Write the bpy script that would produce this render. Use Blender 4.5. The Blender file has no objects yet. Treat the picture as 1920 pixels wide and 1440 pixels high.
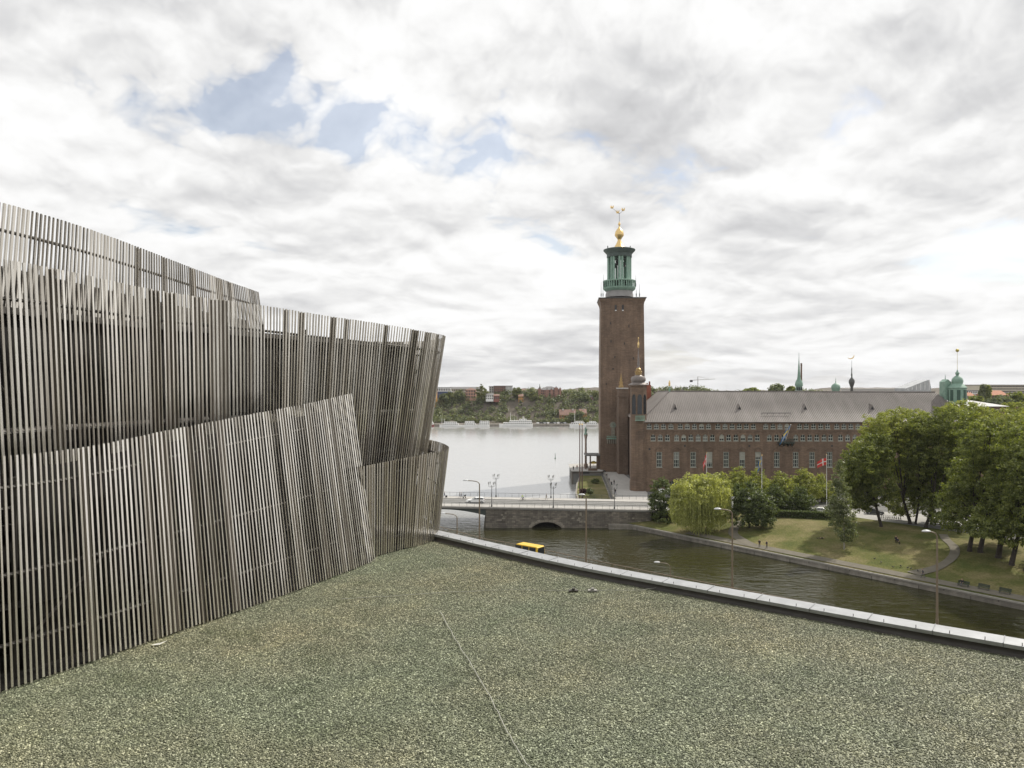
import bpy, bmesh, math, random
import numpy as np
from mathutils import Vector, Matrix

random.seed(7)
RNG = np.random.default_rng(7)
sc = bpy.context.scene
COL = sc.collection

# ------------------------------------------------------------------ camera
F = 1400.0          # focal length in pixels of the 1920 px wide photograph
HOR = 722.0         # horizon row
CH = 38.0           # camera height above the water
cam_d = bpy.data.cameras.new('camera')
cam = bpy.data.objects.new('camera', cam_d)
COL.objects.link(cam)
cam.location = (0, 0, CH)
cam.rotation_euler = (math.radians(90), 0, 0)
cam_d.sensor_width = 36.0
cam_d.lens = F / 1920.0 * 36.0
cam_d.shift_y = (HOR - 720.0) / 1920.0
cam_d.clip_start = 0.1
cam_d.clip_end = 9000
sc.camera = cam

# ------------------------------------------------------------------ light
SUN_AZ = math.radians(52)     # to the right of the view direction
SUN_EL = math.radians(47)
sdir = Vector((math.sin(SUN_AZ) * math.cos(SUN_EL), math.cos(SUN_AZ) * math.cos(SUN_EL), math.sin(SUN_EL)))
sun_d = bpy.data.lights.new('sun', 'SUN')
sun_d.energy = 3.6
sun_d.angle = math.radians(1.5)
sun_d.color = (1.0, 0.94, 0.84)
sun = bpy.data.objects.new('sun', sun_d)
COL.objects.link(sun)
sun.location = (60, 60, 120)
sun.rotation_euler = (-sdir).to_track_quat('-Z', 'Y').to_euler()

w = bpy.data.worlds.new('World')
sc.world = w
w.use_nodes = True
nt = w.node_tree
nt.nodes.clear()

def N(tree, typ, **kw):
    n = tree.nodes.new(typ)
    for k, v in kw.items():
        if k.startswith('i_'):
            key = k[2:]
            key = int(key) if key.isdigit() else key.replace('_', ' ')
            n.inputs[key].default_value = v
        else:
            setattr(n, k, v)
    return n

def math_node(tree, op, a, b=None, clamp=False):
    n = tree.nodes.new('ShaderNodeMath'); n.operation = op; n.use_clamp = clamp
    for i, v in enumerate((a, b)):
        if v is None: continue
        if isinstance(v, (int, float)): n.inputs[i].default_value = v
        else: tree.links.new(v, n.inputs[i])
    return n.outputs[0]

def ramp(tree, fac, stops, interp='LINEAR'):
    r = tree.nodes.new('ShaderNodeValToRGB')
    r.color_ramp.interpolation = interp
    els = r.color_ramp.elements
    while len(els) < len(stops): els.new(0.5)
    for e, (p, c) in zip(els, stops):
        e.position = p
        e.color = (c[0], c[1], c[2], 1) if not isinstance(c, (int, float)) else (c, c, c, 1)
    tree.links.new(fac, r.inputs[0])
    return r.outputs[0]

def build_sky():
    L = nt.links.new
    tc = N(nt, 'ShaderNodeTexCoord')
    sep = N(nt, 'ShaderNodeSeparateXYZ'); L(tc.outputs['Generated'], sep.inputs[0])
    zc = math_node(nt, 'MAXIMUM', sep.outputs[2], 0.0)
    # cloud field: heading round the horizon, rows closing up towards it
    hd = N(nt, 'ShaderNodeCombineXYZ'); L(sep.outputs[0], hd.inputs[0]); L(sep.outputs[1], hd.inputs[1])
    hn = N(nt, 'ShaderNodeVectorMath', operation='NORMALIZE'); L(hd.outputs[0], hn.inputs[0])
    hs = N(nt, 'ShaderNodeVectorMath', operation='SCALE'); L(hn.outputs[0], hs.inputs[0]); hs.inputs['Scale'].default_value = 2.2
    u = math_node(nt, 'MULTIPLY', math_node(nt, 'ARCTAN2', sep.outputs[0], sep.outputs[1]), 2.2)
    v = math_node(nt, 'DIVIDE', 0.9, math_node(nt, 'ADD', zc, 0.25))
    vz = N(nt, 'ShaderNodeCombineXYZ'); L(math_node(nt, 'SUBTRACT', math_node(nt, 'MULTIPLY', v, 0.8), math_node(nt, 'MULTIPLY', zc, 1.1)), vz.inputs[2])
    comb = N(nt, 'ShaderNodeVectorMath', operation='ADD'); hq = N(nt, 'ShaderNodeVectorMath', operation='ADD'); L(hs.outputs[0], hq.inputs[0]); hq.inputs[1].default_value = (6.6, 3.4, 10.2); L(hq.outputs[0], comb.inputs[0]); L(vz.outputs[0], comb.inputs[1])
    def warp(vec, scale, amt, detail=3.0):
        n0 = N(nt, 'ShaderNodeTexNoise', i_Scale=scale, i_Detail=detail); L(vec, n0.inputs['Vector'])
        sb = N(nt, 'ShaderNodeVectorMath', operation='SUBTRACT'); L(n0.outputs['Color'], sb.inputs[0]); sb.inputs[1].default_value = (0.5, 0.5, 0.5)
        mx = N(nt, 'ShaderNodeVectorMath', operation='MULTIPLY_ADD'); L(sb.outputs[0], mx.inputs[0]); mx.inputs[1].default_value = (amt, amt, amt); L(vec, mx.inputs[2])
        return mx.outputs[0]
    w1 = warp(comb.outputs[0], 3.0, 0.16)
    def field(vec):
        a = N(nt, 'ShaderNodeTexNoise', i_Scale=1.5, i_Detail=5.0, i_Roughness=0.5); L(vec, a.inputs['Vector'])
        tot = math_node(nt, 'MULTIPLY', a.outputs[0], 0.8)
        # billows: rounded puffs with creases between them
        for sc_, am in ((2.6, 0.22), (5.4, 0.13), (11.0, 0.075), (22.0, 0.04), (45.0, 0.02)):
            o_ = N(nt, 'ShaderNodeTexNoise', i_Scale=sc_, i_Detail=0.0); L(vec, o_.inputs['Vector'])
            e = math_node(nt, 'ABSOLUTE', math_node(nt, 'SUBTRACT', math_node(nt, 'MULTIPLY', o_.outputs[0], 2.0), 1.0))
            tot = math_node(nt, 'ADD', tot, math_node(nt, 'MULTIPLY', e, am))
        return tot
    dens = field(w1)
    upv = N(nt, 'ShaderNodeVectorMath', operation='ADD'); L(w1, upv.inputs[0]); upv.inputs[1].default_value = (0.0, 0.0, -0.07)
    relief = math_node(nt, 'SUBTRACT', dens, field(upv.outputs[0]))
    def gap(cx, cy, rx, ry, amt, rot=0.0):
        c, s = math.cos(rot), math.sin(rot)
        du = math_node(nt, 'SUBTRACT', u, cx); dv = math_node(nt, 'SUBTRACT', v, cy)
        a = math_node(nt, 'ADD', math_node(nt, 'MULTIPLY', du, c / rx), math_node(nt, 'MULTIPLY', dv, s / rx))
        b = math_node(nt, 'ADD', math_node(nt, 'MULTIPLY', du, -s / ry), math_node(nt, 'MULTIPLY', dv, c / ry))
        r2 = math_node(nt, 'ADD', math_node(nt, 'MULTIPLY', a, a), math_node(nt, 'MULTIPLY', b, b))
        e = math_node(nt, 'POWER', 2.718, math_node(nt, 'MULTIPLY', r2, -1.0))
        return math_node(nt, 'MULTIPLY', e, amt)
    g = gap(-0.58, 1.56, 0.46, 0.18, 0.29, 0.22)
    g = math_node(nt, 'ADD', g, gap(1.28, 2.30, 0.15, 0.12, 0.42))
    g = math_node(nt, 'ADD', g, gap(-0.72, 2.12, 0.16, 0.08, 0.2))
    dens2 = math_node(nt, 'SUBTRACT', dens, g)
    cover = ramp(nt, dens2, [(COV0, 0.0), (COV1, 0.7), (COV2, 1.0)])
    # grey bases / white tops
    n2 = N(nt, 'ShaderNodeTexNoise', i_Scale=1.6, i_Detail=6.0, i_Roughness=0.5)
    off = N(nt, 'ShaderNodeVectorMath', operation='ADD'); L(w1, off.inputs[0]); off.inputs[1].default_value = (3.1, 8.4, 1.9)
    L(off.outputs[0], n2.inputs['Vector'])
    shade = math_node(nt, 'SUBTRACT', n2.outputs[0], math_node(nt, 'MULTIPLY', relief, 1.5))
    ccol = ramp(nt, shade, [(0.30, (0.885, 0.885, 0.882)), (0.43, (0.83, 0.828, 0.823)), (0.54, (0.74, 0.738, 0.735)), (0.68, (0.62, 0.62, 0.625)), (0.92, (0.47, 0.47, 0.48))])
    sky = N(nt, 'ShaderNodeTexSky', sky_type='NISHITA', sun_disc=False)
    sky.sun_elevation = SUN_EL
    sky.sun_rotation = SUN_AZ
    sky.air_density = 1.0; sky.dust_density = 2.0
    b1 = N(nt, 'ShaderNodeBackground', i_Strength=0.12); L(sky.outputs[0], b1.inputs[0])
    b2 = N(nt, 'ShaderNodeBackground', i_Strength=1.0); L(ccol, b2.inputs[0])
    # thin veil of haze over the blue, thickening to the horizon
    veil = math_node(nt, 'MAXIMUM', cover, ramp(nt, zc, [(0.0, 0.95), (0.12, 0.5), (0.4, 0.45)]))
    ms = N(nt, 'ShaderNodeMixShader'); L(veil, ms.inputs[0]); L(b1.outputs[0], ms.inputs[1]); L(b2.outputs[0], ms.inputs[2])
    out = N(nt, 'ShaderNodeOutputWorld'); L(ms.outputs[0], out.inputs[0])
COV0, COV1, COV2 = 0.285, 0.335, 0.385
w.cycles.sampling_method = 'MANUAL'; w.cycles.sample_map_resolution = 512
build_sky()

sc.view_settings.view_transform = 'Standard'
sc.view_settings.look = 'None'
sc.view_settings.exposure = 0.22
sc.view_settings.gamma = 1.0
sc.view_settings.use_curve_mapping = False
sc.cycles.max_bounces = 6
sc.cycles.diffuse_bounces = 3
sc.cycles.glossy_bounces = 3
sc.cycles.transparent_max_bounces = 8
sc.cycles.use_denoising = True

# ------------------------------------------------------------------ helpers
def X(px, Y): return (px - 960.0) / F * Y
def Z(py, Y): return CH - (py - HOR) / F * Y
def P(px, py, Y): return Vector((X(px, Y), Y, Z(py, Y)))
def G(px, py, z):
    Y = F * (CH - z) / (py - HOR)
    return Vector((X(px, Y), Y, z))

ORIG = {}
def thing(name, label, cat, loc=(0, 0, 0), group=None):
    o = bpy.data.objects.new(name, None)
    o.empty_display_size = 0.5
    COL.objects.link(o)
    o.location = loc
    o['label'] = label; o['category'] = cat
    if group: o['group'] = group
    ORIG[o.name] = Vector(loc)
    return o

def tag(o, label, cat, group=None):
    o['label'] = label; o['category'] = cat
    if group: o['group'] = group
    return o

def kind(o, k, label=None):
    o['kind'] = k
    if label: o['label'] = label
    return o

class MB:
    def __init__(s): s.v = []; s.f = []; s.m = []; s.cur = 0
    def add(s, vs, fs):
        b = len(s.v); s.v.extend([tuple(p) for p in vs])
        s.f.extend([tuple(b + i for i in f) for f in fs]); s.m.extend([s.cur] * len(fs)); return s
    def box(s, c, size, rz=0.0):
        hx, hy, hz = size[0] / 2, size[1] / 2, size[2] / 2
        ca, sa = math.cos(rz), math.sin(rz)
        vs = []
        for z in (-hz, hz):
            for x, y in ((-hx, -hy), (hx, -hy), (hx, hy), (-hx, hy)):
                vs.append((c[0] + x * ca - y * sa, c[1] + x * sa + y * ca, c[2] + z))
        return s.add(vs, [(0, 3, 2, 1), (4, 5, 6, 7), (0, 1, 5, 4), (1, 2, 6, 5), (2, 3, 7, 6), (3, 0, 4, 7)])
    def bb(s, x0, x1, y0, y1, z0, z1):
        return s.box(((x0 + x1) / 2, (y0 + y1) / 2, (z0 + z1) / 2), (abs(x1 - x0), abs(y1 - y0), abs(z1 - z0)))
    def tube(s, p0, p1, r0, r1=None, n=8, cap=True):
        if r1 is None: r1 = r0
        p0 = Vector(p0); p1 = Vector(p1); d = (p1 - p0)
        if d.length < 1e-6: return s
        d.normalize()
        a = d.cross(Vector((0, 0, 1)))
        if a.length < 1e-3: a = Vector((1, 0, 0))
        a.normalize(); b = d.cross(a)
        vs = []
        for p, r in ((p0, r0), (p1, r1)):
            for i in range(n):
                t = 2 * math.pi * i / n
                vs.append(p + a * (r * math.cos(t)) + b * (r * math.sin(t)))
        fs = [(i, (i + 1) % n, n + (i + 1) % n, n + i) for i in range(n)]
        if cap: fs += [tuple(range(n - 1, -1, -1)), tuple(range(n, 2 * n))]
        return s.add(vs, fs)
    def path(s, pts, r, n=6):
        for a, b in zip(pts[:-1], pts[1:]): s.tube(a, b, r, r, n)
        return s
    def lathe(s, prof, c, n=16, rot=0.0):
        vs = []; k = len(prof)
        for (r, z) in prof:
            for i in range(n):
                t = 2 * math.pi * i / n + rot
                vs.append((c[0] + r * math.cos(t), c[1] + r * math.sin(t), c[2] + z))
        fs = []
        for j in range(k - 1):
            for i in range(n):
                fs.append((j * n + i, j * n + (i + 1) % n, (j + 1) * n + (i + 1) % n, (j + 1) * n + i))
        fs.append(tuple(range(n - 1, -1, -1))); fs.append(tuple(range((k - 1) * n, k * n)))
        return s.add(vs, fs)
    def prism(s, poly, z0, z1):
        n = len(poly)
        vs = [(p[0], p[1], z0) for p in poly] + [(p[0], p[1], z1) for p in poly]
        return s.add(vs, [tuple(range(n - 1, -1, -1)), tuple(range(n, 2 * n))] + [(i, (i + 1) % n, n + (i + 1) % n, n + i) for i in range(n)])
    def prism_y(s, poly, y0, y1):   # poly in (x, z)
        n = len(poly)
        vs = [(p[0], y0, p[1]) for p in poly] + [(p[0], y1, p[1]) for p in poly]
        return s.add(vs, [tuple(range(n)), tuple(range(2 * n - 1, n - 1, -1))] + [(i, n + i, n + (i + 1) % n, (i + 1) % n) for i in range(n)])
    def prism_x(s, poly, x0, x1):   # poly in (y, z)
        n = len(poly)
        vs = [(x0, p[0], p[1]) for p in poly] + [(x1, p[0], p[1]) for p in poly]
        return s.add(vs, [tuple(range(n - 1, -1, -1)), tuple(range(n, 2 * n))] + [(i, (i + 1) % n, n + (i + 1) % n, n + i) for i in range(n)])
    def ball(s, c, r, n=10, m=7, sz=1.0):
        prof = []
        for j in range(m + 1):
            t = math.pi * j / m
            prof.append((max(1e-3, r * math.sin(t)), -r * sz * math.cos(t)))
        return s.lathe(prof, c, n)
    def build(s, name, mats, parent=None, smooth=False, recalc=True):
        o0 = ORIG.get(parent.name, Vector((0, 0, 0))) if parent else Vector((0, 0, 0))
        me = bpy.data.meshes.new(name)
        vs = [(p[0] - o0.x, p[1] - o0.y, p[2] - o0.z) for p in s.v]
        me.from_pydata(vs, [], s.f)
        if not isinstance(mats, (list, tuple)): mats = [mats]
        for m in mats: me.materials.append(m)
        if len(mats) > 1: me.polygons.foreach_set('material_index', s.m)
        if recalc:
            bm = bmesh.new(); bm.from_mesh(me); bmesh.ops.recalc_face_normals(bm, faces=bm.faces); bm.to_mesh(me); bm.free()
        if smooth:
            me.polygons.foreach_set('use_smooth', [True] * len(me.polygons))
            me.set_sharp_from_angle(angle=math.radians(40))
        o = bpy.data.objects.new(name, me); COL.objects.link(o)
        if parent:
            o.parent = parent
        ORIG[o.name] = o0
        return o

def copy_tree(o, parent=None, loc=None, rz=None, label=None):
    c = o.copy(); COL.objects.link(c); c.parent = parent
    if loc is not None: c.location = loc
    if rz is not None: c.rotation_euler = (0, 0, rz)
    if label: c['label'] = label
    for ch in list(o.children): copy_tree(ch, c)
    return c

# ------------------------------------------------------------------ materials
MATS = {}
def mat(name, col, rough=0.6, metal=0.0, var=0.12, scale=1.5, bump=0.0, bscale=20.0, col2=None, spec=0.5, stretch=None):
    if name in MATS: return MATS[name]
    m = bpy.data.materials.new(name); m.use_nodes = True
    t = m.node_tree; b = t.nodes['Principled BSDF']
    b.inputs['Roughness'].default_value = rough
    b.inputs['Metallic'].default_value = metal
    b.inputs['Specular IOR Level'].default_value = spec
    tc = t.nodes.new('ShaderNodeTexCoord'); vec = tc.outputs['Object']
    if stretch:
        mp = t.nodes.new('ShaderNodeMapping'); mp.inputs['Scale'].default_value = stretch
        t.links.new(vec, mp.inputs[0]); vec = mp.outputs[0]
    n = N(t, 'ShaderNodeTexNoise', i_Scale=scale, i_Detail=6.0, i_Roughness=0.62); t.links.new(vec, n.inputs['Vector'])
    c2 = col2 if col2 else tuple(min(1, c * (1 + var)) for c in col)
    c1 = tuple(c * (1 - var) for c in col) if not col2 else col
    t.links.new(ramp(t, n.outputs[0], [(0.3, c1), (0.7, c2)]), b.inputs['Base Color'])
    if bump:
        nb = N(t, 'ShaderNodeTexNoise', i_Scale=bscale, i_Detail=4.0); t.links.new(vec, nb.inputs['Vector'])
        bp = N(t, 'ShaderNodeBump', i_Strength=bump); t.links.new(nb.outputs[0], bp.inputs['Height'])
        t.links.new(bp.outputs[0], b.inputs['Normal'])
    MATS[name] = m
    return m

def brick_mat(name, c1, c2, mortar, bw=0.5, bh=0.16, msize=0.014, big=0.12, tint=(1, 1, 1), bump=0.3):
    m = bpy.data.materials.new(name); m.use_nodes = True
    t = m.node_tree; b = t.nodes['Principled BSDF']; b.inputs['Roughness'].default_value = 0.85
    g = N(t, 'ShaderNodeNewGeometry')
    sp = N(t, 'ShaderNodeSeparateXYZ'); t.links.new(g.outputs['Position'], sp.inputs[0])
    a = math_node(t, 'ADD', sp.outputs[0], sp.outputs[1])
    cb = N(t, 'ShaderNodeCombineXYZ'); t.links.new(a, cb.inputs[0]); t.links.new(sp.outputs[2], cb.inputs[1])
    br = N(t, 'ShaderNodeTexBrick', i_Scale=1.0, i_Mortar_Size=msize, i_Brick_Width=bw, i_Row_Height=bh, i_Bias=0.0)
    br.inputs['Color1'].default_value = (*c1, 1); br.inputs['Color2'].default_value = (*c2, 1); br.inputs['Mortar'].default_value = (*mortar, 1)
    t.links.new(cb.outputs[0], br.inputs['Vector'])
    n = N(t, 'ShaderNodeTexNoise', i_Scale=big, i_Detail=8.0, i_Roughness=0.68); t.links.new(g.outputs['Position'], n.inputs['Vector'])
    r = ramp(t, n.outputs[0], [(0.3, 0.66), (0.7, 1.22)])
    mx = N(t, 'ShaderNodeMix', data_type='RGBA', blend_type='MULTIPLY'); mx.inputs[0].default_value = 1.0
    t.links.new(br.outputs['Color'], mx.inputs[6]); t.links.new(r, mx.inputs[7])
    # rain streaks and patched courses
    mp = N(t, 'ShaderNodeMapping'); mp.inputs['Scale'].default_value = (0.9, 0.9, 0.06); t.links.new(g.outputs['Position'], mp.inputs[0])
    n3 = N(t, 'ShaderNodeTexNoise', i_Scale=1.0, i_Detail=5.0, i_Roughness=0.6); t.links.new(mp.outputs[0], n3.inputs['Vector'])
    mp2 = N(t, 'ShaderNodeMapping'); mp2.inputs['Scale'].default_value = (0.5, 0.5, 2.2); t.links.new(g.outputs['Position'], mp2.inputs[0])
    n4 = N(t, 'ShaderNodeTexNoise', i_Scale=1.0, i_Detail=4.0); t.links.new(mp2.outputs[0], n4.inputs['Vector'])
    st = math_node(t, 'MULTIPLY', ramp(t, n3.outputs[0], [(0.3, 0.78), (0.65, 1.12)]), ramp(t, n4.outputs[0], [(0.3, 0.85), (0.7, 1.15)]))
    mx2 = N(t, 'ShaderNodeMix', data_type='RGBA', blend_type='MULTIPLY'); mx2.inputs[0].default_value = 1.0
    t.links.new(mx.outputs[2], mx2.inputs[6]); t.links.new(st, mx2.inputs[7])
    t.links.new(mx2.outputs[2], b.inputs['Base Color'])
    bp = N(t, 'ShaderNodeBump', i_Strength=bump, i_Distance=0.03); t.links.new(br.outputs['Fac'], bp.inputs['Height']); bp.invert = True
    t.links.new(bp.outputs[0], b.inputs['Normal'])
    MATS[name] = m
    return m

def leaf_mat(name, c_dark, c_mid, c_light, trans=0.35, scale=0.35):
    m = bpy.data.materials.new(name); m.use_nodes = True
    t = m.node_tree; t.nodes.clear()
    g = N(t, 'ShaderNodeNewGeometry')
    n = N(t, 'ShaderNodeTexNoise', i_Scale=scale, i_Detail=3.0); t.links.new(g.outputs['Position'], n.inputs['Vector'])
    f = math_node(t, 'ADD', math_node(t, 'MULTIPLY', g.outputs['Random Per Island'], 0.5), math_node(t, 'MULTIPLY', n.outputs[0], 0.6))
    c = ramp(t, f, [(0.25, c_dark), (0.5, c_mid), (0.8, c_light)])
    d = N(t, 'ShaderNodeBsdfDiffuse'); t.links.new(c, d.inputs[0])
    tr = N(t, 'ShaderNodeBsdfTranslucent')
    mx = N(t, 'ShaderNodeMix', data_type='RGBA', blend_type='MULTIPLY'); mx.inputs[0].default_value = 1.0
    t.links.new(c, mx.inputs[6]); mx.inputs[7].default_value = (1.25, 1.3, 0.55, 1)
    t.links.new(mx.outputs[2], tr.inputs[0])
    gl = N(t, 'ShaderNodeBsdfGlossy', i_Roughness=0.45); gl.inputs[0].default_value = (0.6, 0.6, 0.6, 1)
    s1 = N(t, 'ShaderNodeMixShader', i_0=trans); t.links.new(d.outputs[0], s1.inputs[1]); t.links.new(tr.outputs[0], s1.inputs[2])
    s2 = N(t, 'ShaderNodeMixShader', i_0=0.05); t.links.new(s1.outputs[0], s2.inputs[1]); t.links.new(gl.outputs[0], s2.inputs[2])
    o = N(t, 'ShaderNodeOutputMaterial'); t.links.new(s2.outputs[0], o.inputs[0])
    MATS[name] = m
    return m

BRICK = brick_mat('hall_brick', (0.225, 0.145, 0.095), (0.148, 0.098, 0.068), (0.18, 0.148, 0.115), bw=0.45, bh=0.15, msize=0.012)
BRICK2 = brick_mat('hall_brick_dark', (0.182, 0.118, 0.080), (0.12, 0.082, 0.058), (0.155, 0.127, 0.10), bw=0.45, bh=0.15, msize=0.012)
STONE = brick_mat('bridge_stone', (0.25, 0.22, 0.18), (0.14, 0.125, 0.105), (0.10, 0.09, 0.075), bw=1.15, bh=0.46, msize=0.03, big=0.35, bump=0.6)
QUAY = brick_mat('quay_stone', (0.30, 0.275, 0.235), (0.21, 0.19, 0.16), (0.12, 0.11, 0.09), bw=1.6, bh=0.6, msize=0.02, big=0.5)
M_GLASS = mat('window_glass', (0.02, 0.024, 0.028), 0.08, 0, 0.3, 0.6)
M_FRAME = mat('window_frame_paint', (0.50, 0.50, 0.44), 0.5)
M_COPPER = mat('verdigris_copper', (0.16, 0.27, 0.21), 0.6, 0, 0.35, 0.9, col2=(0.28, 0.41, 0.33))
M_GOLD = mat('gilding', (0.78, 0.57, 0.26), 0.38, 1.0, 0.1)
M_LEAD = mat('roof_lead', (0.170, 0.150, 0.137), 0.6, 0.0, 0.2, 0.3, col2=(0.25, 0.225, 0.207), stretch=(1, 0.3, 0.3))
M_PALE = mat('pale_plaster', (0.52, 0.50, 0.47), 0.8)
M_DARK = mat('dark_iron', (0.03, 0.03, 0.032), 0.5)
M_ASPH = mat('asphalt', (0.15, 0.147, 0.14), 0.9, 0, 0.18, 0.4, 0.2, 30)
M_WALK = mat('paving', (0.40, 0.385, 0.36), 0.85, 0, 0.12, 0.5)
M_WHITE = mat('white_paint', (0.78, 0.78, 0.76), 0.45, 0, 0.05)
M_BARK = mat('bark', (0.05, 0.04, 0.032), 0.9, 0, 0.35, 3.0, 0.5, 8)
M_BIRCH = mat('birch_bark', (0.30, 0.28, 0.25), 0.8, 0, 0.4, 4.0)
M_POLE = mat('lamp_pole_paint', (0.19, 0.145, 0.095), 0.5)
# ================================================================== STRUCTURE
# ---- water
def water_mat():
    m = bpy.data.materials.new('water'); m.use_nodes = True
    t = m.node_tree; b = t.nodes['Principled BSDF']
    b.inputs['IOR'].default_value = 1.333
    g = N(t, 'ShaderNodeNewGeometry')
    mp = N(t, 'ShaderNodeMapping'); mp.inputs['Scale'].default_value = (0.55, 1.0, 1.0); mp.inputs['Rotation'].default_value = (0, 0, 0.35)
    t.links.new(g.outputs['Position'], mp.inputs[0])
    n1 = N(t, 'ShaderNodeTexNoise', i_Scale=0.6, i_Detail=4.0, i_Roughness=0.55, i_Distortion=0.4); t.links.new(mp.outputs[0], n1.inputs['Vector'])
    n2 = N(t, 'ShaderNodeTexNoise', i_Scale=0.045, i_Detail=3.0); t.links.new(mp.outputs[0], n2.inputs['Vector'])
    k = ramp(t, n2.outputs[0], [(0.36, 0.5), (0.6, 1.0)])
    sp = N(t, 'ShaderNodeSeparateXYZ'); t.links.new(g.outputs['Position'], sp.inputs[0])
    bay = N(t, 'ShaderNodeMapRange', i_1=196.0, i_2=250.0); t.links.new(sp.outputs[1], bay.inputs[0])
    # calm bay, bright sky reflection put into its pale colour; canal dark, rippled
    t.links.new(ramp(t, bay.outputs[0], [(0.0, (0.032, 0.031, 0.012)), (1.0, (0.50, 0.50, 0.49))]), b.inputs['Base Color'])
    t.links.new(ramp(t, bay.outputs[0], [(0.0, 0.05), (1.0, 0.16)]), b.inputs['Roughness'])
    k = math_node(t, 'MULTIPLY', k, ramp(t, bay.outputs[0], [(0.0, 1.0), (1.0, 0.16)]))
    h = math_node(t, 'MULTIPLY', n1.outputs[0], k)
    bp = N(t, 'ShaderNodeBump', i_Strength=0.85, i_Distance=0.5); t.links.new(h, bp.inputs['Height'])
    # bay normals leaned to this shore, like ripple facets, to mirror bright sky
    t.links.new(math_node(t, 'MULTIPLY', bay.outputs[0], 0.5), b.inputs['Metallic'])  # part metallic on the bay to brighten its reflection
    tl = N(t, 'ShaderNodeCombineXYZ'); tl.inputs[2].default_value = 1.0; t.links.new(math_node(t, 'MULTIPLY', bay.outputs[0], -0.06), tl.inputs[1])
    t.links.new(tl.outputs[0], bp.inputs['Normal'])
    t.links.new(bp.outputs[0], b.inputs['Normal'])
    return m
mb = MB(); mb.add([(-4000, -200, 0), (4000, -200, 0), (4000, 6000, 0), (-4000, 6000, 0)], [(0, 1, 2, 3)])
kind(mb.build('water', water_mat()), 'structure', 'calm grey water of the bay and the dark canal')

# ---- far shore: wooded hill with quay
def hill_h(x, y):
    d = y - 700.0
    t = min(1.0, max(0.0, d / 60.0)); s = t * t * (3 - 2 * t)
    n = 3.0 * math.sin(x * 0.043 + 1.0) + 2.0 * math.sin(x * 0.11 + y * 0.05) + 1.2 * math.sin(x * 0.31 + 2 + y * 0.21)
    top = 26.0 + 3.0 * math.sin(x * 0.012)
    return 2.4 + s * (top + n * 0.6)
M_HILL = mat('hill_rock', (0.085, 0.075, 0.055), 0.95, 0, 0.3, 0.12, 0.6, 1.5, col2=(0.15, 0.125, 0.10))
nx, ny = 150, 40
vs = []; fs = []
for j in range(ny + 1):
    y = 696 + (j / ny) ** 1.6 * 700
    for i in range(nx + 1):
        x = -520 + i * (1700 / nx)
        vs.append((x, y, hill_h(x, y)))
for j in range(ny):
    for i in range(nx):
        a = j * (nx + 1) + i
        fs.append((a, a + 1, a + nx + 2, a + nx + 1))
mb = MB(); mb.add(vs, fs)
kind(mb.build('hill', M_HILL, None, True), 'structure', 'steep dark hill across the bay')
mb = MB(); mb.bb(-520, 1180, 684, 697, -1, 2.2)
kind(mb.build('far_quay', QUAY), 'structure', 'stone quay at the foot of the far hill')

# ---- near bank with city hall
Q0 = Vector((32.0, 196.0)); QT = Vector((0.611, -0.792)); QN = Vector((0.792, 0.611))
def lawn_z(x, y):
    d = (Vector((x, y)) - Q0).dot(QN)
    return 1.2 + min(2.9, max(0.0, 0.115 * d))
def ground_hit(px, py):
    z = 1.5
    for _ in range(30):
        p = G(px, py, z); z = z * 0.5 + 0.5 * lawn_z(p.x, p.y)
    return Vector((p.x, p.y, lawn_z(p.x, p.y)))
def qp(s, d): 
    p = Q0 + QT * s + QN * d
    return (p.x, p.y)
poly = [(30, 218), (45, 216.5), qp(-5, 25.2), qp(40, 25.2), qp(90, 25.2), qp(180, 25.2), (420, 60), (900, 300), (900, 690), (150, 690), (62, 420), (46, 324), (31, 320), (24, 312), (23.5, 286), (34.6, 284.5), (33, 262), (30.4, 232)]
mb = MB(); mb.prism(poly, -1, 4.1)
kind(mb.build('ground', M_ASPH), 'structure', 'asphalt ground around the brick city hall')
# lawn sheet
def lawn_material():
    m = bpy.data.materials.new('lawn'); m.use_nodes = True
    t = m.node_tree; b = t.nodes['Principled BSDF']; b.inputs['Roughness'].default_value = 0.95
    b.inputs['Specular IOR Level'].default_value = 0.1
    g = N(t, 'ShaderNodeNewGeometry')
    n = N(t, 'ShaderNodeTexNoise', i_Scale=0.11, i_Detail=5.0, i_Roughness=0.65); t.links.new(g.outputs['Position'], n.inputs['Vector'])
    c = ramp(t, n.outputs[0], [(0.34, (0.082, 0.098, 0.028)), (0.46, (0.122, 0.124, 0.042)), (0.57, (0.178, 0.158, 0.072)), (0.72, (0.26, 0.215, 0.115))])
    n2 = N(t, 'ShaderNodeTexNoise', i_Scale=3.0, i_Detail=6.0); t.links.new(g.outputs['Position'], n2.inputs['Vector'])
    mx = N(t, 'ShaderNodeMix', data_type='RGBA', blend_type='MULTIPLY'); mx.inputs[0].default_value = 1.0
    t.links.new(c, mx.inputs[6]); t.links.new(ramp(t, n2.outputs[0], [(0.3, 0.7), (0.7, 1.2)]), mx.inputs[7])
    t.links.new(mx.outputs[2], b.inputs['Base Color'])
    bp = N(t, 'ShaderNodeBump', i_Strength=0.5, i_Distance=0.2); t.links.new(n2.outputs[0], bp.inputs['Height']); t.links.new(bp.outputs[0], b.inputs['Normal'])
    return m
M_LAWN = lawn_material()
vs = []; fs = []
ns, nd = 80, 24
for i in range(ns + 1):
    for j in range(nd + 1):
        s = -4 + i * (184 / ns); d = 0.4 + j * (41.0 / nd)
        p = qp(s, d); vs.append((p[0], p[1], lawn_z(*p) + 0.06 + 0.10 * math.sin(s * 0.35) * math.sin(d * 0.4 + s * 0.1) * min(1, max(0, d - 4) / 4) * min(1, max(0, 20 - d) / 4)))
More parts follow.
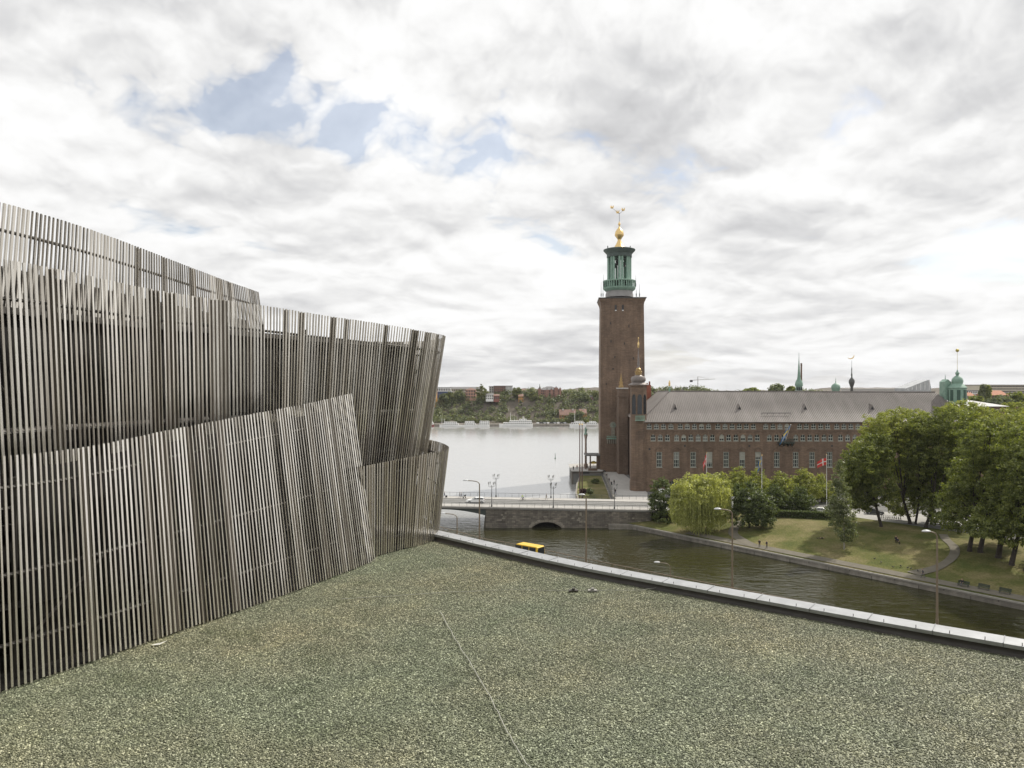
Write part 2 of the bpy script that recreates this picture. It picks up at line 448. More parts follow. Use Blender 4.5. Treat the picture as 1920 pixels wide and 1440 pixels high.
for i in range(ns):
    for j in range(nd):
        a = i * (nd + 1) + j
        fs.append((a, a + 1, a + nd + 2, a + nd + 1))
mb = MB(); mb.add(vs, fs)
kind(mb.build('lawn', M_LAWN, None, True), 'structure', 'dry grass slope of the canal park')
# quay wall of the park
mb = MB()
for s in range(0, 180, 6):
    a, b = qp(s, 0), qp(s + 5.985, 0); c, d = qp(s + 5.985, 0.9), qp(s, 0.9)
    mb.prism([a, b, c, d], 0.95, 1.24)
kq = mb.build('quay_coping', mat('coping_granite', (0.34, 0.32, 0.28), 0.8)); kind(kq, 'structure', 'pale granite edge stones of the park quay')
mb = MB(); mb.prism([qp(-6, 0.12), qp(180, 0.12), qp(180, 26), qp(-6, 26)], -1, 0.95)
kind(mb.build('quay_wall', QUAY), 'structure', 'low stone wall of the park quay')
mb = MB(); mb.bb(25.5, 33.5, 196.3, 198.7, -1, 1.15)
kind(mb.build('quay_step', QUAY), 'structure', 'low stone step at the foot of the bridge wall')

def strip(name, pts, widths, mat_, zoff, zf, label):
    vs = []; fs = []
    for i, p in enumerate(pts):
        a = Vector(pts[max(0, i - 1)]); b = Vector(pts[min(len(pts) - 1, i + 1)])
        t = (b - a); t.normalize(); n = Vector((-t.y, t.x)); w_ = widths[i] / 2
        for s_ in (1, -1):
            q = Vector(p) + n * (w_ * s_); vs.append((q.x, q.y, zf(q.x, q.y) + zoff))
    for i in range(len(pts) - 1): fs.append((2 * i, 2 * i + 1, 2 * i + 3, 2 * i + 2))
    mb = MB(); mb.add(vs, fs)
    return kind(mb.build(name, mat_), 'structure', label)
def dense(pts, n=8):
    out = []
    P_ = [Vector(p) for p in pts]
    P_ = [2 * P_[0] - P_[1]] + P_ + [2 * P_[-1] - P_[-2]]
    for i in range(1, len(P_) - 2):
        for k in range(n):
            t = k / n; a, b, c, d = P_[i - 1:i + 3]
            out.append(0.5 * ((2 * b) + (c - a) * t + (2 * a - 5 * b + 4 * c - d) * t * t + (3 * b - a - 3 * c + d) * t ** 3))
    out.append(P_[-2]); return out
M_PATH = mat('path_gravel', (0.145, 0.13, 0.10), 0.95, 0, 0.15, 0.6)
sp = [Vector(qp(s, 2.0)) for s in np.linspace(16, 176, 50)]
strip('quay_path', [tuple(p) for p in sp], [2.4] * 50, M_PATH, 0.16, lawn_z, 'pale path along the park quay')
bp_ = [ground_hit(*q).to_2d() for q in ((1712, 1077), (1755, 1066), (1784, 1048), (1790, 1030), (1775, 1014), (1768, 1003))]
dp = dense([tuple(p) for p in bp_], 6)
strip('lawn_path', [tuple(p) for p in dp], [3.0 - 1.2 * min(1, i / 9) for i in range(len(dp))], M_PATH, 0.19, lawn_z, 'worn path curving up from the quay into the trees')
bp_ = [ground_hit(*q).to_2d() for q in ((1412, 1024), (1392, 1014), (1375, 1002), (1378, 990), (1390, 978))]
dp = dense([tuple(p) for p in bp_], 6)
strip('willow_path', [tuple(p) for p in dp], [2.2] * len(dp), M_PATH, 0.19, lawn_z, 'worn path beside the willow')

# plaza path between tower and bridge
mb = MB()
mb.add([(X(1134, 290), 290, 4.32), (X(1164, 290), 290, 4.32), (X(1214, 234), 234, 4.32), (X(1214, 219), 219, 4.32), (X(1150, 219), 219, 4.32)], [(0, 1, 2, 3, 4)])
kind(mb.build('plaza_path', M_WALK), 'structure', 'pale paved walk below the tower')
# small garden by the water and its wall
mb = MB(); mb.prism([(19.6, 218.5), (29.6, 218.5), (32.8, 262), (34.4, 285.4), (25.8, 285.4), (22.6, 262), (20.4, 240)], -1, 3.4)
mb.build('garden_quay', QUAY)
kind(bpy.data.objects['garden_quay'], 'structure', 'stone edge of the small waterside garden')
mb = MB(); gp = [(20.1, 219), (29.2, 219), (32.4, 262), (34.0, 285.0), (26.2, 285.0), (23.1, 262), (20.9, 240)]; mb.add([(p[0], p[1], 3.44) for p in gp], [tuple(range(7))])
kind(mb.build('garden', M_LAWN), 'structure', 'small sunny garden between the bridge and the tower terrace')

# ---- bridge
def deck_z(x): return 5.17 - 0.0187 * (x - 9.0)
YB0, YB1 = 198.5, 216.5
br = thing('stone_bridge', 'low bridge with rubble stone abutment and dark steel arch over the canal', 'bridge', (9, 207, 0))
xa, xb = X(911, YB0), 37.0
poly = [(xa, -1.0)]
ax0, ax1, az = X(997, YB0), X(1053, YB0), 1.55
poly = [(xa, -1.0), (ax0, -1.0), (ax0, 0.02)]
for i in range(1, 12):
    t = i / 12; poly.append((ax0 + (ax1 - ax0) * t, 0.02 + az * math.sin(math.pi * t) ** 0.75))
poly += [(ax1, 0.02), (ax1, -1.0), (xb, -1.0), (xb, deck_z(xb) - 0.42), (xa, deck_z(xa) - 0.42)]
mb = MB(); mb.prism_y(poly, YB0, YB1 - 0.3)
mb.build('abutment', STONE, br)
mb = MB(); mb.bb(ax0 - 0.5, ax1 + 0.5, YB1 - 0.6, YB1 - 0.4, -0.5, 2.0); mb.build('arch_back', M_DARK, br)
# cutwater flare on the left end
mb = MB(); mb.prism_y([(xa - 0.7, -1), (xa - 0.01, -1), (xa - 0.01, 4.6), (xa - 0.35, 2.5)], YB0 + 0.6, YB1 - 0.5); mb.build('abutment_foot', STONE, br)
M_VOUS = mat('arch_stone', (0.30, 0.27, 0.22), 0.85, 0, 0.25, 1.2)
xm = (ax0 + ax1) / 2; rr = (ax1 - ax0) / 2
for i in range(13):
    t0 = math.pi * (i + 0.06) / 13; t1 = math.pi * (i + 0.94) / 13
    q = []
    def ap(t, o): return (xm - (rr + o) * math.cos(t), 0.02 + (az + o * 0.9) * max(0, math.sin(t)) ** 0.75)
    ln = 0.62 if i % 2 else 0.8
    mb = MB(); mb.prism_y([ap(t0, 0.02), ap(t1, 0.02), ap(t1, ln), ap(t0, ln)], YB0 - 0.05, YB0 + 0.3)
    mb.build('stone', M_VOUS, br)
for k in range(26):
    x = random.uniform(xa + 1, xb - 2); z = 0.46 * random.randint(3, 8) + 0.05
    if abs(x - xm) < 5 and z < 2.6: continue
    mb = MB(); mb.bb(x, x + random.uniform(0.5, 1.1), YB0 - 0.03, YB0 + 0.3, z, z + 0.42); mb.build('stone', M_VOUS, br)
# steel arch
M_STEEL = mat('bridge_steel', (0.07, 0.085, 0.08), 0.5)
xl = -62.0
top = [(xl, deck_z(xl) - 0.42), (xa, deck_z(xa) - 0.42)]
bot = []
for i in range(25):
    t = i / 24; x = xa + (-30 - xa) * t
    bot.append((x, deck_z(x) - 0.75 - 1.45 * (2 * t - 1) ** 2))
poly = top + [(xa, bot[0][1])] + bot[1:] + [(-30, -1), (xl, -1)]
mb = MB(); mb.prism_y(poly, YB0 + 0.25, YB0 + 0.7); mb.build('arch_girder', M_STEEL, br)
mb = MB(); mb.prism_y(poly, YB1 - 0.9, YB1 - 0.45); mb.build('arch_girder', M_STEEL, br)
def deck_sheet(y0, y1, z0, z1, m, name, x0=xl, x1=52.0):
    mb = MB(); mb.prism_y([(x0, deck_z(x0) + z0), (x1, deck_z(x1) + z0), (x1, deck_z(x1) + z1), (x0, deck_z(x0) + z1)], y0, y1)
    return mb.build(name, m, br)
deck_sheet(YB0 - 0.25, YB1 + 0.2, -0.42, 0.0, mat('deck_concrete', (0.24, 0.23, 0.21), 0.85), 'deck')
deck_sheet(YB0 + 4.4, YB1 - 4.2, 0.004, 0.02, M_ASPH, 'roadway')
deck_sheet(YB0 + 0.15, YB0 + 4.36, 0.004, 0.15, M_WALK, 'pavement')
deck_sheet(YB1 - 4.16, YB1 - 0.15, 0.004, 0.15, M_WALK, 'pavement')
M_LINE = mat('road_paint', (0.72, 0.72, 0.70), 0.6)
for yy in (YB0 + 6.0, (YB0 + YB1) / 2, YB1 - 6.0):
    deck_sheet(yy - 0.07, yy + 0.07, 0.024, 0.027, M_LINE, 'road_line')
M_RAIL = mat('railing_iron', (0.10, 0.105, 0.10), 0.5)
for yy in (YB0 + 0.02, YB1 - 0.02):
    mb = MB()
    for zz, r in ((1.12, 0.045), (0.62, 0.02), (0.25, 0.02)):
        mb.tube((xl, yy, deck_z(xl) + 0.15 + zz), (40, yy, deck_z(40) + 0.15 + zz), r, r, 6)
    rl = mb.build('railing', M_RAIL, br)
    post = MB(); post.box((0, 0, 0.56), (0.06, 0.06, 1.12)); pm = None
    x = -30.0
    while x < 39:
        if pm is None:
            po = post.build('railing_post', M_RAIL, None); pm = po.data; po.parent = rl
        else:
            po = bpy.data.objects.new('railing_post', pm); COL.objects.link(po); po.parent = rl
        po.location = Vector((x, yy, deck_z(x) + 0.15)) - ORIG[br.name]
        x += 2.0
# street beyond the bridge
mb = MB(); mb.add([(38, 199, 4.13), (60, 203, 4.13), (60, 216, 4.13), (38, 216, 4.13)], [(0, 1, 2, 3)])
kind(mb.build('street', M_ASPH), 'structure', 'street running on from the bridge behind the willow')
# long street along the facade side
mb = MB(); mb.add([(60.01, 203, 4.13), (110, 176, 4.13), (190, 120, 4.13), (205, 136, 4.13), (122, 190, 4.13), (60.01, 216, 4.13)], [(0, 1, 2, 3, 4, 5)])
kind(mb.build('park_street', mat('pale_street', (0.36, 0.35, 0.33), 0.9, 0, 0.1, 0.2)), 'structure', 'pale street between the park trees and the city hall')

# ---- the near street below the roof
ZS = 8.2
mb = MB(); mb.prism([(-60, 176), (-40, 40), (90, 30), (95, 60), (54.5, 87.5), (31, 107), (12, 119), (-5.5, 134.5), (-16, 152), (-22, 176)], -1, ZS)
kind(mb.build('canal_street', M_ASPH), 'structure', 'raised street along the canal below the roof')

# ---- roof terrace with gravel
ZR = CH - 7.0
edge = [G(790, 1000, ZR), G(835, 1018, ZR), G(960, 1048, ZR), G(1100, 1080, ZR), G(1400, 1137, ZR), G(1660, 1186, ZR), G(1920, 1233, ZR)]
edge = [Vector((e.x, e.y)) for e in edge]
edge.append(edge[-1] + (edge[-1] - edge[-2]) * 2.2)
edge[0] = edge[1] + (edge[1] - edge[2]) * 0.8
ed = dense([tuple(e) for e in edge], 8)
mb = MB(); mb.prism([tuple(p) for p in ed] + [(40, -6), (-34, -6), (-34, 44)], ZR - 1.0, ZR)
def gravel_mat(inst):
    m = bpy.data.materials.new('gravel_stones' if inst else 'gravel_bed'); m.use_nodes = True
    t = m.node_tree; b = t.nodes['Principled BSDF']; b.inputs['Roughness'].default_value = 0.62
    g = N(t, 'ShaderNodeNewGeometry')
    if inst:
        oi = N(t, 'ShaderNodeObjectInfo'); f = oi.outputs['Random']
    else:
        v = N(t, 'ShaderNodeTexVoronoi', i_Scale=34.0); t.links.new(g.outputs['Position'], v.inputs['Vector'])
        s = N(t, 'ShaderNodeSeparateColor'); t.links.new(v.outputs['Color'], s.inputs[0]); f = s.outputs[0]
    c = ramp(t, f, [(0.0, (0.060, 0.064, 0.045)), (0.4, (0.125, 0.133, 0.093)), (0.72, (0.205, 0.212, 0.155)), (0.9, (0.35, 0.355, 0.275)), (1.0, (0.62, 0.62, 0.52))])
    n = N(t, 'ShaderNodeTexNoise', i_Scale=0.16, i_Detail=4.0, i_Roughness=0.6); t.links.new(g.outputs['Position'], n.inputs['Vector'])
    mx = N(t, 'ShaderNodeMix', data_type='RGBA', blend_type='MULTIPLY'); mx.inputs[0].default_value = 1.0
    t.links.new(c, mx.inputs[6])
    t.links.new(ramp(t, n.outputs[0], [(0.36, (1.0, 1.07, 0.94)), (0.5, (1.07, 1.08, 0.95)), (0.66, (1.17, 1.10, 0.92))]), mx.inputs[7])
    # dust, moss and damp: broad uneven patches
    n5 = N(t, 'ShaderNodeTexNoise', i_Scale=0.55, i_Detail=6.0, i_Roughness=0.7, i_Distortion=0.6); t.links.new(g.outputs['Position'], n5.inputs['Vector'])
    mx2 = N(t, 'ShaderNodeMix', data_type='RGBA', blend_type='MULTIPLY'); mx2.inputs[0].default_value = 1.0
    t.links.new(mx.outputs[2], mx2.inputs[6]); t.links.new(ramp(t, n5.outputs[0], [(0.32, (0.74, 0.78, 0.70)), (0.5, (1.0, 1.0, 1.0)), (0.70, (1.22, 1.19, 1.12))]), mx2.inputs[7])
    t.links.new(mx2.outputs[2], b.inputs['Base Color'])
    return m
roof = mb.build('roof_terrace', gravel_mat(False)); kind(roof, 'structure', 'flat gravel roof in the foreground')
# gravel stones as instanced geometry over the part of the roof in view
rp = [tuple(p) for p in ed if p.x > -4]
poly = rp + [(17, 9), (-10, 9), (-16, 16), (-11.5, 21), (-8, 27)]
mb = MB(); mb.add([(p[0], p[1], ZR + 0.004) for p in poly], [tuple(range(len(poly)))])
gv = mb.build('gravel', gravel_mat(True), None, False, False)
bm = bmesh.new(); bm.from_mesh(gv.data)
for f_ in bm.faces:
    f_.normal_update()
    if f_.normal.z < 0: f_.normal_flip()
bmesh.ops.triangulate(bm, faces=bm.faces); bm.to_mesh(gv.data); bm.free()
kind(gv, 'stuff', 'green-grey crushed stone covering the roof')
ng = bpy.data.node_groups.new('gravel_scatter', 'GeometryNodeTree')
ng.interface.new_socket('Geometry', in_out='INPUT', socket_type='NodeSocketGeometry')
ng.interface.new_socket('Geometry', in_out='OUTPUT', socket_type='NodeSocketGeometry')
gi = ng.nodes.new('NodeGroupInput'); go = ng.nodes.new('NodeGroupOutput')
ds = ng.nodes.new('GeometryNodeDistributePointsOnFaces'); ds.inputs['Density'].default_value = 950.0; ds.inputs['Seed'].default_value = 3
ico = ng.nodes.new('GeometryNodeMeshIcoSphere'); ico.inputs['Radius'].default_value = 1.0; ico.inputs['Subdivisions'].default_value = 1
sm = ng.nodes.new('GeometryNodeSetMaterial'); sm.inputs['Material'].default_value = gv.data.materials[0]
ip = ng.nodes.new('GeometryNodeInstanceOnPoints')
rv = ng.nodes.new('FunctionNodeRandomValue'); rv.data_type = 'FLOAT_VECTOR'
rv.inputs[0].default_value = (0.007, 0.007, 0.006); rv.inputs[1].default_value = (0.030, 0.026, 0.020)
rr_ = ng.nodes.new('FunctionNodeRandomValue'); rr_.data_type = 'FLOAT_VECTOR'
rr_.inputs[0].default_value = (-0.7, -0.7, 0); rr_.inputs[1].default_value = (0.7, 0.7, 6.28)
L = ng.links.new
L(gi.outputs[0], ds.inputs['Mesh']); L(ds.outputs['Points'], ip.inputs['Points']); L(ico.outputs['Mesh'], sm.inputs['Geometry'])
L(sm.outputs[0], ip.inputs['Instance']); L(rv.outputs[0], ip.inputs['Scale']); L(rr_.outputs[0], ip.inputs['Rotation'])
L(ip.outputs[0], go.inputs[0])
md = gv.modifiers.new('scatter', 'NODES'); md.node_group = ng

# parapet: membrane upstand and coping sheets
M_MEMB = mat('roof_membrane', (0.085, 0.078, 0.07), 0.55, 0, 0.2, 2.0, 0.3, 3)
M_COPE = mat('coping_sheet', (0.36, 0.372, 0.385), 0.5, 0.15, 0.16, 2.2, 0.06, 3.0)
par = thing('roof_parapet', 'low roof parapet with pale sheet metal coping along the gravel', 'parapet', (5, 25, ZR))
def offset_curve(c, d):
    out = []
    for i, p in enumerate(c):
        t = c[min(len(c) - 1, i + 1)] - c[max(0, i - 1)]; t.normalize()
        out.append(p + Vector((-t.y, t.x)) * d)   # to the outside
    return out
ed2 = [Vector((p.x, p.y)) for p in ed]
sgn = 1.0
prof = [(-0.16, 0.015), (-0.05, 0.03), (0.0, 0.09), (0.015, 0.17), (0.10, 0.19), (0.10, 0.25)]
rows = [(offset_curve(ed2, o), z) for o, z in prof]
mb = MB(); n = len(ed2)
for c, z in rows:
    for i, p in enumerate(c): mb.v.append((p.x, p.y, ZR + z + 0.012 * math.sin(i * 1.9) * (1 if 0.05 < z < 0.18 else 0)))
for j in range(len(rows) - 1):
    for i in range(n - 1): mb.f.append((j * n + i, j * n + i + 1, (j + 1) * n + i + 1, (j + 1) * n + i)); mb.m.append(0)
mb.build('membrane', M_MEMB, par, True)
mb = MB(); cc, cd = offset_curve(ed2, 0.12), offset_curve(ed2, 0.52)
for i in range(n - 1): mb.prism([cc[i], cc[i + 1], cd[i + 1], cd[i]], ZR - 0.6, ZR + 0.24)
mb.build('upstand', M_MEMB, par)
# arc length walk for coping sheets
def walk(c, step, start=0.0):
    out = []; need = start; pos = 0.0
    for a, b in zip(c[:-1], c[1:]):
        l = (b - a).length
        while need <= pos + l:
            out.append(a + (b - a) * ((need - pos) / l)); need += step
        pos += l
    return out
ci = walk(offset_curve(ed2, -0.06), 1.62)
for k, (a, b) in enumerate(zip(ci[:-1], ci[1:])):
    t = (b - a).normalized(); nn = Vector((-t.y, t.x)); g_ = t * 0.006
    a2, b2 = a + g_, b - g_
    z0 = ZR + 0.255; zt = 0.05; wdt = 0.58; jz = random.uniform(-0.004, 0.004)
    o1, o2 = a2 + nn * wdt, b2 + nn * wdt
    mb = MB()
    vs = [(a2.x, a2.y, z0 - 0.06), (b2.x, b2.y, z0 - 0.06), (a2.x, a2.y, z0 + 0.04 + jz), (b2.x, b2.y, z0 + 0.04 + jz),
          (o1.x, o1.y, z0 + 0.075 + jz), (o2.x, o2.y, z0 + 0.075 + jz), (o1.x, o1.y, z0 - 0.08), (o2.x, o2.y, z0 - 0.08)]
    mb.add(vs, [(0, 1, 3, 2), (2, 3, 5, 4), (4, 5, 7, 6), (0, 2, 4, 6), (1, 7, 5, 3), (0, 6, 7, 1)])
    sh = mb.build('coping_sheet', M_COPE, par)
    # standing joint and clips
    mb = MB()
    p0 = Vector((a.x, a.y, z0 + 0.055)); p1 = Vector((a.x + nn.x * wdt, a.y + nn.y * wdt, z0 + 0.085))
    mb.tube(p0, p1, 0.012, 0.012, 5); mb.build('seam', M_COPE, sh)
    for fr in (0.25, 0.75):
        q = a + (b - a) * fr + nn * 0.05
        mb = MB(); mb.box((q.x, q.y, z0 + 0.075), (0.014, 0.014, 0.09)); mb.build('clip', M_MEMB, sh)

# dark glazed hotel front on whose upper floor the viewer stands (out of frame, mirrored in the steel)
mb = MB(); mb.bb(-60, 46, -3.4, -2.6, 6, 66)
kind(mb.build('hotel_wall', mat('hotel_cladding', (0.10, 0.095, 0.09), 0.5, 0, 0.2, 0.3)), 'structure', 'dark hotel wall rising behind the viewer')
mb = MB()
for r in range(16):
    for c in range(34): mb.bb(-58.5 + c * 3.05, -56.2 + c * 3.05, -2.59, -2.55, 8 + r * 3.6, 10.4 + r * 3.6)
kind(mb.build('hotel_glazing', M_GLASS), 'structure', 'rows of hotel window panes behind the viewer')
# ================================================================== CONGRESS CENTRE
def steel_mat():
    m = bpy.data.materials.new('brushed_steel'); m.use_nodes = True
    t = m.node_tree; b = t.nodes['Principled BSDF']
    b.inputs['Metallic'].default_value = 0.8
    oi = N(t, 'ShaderNodeObjectInfo')
    tc = N(t, 'ShaderNodeNewGeometry')
    mp = N(t, 'ShaderNodeMapping'); mp.inputs['Scale'].default_value = (6, 6, 0.35); t.links.new(tc.outputs['Position'], mp.inputs[0])
    n = N(t, 'ShaderNodeTexNoise', i_Scale=1.0, i_Detail=4.0); t.links.new(mp.outputs[0], n.inputs['Vector'])
    f = math_node(t, 'ADD', math_node(t, 'MULTIPLY', oi.outputs['Random'], 0.4), math_node(t, 'MULTIPLY', n.outputs[0], 0.6))
    t.links.new(ramp(t, f, [(0.2, (0.47, 0.43, 0.37)), (0.75, (0.97, 0.93, 0.86))]), b.inputs['Base Color'])
    t.links.new(math_node(t, 'ADD', math_node(t, 'MULTIPLY', n.outputs[0], 0.16), 0.14), b.inputs['Roughness'])
    return m
M_SLAT = steel_mat()
M_RAILT = mat('rail_tube', (0.055, 0.05, 0.045), 0.6, 0.1)
M_INNER = mat('inner_cladding', (0.008, 0.007, 0.0065), 0.9, 0, 0.3, 0.5)  # near-black colour stands in for the unlit interior
M_INNER2 = mat('inner_shade_floor', (0.012, 0.011, 0.010), 0.9)
cc_ = thing('congress_centre', 'angular building wrapped in leaning screens of steel slats beside the gravel roof', 'building', (-10, 26, ZR))
CO = ORIG[cc_.name]

def hat_mesh():
    mb = MB()
    # z profile, unit height, slightly folded
    pr = [(-0.5, -0.35), (-0.46, -0.5), (-0.3, -0.5), (0.5, -0.12), (0.5, 0.5), (-0.5, 0.5)]
    mb.prism(pr, 0, 1)
    me = bpy.data.meshes.new('slat'); me.from_pydata(mb.v, [], mb.f); me.materials.append(M_SLAT)
    bm = bmesh.new(); bm.from_mesh(me); bmesh.ops.recalc_face_normals(bm, faces=bm.faces); bm.to_mesh(me); bm.free()
    return me
SLAT = hat_mesh()
M_PLATE = mat('folded_plate_steel', (0.20, 0.18, 0.155), 0.45, 0.6, 0.2, 2.0, stretch=(3, 3, 0.3))  # weaker light of the recess put into the darker tone
_mb = MB(); _mb.prism([(-0.5, -0.5), (-0.3, -0.2), (0.3, -0.2), (0.5, -0.5), (0.5, 0.5), (-0.5, 0.5)], 0, 1)
_o = _mb.build('folded_plate', M_PLATE); PLATE = _o.data; bpy.data.objects.remove(_o)

def smooth_curve(pts, n=10):
    out = []
    P_ = [Vector(p) for p in pts]
    P_ = [2 * P_[0] - P_[1]] + P_ + [2 * P_[-1] - P_[-2]]
    for i in range(1, len(P_) - 2):
        for k in range(n):
            t = k / n; a, b, c, d = P_[i - 1:i + 3]
            out.append(0.5 * ((2 * b) + (c - a) * t + (2 * a - 5 * b + 4 * c - d) * t * t + (3 * b - a - 3 * c + d) * t ** 3))
    out.append(P_[-2]); return out

class Screen:
    def __init__(s, bot, top):
        s.b = smooth_curve(bot); s.t = smooth_curve(top); s.n = len(s.b)
        m = [(a + b) / 2 for a, b in zip(s.b, s.t)]
        s.len = [0.0]
        for a, b in zip(m[:-1], m[1:]): s.len.append(s.len[-1] + (b - a).length)
        s.L = s.len[-1]
    def at(s, d):
        d = min(max(d, 0), s.L - 1e-6)
        i = next(k for k in range(s.n - 1) if s.len[k + 1] >= d)
        f = (d - s.len[i]) / (s.len[i + 1] - s.len[i])
        return s.b[i].lerp(s.b[i + 1], f), s.t[i].lerp(s.t[i + 1], f)
    def tangent(s, d):
        a = s.at(d - 0.15); b = s.at(d + 0.15)
        t = ((b[0] + b[1]) - (a[0] + a[1])) / 2; t.normalize(); return t
    def normal(s, d):
        b, t = s.at(d); z = (t - b).normalized(); x = s.tangent(d); y = z.cross(x).normalized(); return y   # into the building
    def pt(s, d, h, inset=0.0):
        b, t = s.at(d); return b.lerp(t, h) + s.normal(d) * inset

def slat_matrix(s, d, width, depth, inset, e0=0.0, e1=0.0, twist=0.0):
    b, t = s.at(d); z = (t - b); L_ = z.length; z.normalize()
    x = s.tangent(d); y = z.cross(x).normalized(); x = y.cross(z).normalized()
    if twist: x, y = x * math.cos(twist) + y * math.sin(twist), y * math.cos(twist) - x * math.sin(twist)
    o = b + y * inset + z * e0
    L_ = L_ + e1 - e0
    M = Matrix(((x.x * width, y.x * depth, z.x * L_, o.x), (x.y * width, y.y * depth, z.y * L_, o.y), (x.z * width, y.z * depth, z.z * L_, o.z), (0, 0, 0, 1)))
    return Matrix.Translation(-CO) @ M

def rails(s, name, hs, r, inset, d0=0.0, d1=None, brackets=True):
    d1 = d1 or s.L
    steps = np.arange(d0, d1, 0.8)
    first = None
    for h in hs:
        mb = MB(); pts = [s.pt(d, h, inset) for d in steps]
        if first is None:
            mb.path(pts, r, 6); first = mb.build(name, M_RAILT, cc_, True)
        else:
            mb.path(pts, r, 6); mb.build('rail', M_RAILT, first, True)
    return first

rs = random.Random(11)
def slats(s, parent, spacing, width, depth, d0=0.0, d1=None, cluster=0.25, joined=None, maxn=999, tw=1.0):
    d1 = d1 or s.L
    d = d0; n = 0
    while d < d1 and n < maxn:
        run = rs.randint(3, 7); tw_ = rs.uniform(-0.36, 0.22) * tw
        for k in range(run):
            if d >= d1: break
            M = slat_matrix(s, d, width * rs.uniform(0.9, 1.15), depth, 0.0, rs.uniform(-0.02, 0.02), rs.uniform(-0.008, 0.008), tw_ + rs.uniform(-0.15, 0.15))
            if joined is None:
                o = bpy.data.objects.new('slat', SLAT); COL.objects.link(o); o.parent = parent; o.matrix_basis = M
            else:
                vs = [(Matrix.Translation(CO) @ M) @ v.co for v in SLAT.vertices]
                joined.add(vs, [tuple(p.vertices) for p in SLAT.polygons])
            n += 1
            d += spacing * rs.uniform(0.92, 1.08)
        # closed bay: a folded plate set back between close slats
        if rs.random() < cluster * 3 and d < d1:
            wdt = spacing * rs.choice((1.3, 1.3, 2.0, 2.4, 3.2))
            M = slat_matrix(s, d + wdt / 2 - spacing * 0.45, wdt, 0.03, 0.05, 0, -0.03)
            if joined is None:
                o = bpy.data.objects.new('folded_plate', PLATE); COL.objects.link(o); o.parent = parent; o.matrix_basis = M
            else:
                vs = [(Matrix.Translation(CO) @ M) @ v.co for v in SLAT.vertices]
                joined.add(vs, [tuple(p.vertices) for p in SLAT.polygons])
    return n

def v3(p, z): return Vector((p[0], p[1], z))

# screen A: front leaf leaning back
botA = [(-14.4, 12.2), (-13.0, 14.5), (-11.6, 16.9), (-10.5, 18.9), (-9.44, 21.0), (-7.89, 24.0), (-6.6, 26.8), (-5.39, 29.6)]
leanA = [0.15, 0.2, 0.3, 0.45, 0.6, 0.85, 1.02, 1.18]
pyA = [880, 868, 857, 838, 809, 778, 757, 737]
bA, tA = [], []
for (x, y), l, py in zip(botA, leanA, pyA):
    bA.append(Vector((x, y, ZR + 0.05)))
    tx, ty = x - 0.9 * l, y + 0.44 * l
    tA.append(Vector((tx, ty, Z(py, ty))))
SA = Screen(bA, tA)
ra = rails(SA, 'slat_screen', (0.18, 0.48, 0.86), 0.05, 0.16)
nA = slats(SA, ra, 0.140, 0.054, 0.026, cluster=0.2, tw=0.6)

# screen B: long leaf leaning out, curling round its nose
topB = [(-14.6, 14.0, None, 440), (-12.7, 18.5, None, 485), (-11.3, 24.0, None, 545), (-9.4, 28.0, None, 572), (-7.97, 31.0, None, 590), (-5.9, 34.5, None, 608), (-4.23, 37.0, None, 622), (-3.56, 39.2, None, 629), (-3.95, 41.6, None, 634), (-5.6, 44.0, None, 640), (-8.5, 46.0, None, 640)]
shB = [(0.1, 0.5), (0.0, 0.55), (-0.1, 0.6), (-0.2, 0.6), (-0.45, 0.5), (-0.7, 0.4), (-0.95, 0.25), (-1.02, 0.0), (-0.9, -0.35), (-0.7, -0.7), (-0.3, -0.9)]
bB, tB = [], []
for (x, y, _, py), (sx, sy) in zip(topB, shB):
    tB.append(Vector((x, y, Z(py, y)))); bB.append(Vector((x + sx, y + sy, 34.3)))
SB = Screen(bB, tB)
rb = rails(SB, 'slat_screen', (0.08, 0.36, 0.86), 0.05, 0.2)
nB = slats(SB, rb, 0.170, 0.074, 0.03, d0=2.8, cluster=0.2)

# screen D: low curl at the far end
topD = [(-6.6, 28.6), (-5.75, 29.9), (-4.7, 31.4), (-3.65, 32.9), (-3.05, 34.5), (-3.2, 37.0), (-4.3, 40.5), (-5.8, 43.0)]
botD = [(-6.6, 28.7), (-5.75, 29.95), (-4.85, 31.4), (-3.95, 32.6), (-3.42, 34.0), (-3.7, 36.4), (-4.7, 39.8), (-6.2, 42.3)]
zD = [34.75, 34.8, 34.9, 35.0, 35.0, 35.0, 35.0, 35.0]
SD = Screen([v3(p, ZR + 0.04) for p in botD], [v3(p, z) for p, z in zip(topD, zD)])
rd = rails(SD, 'slat_screen', (0.15, 0.5, 0.86), 0.045, 0.14)
jd = MB(); nD = slats(SD, rd, 0.15, 0.068, 0.026, d0=1.15, cluster=0.2, joined=jd)
jo = jd.build('slats', M_SLAT, rd); jo['kind'] = 'stuff'

# screen C: rear upper leaf
topC = [(-17.2, 18.0, 270), (-16.9, 21.0, 335), (-16.5, 24.0, 378), (-16.4, 29.0, 430), (-16.3, 35.0, 482), (-16.2, 41.0, 520), (-15.9, 47.0, 548)]
shC = [(0.0, -0.7), (0.0, -0.6), (0.0, -0.55), (0.05, -0.4), (0.15, -0.2), (0.35, -0.1), (0.6, 0.0)]
bC, tC = [], []
for (x, y, py), (sx, sy) in zip(topC, shC):
    tC.append(Vector((x, y, Z(py, y)))); bC.append(Vector((x + sx, y + sy, 39.6)))
SC_ = Screen(bC, tC)
rc = rails(SC_, 'slat_screen', (0.3, 0.8), 0.06, 0.15)
jm = MB(); jm.v = []; nC = slats(SC_, rc, 0.24, 0.10, 0.06, cluster=0.1, joined=jm)
jo = jm.build('slats', M_SLAT, rc); jo['kind'] = 'stuff'

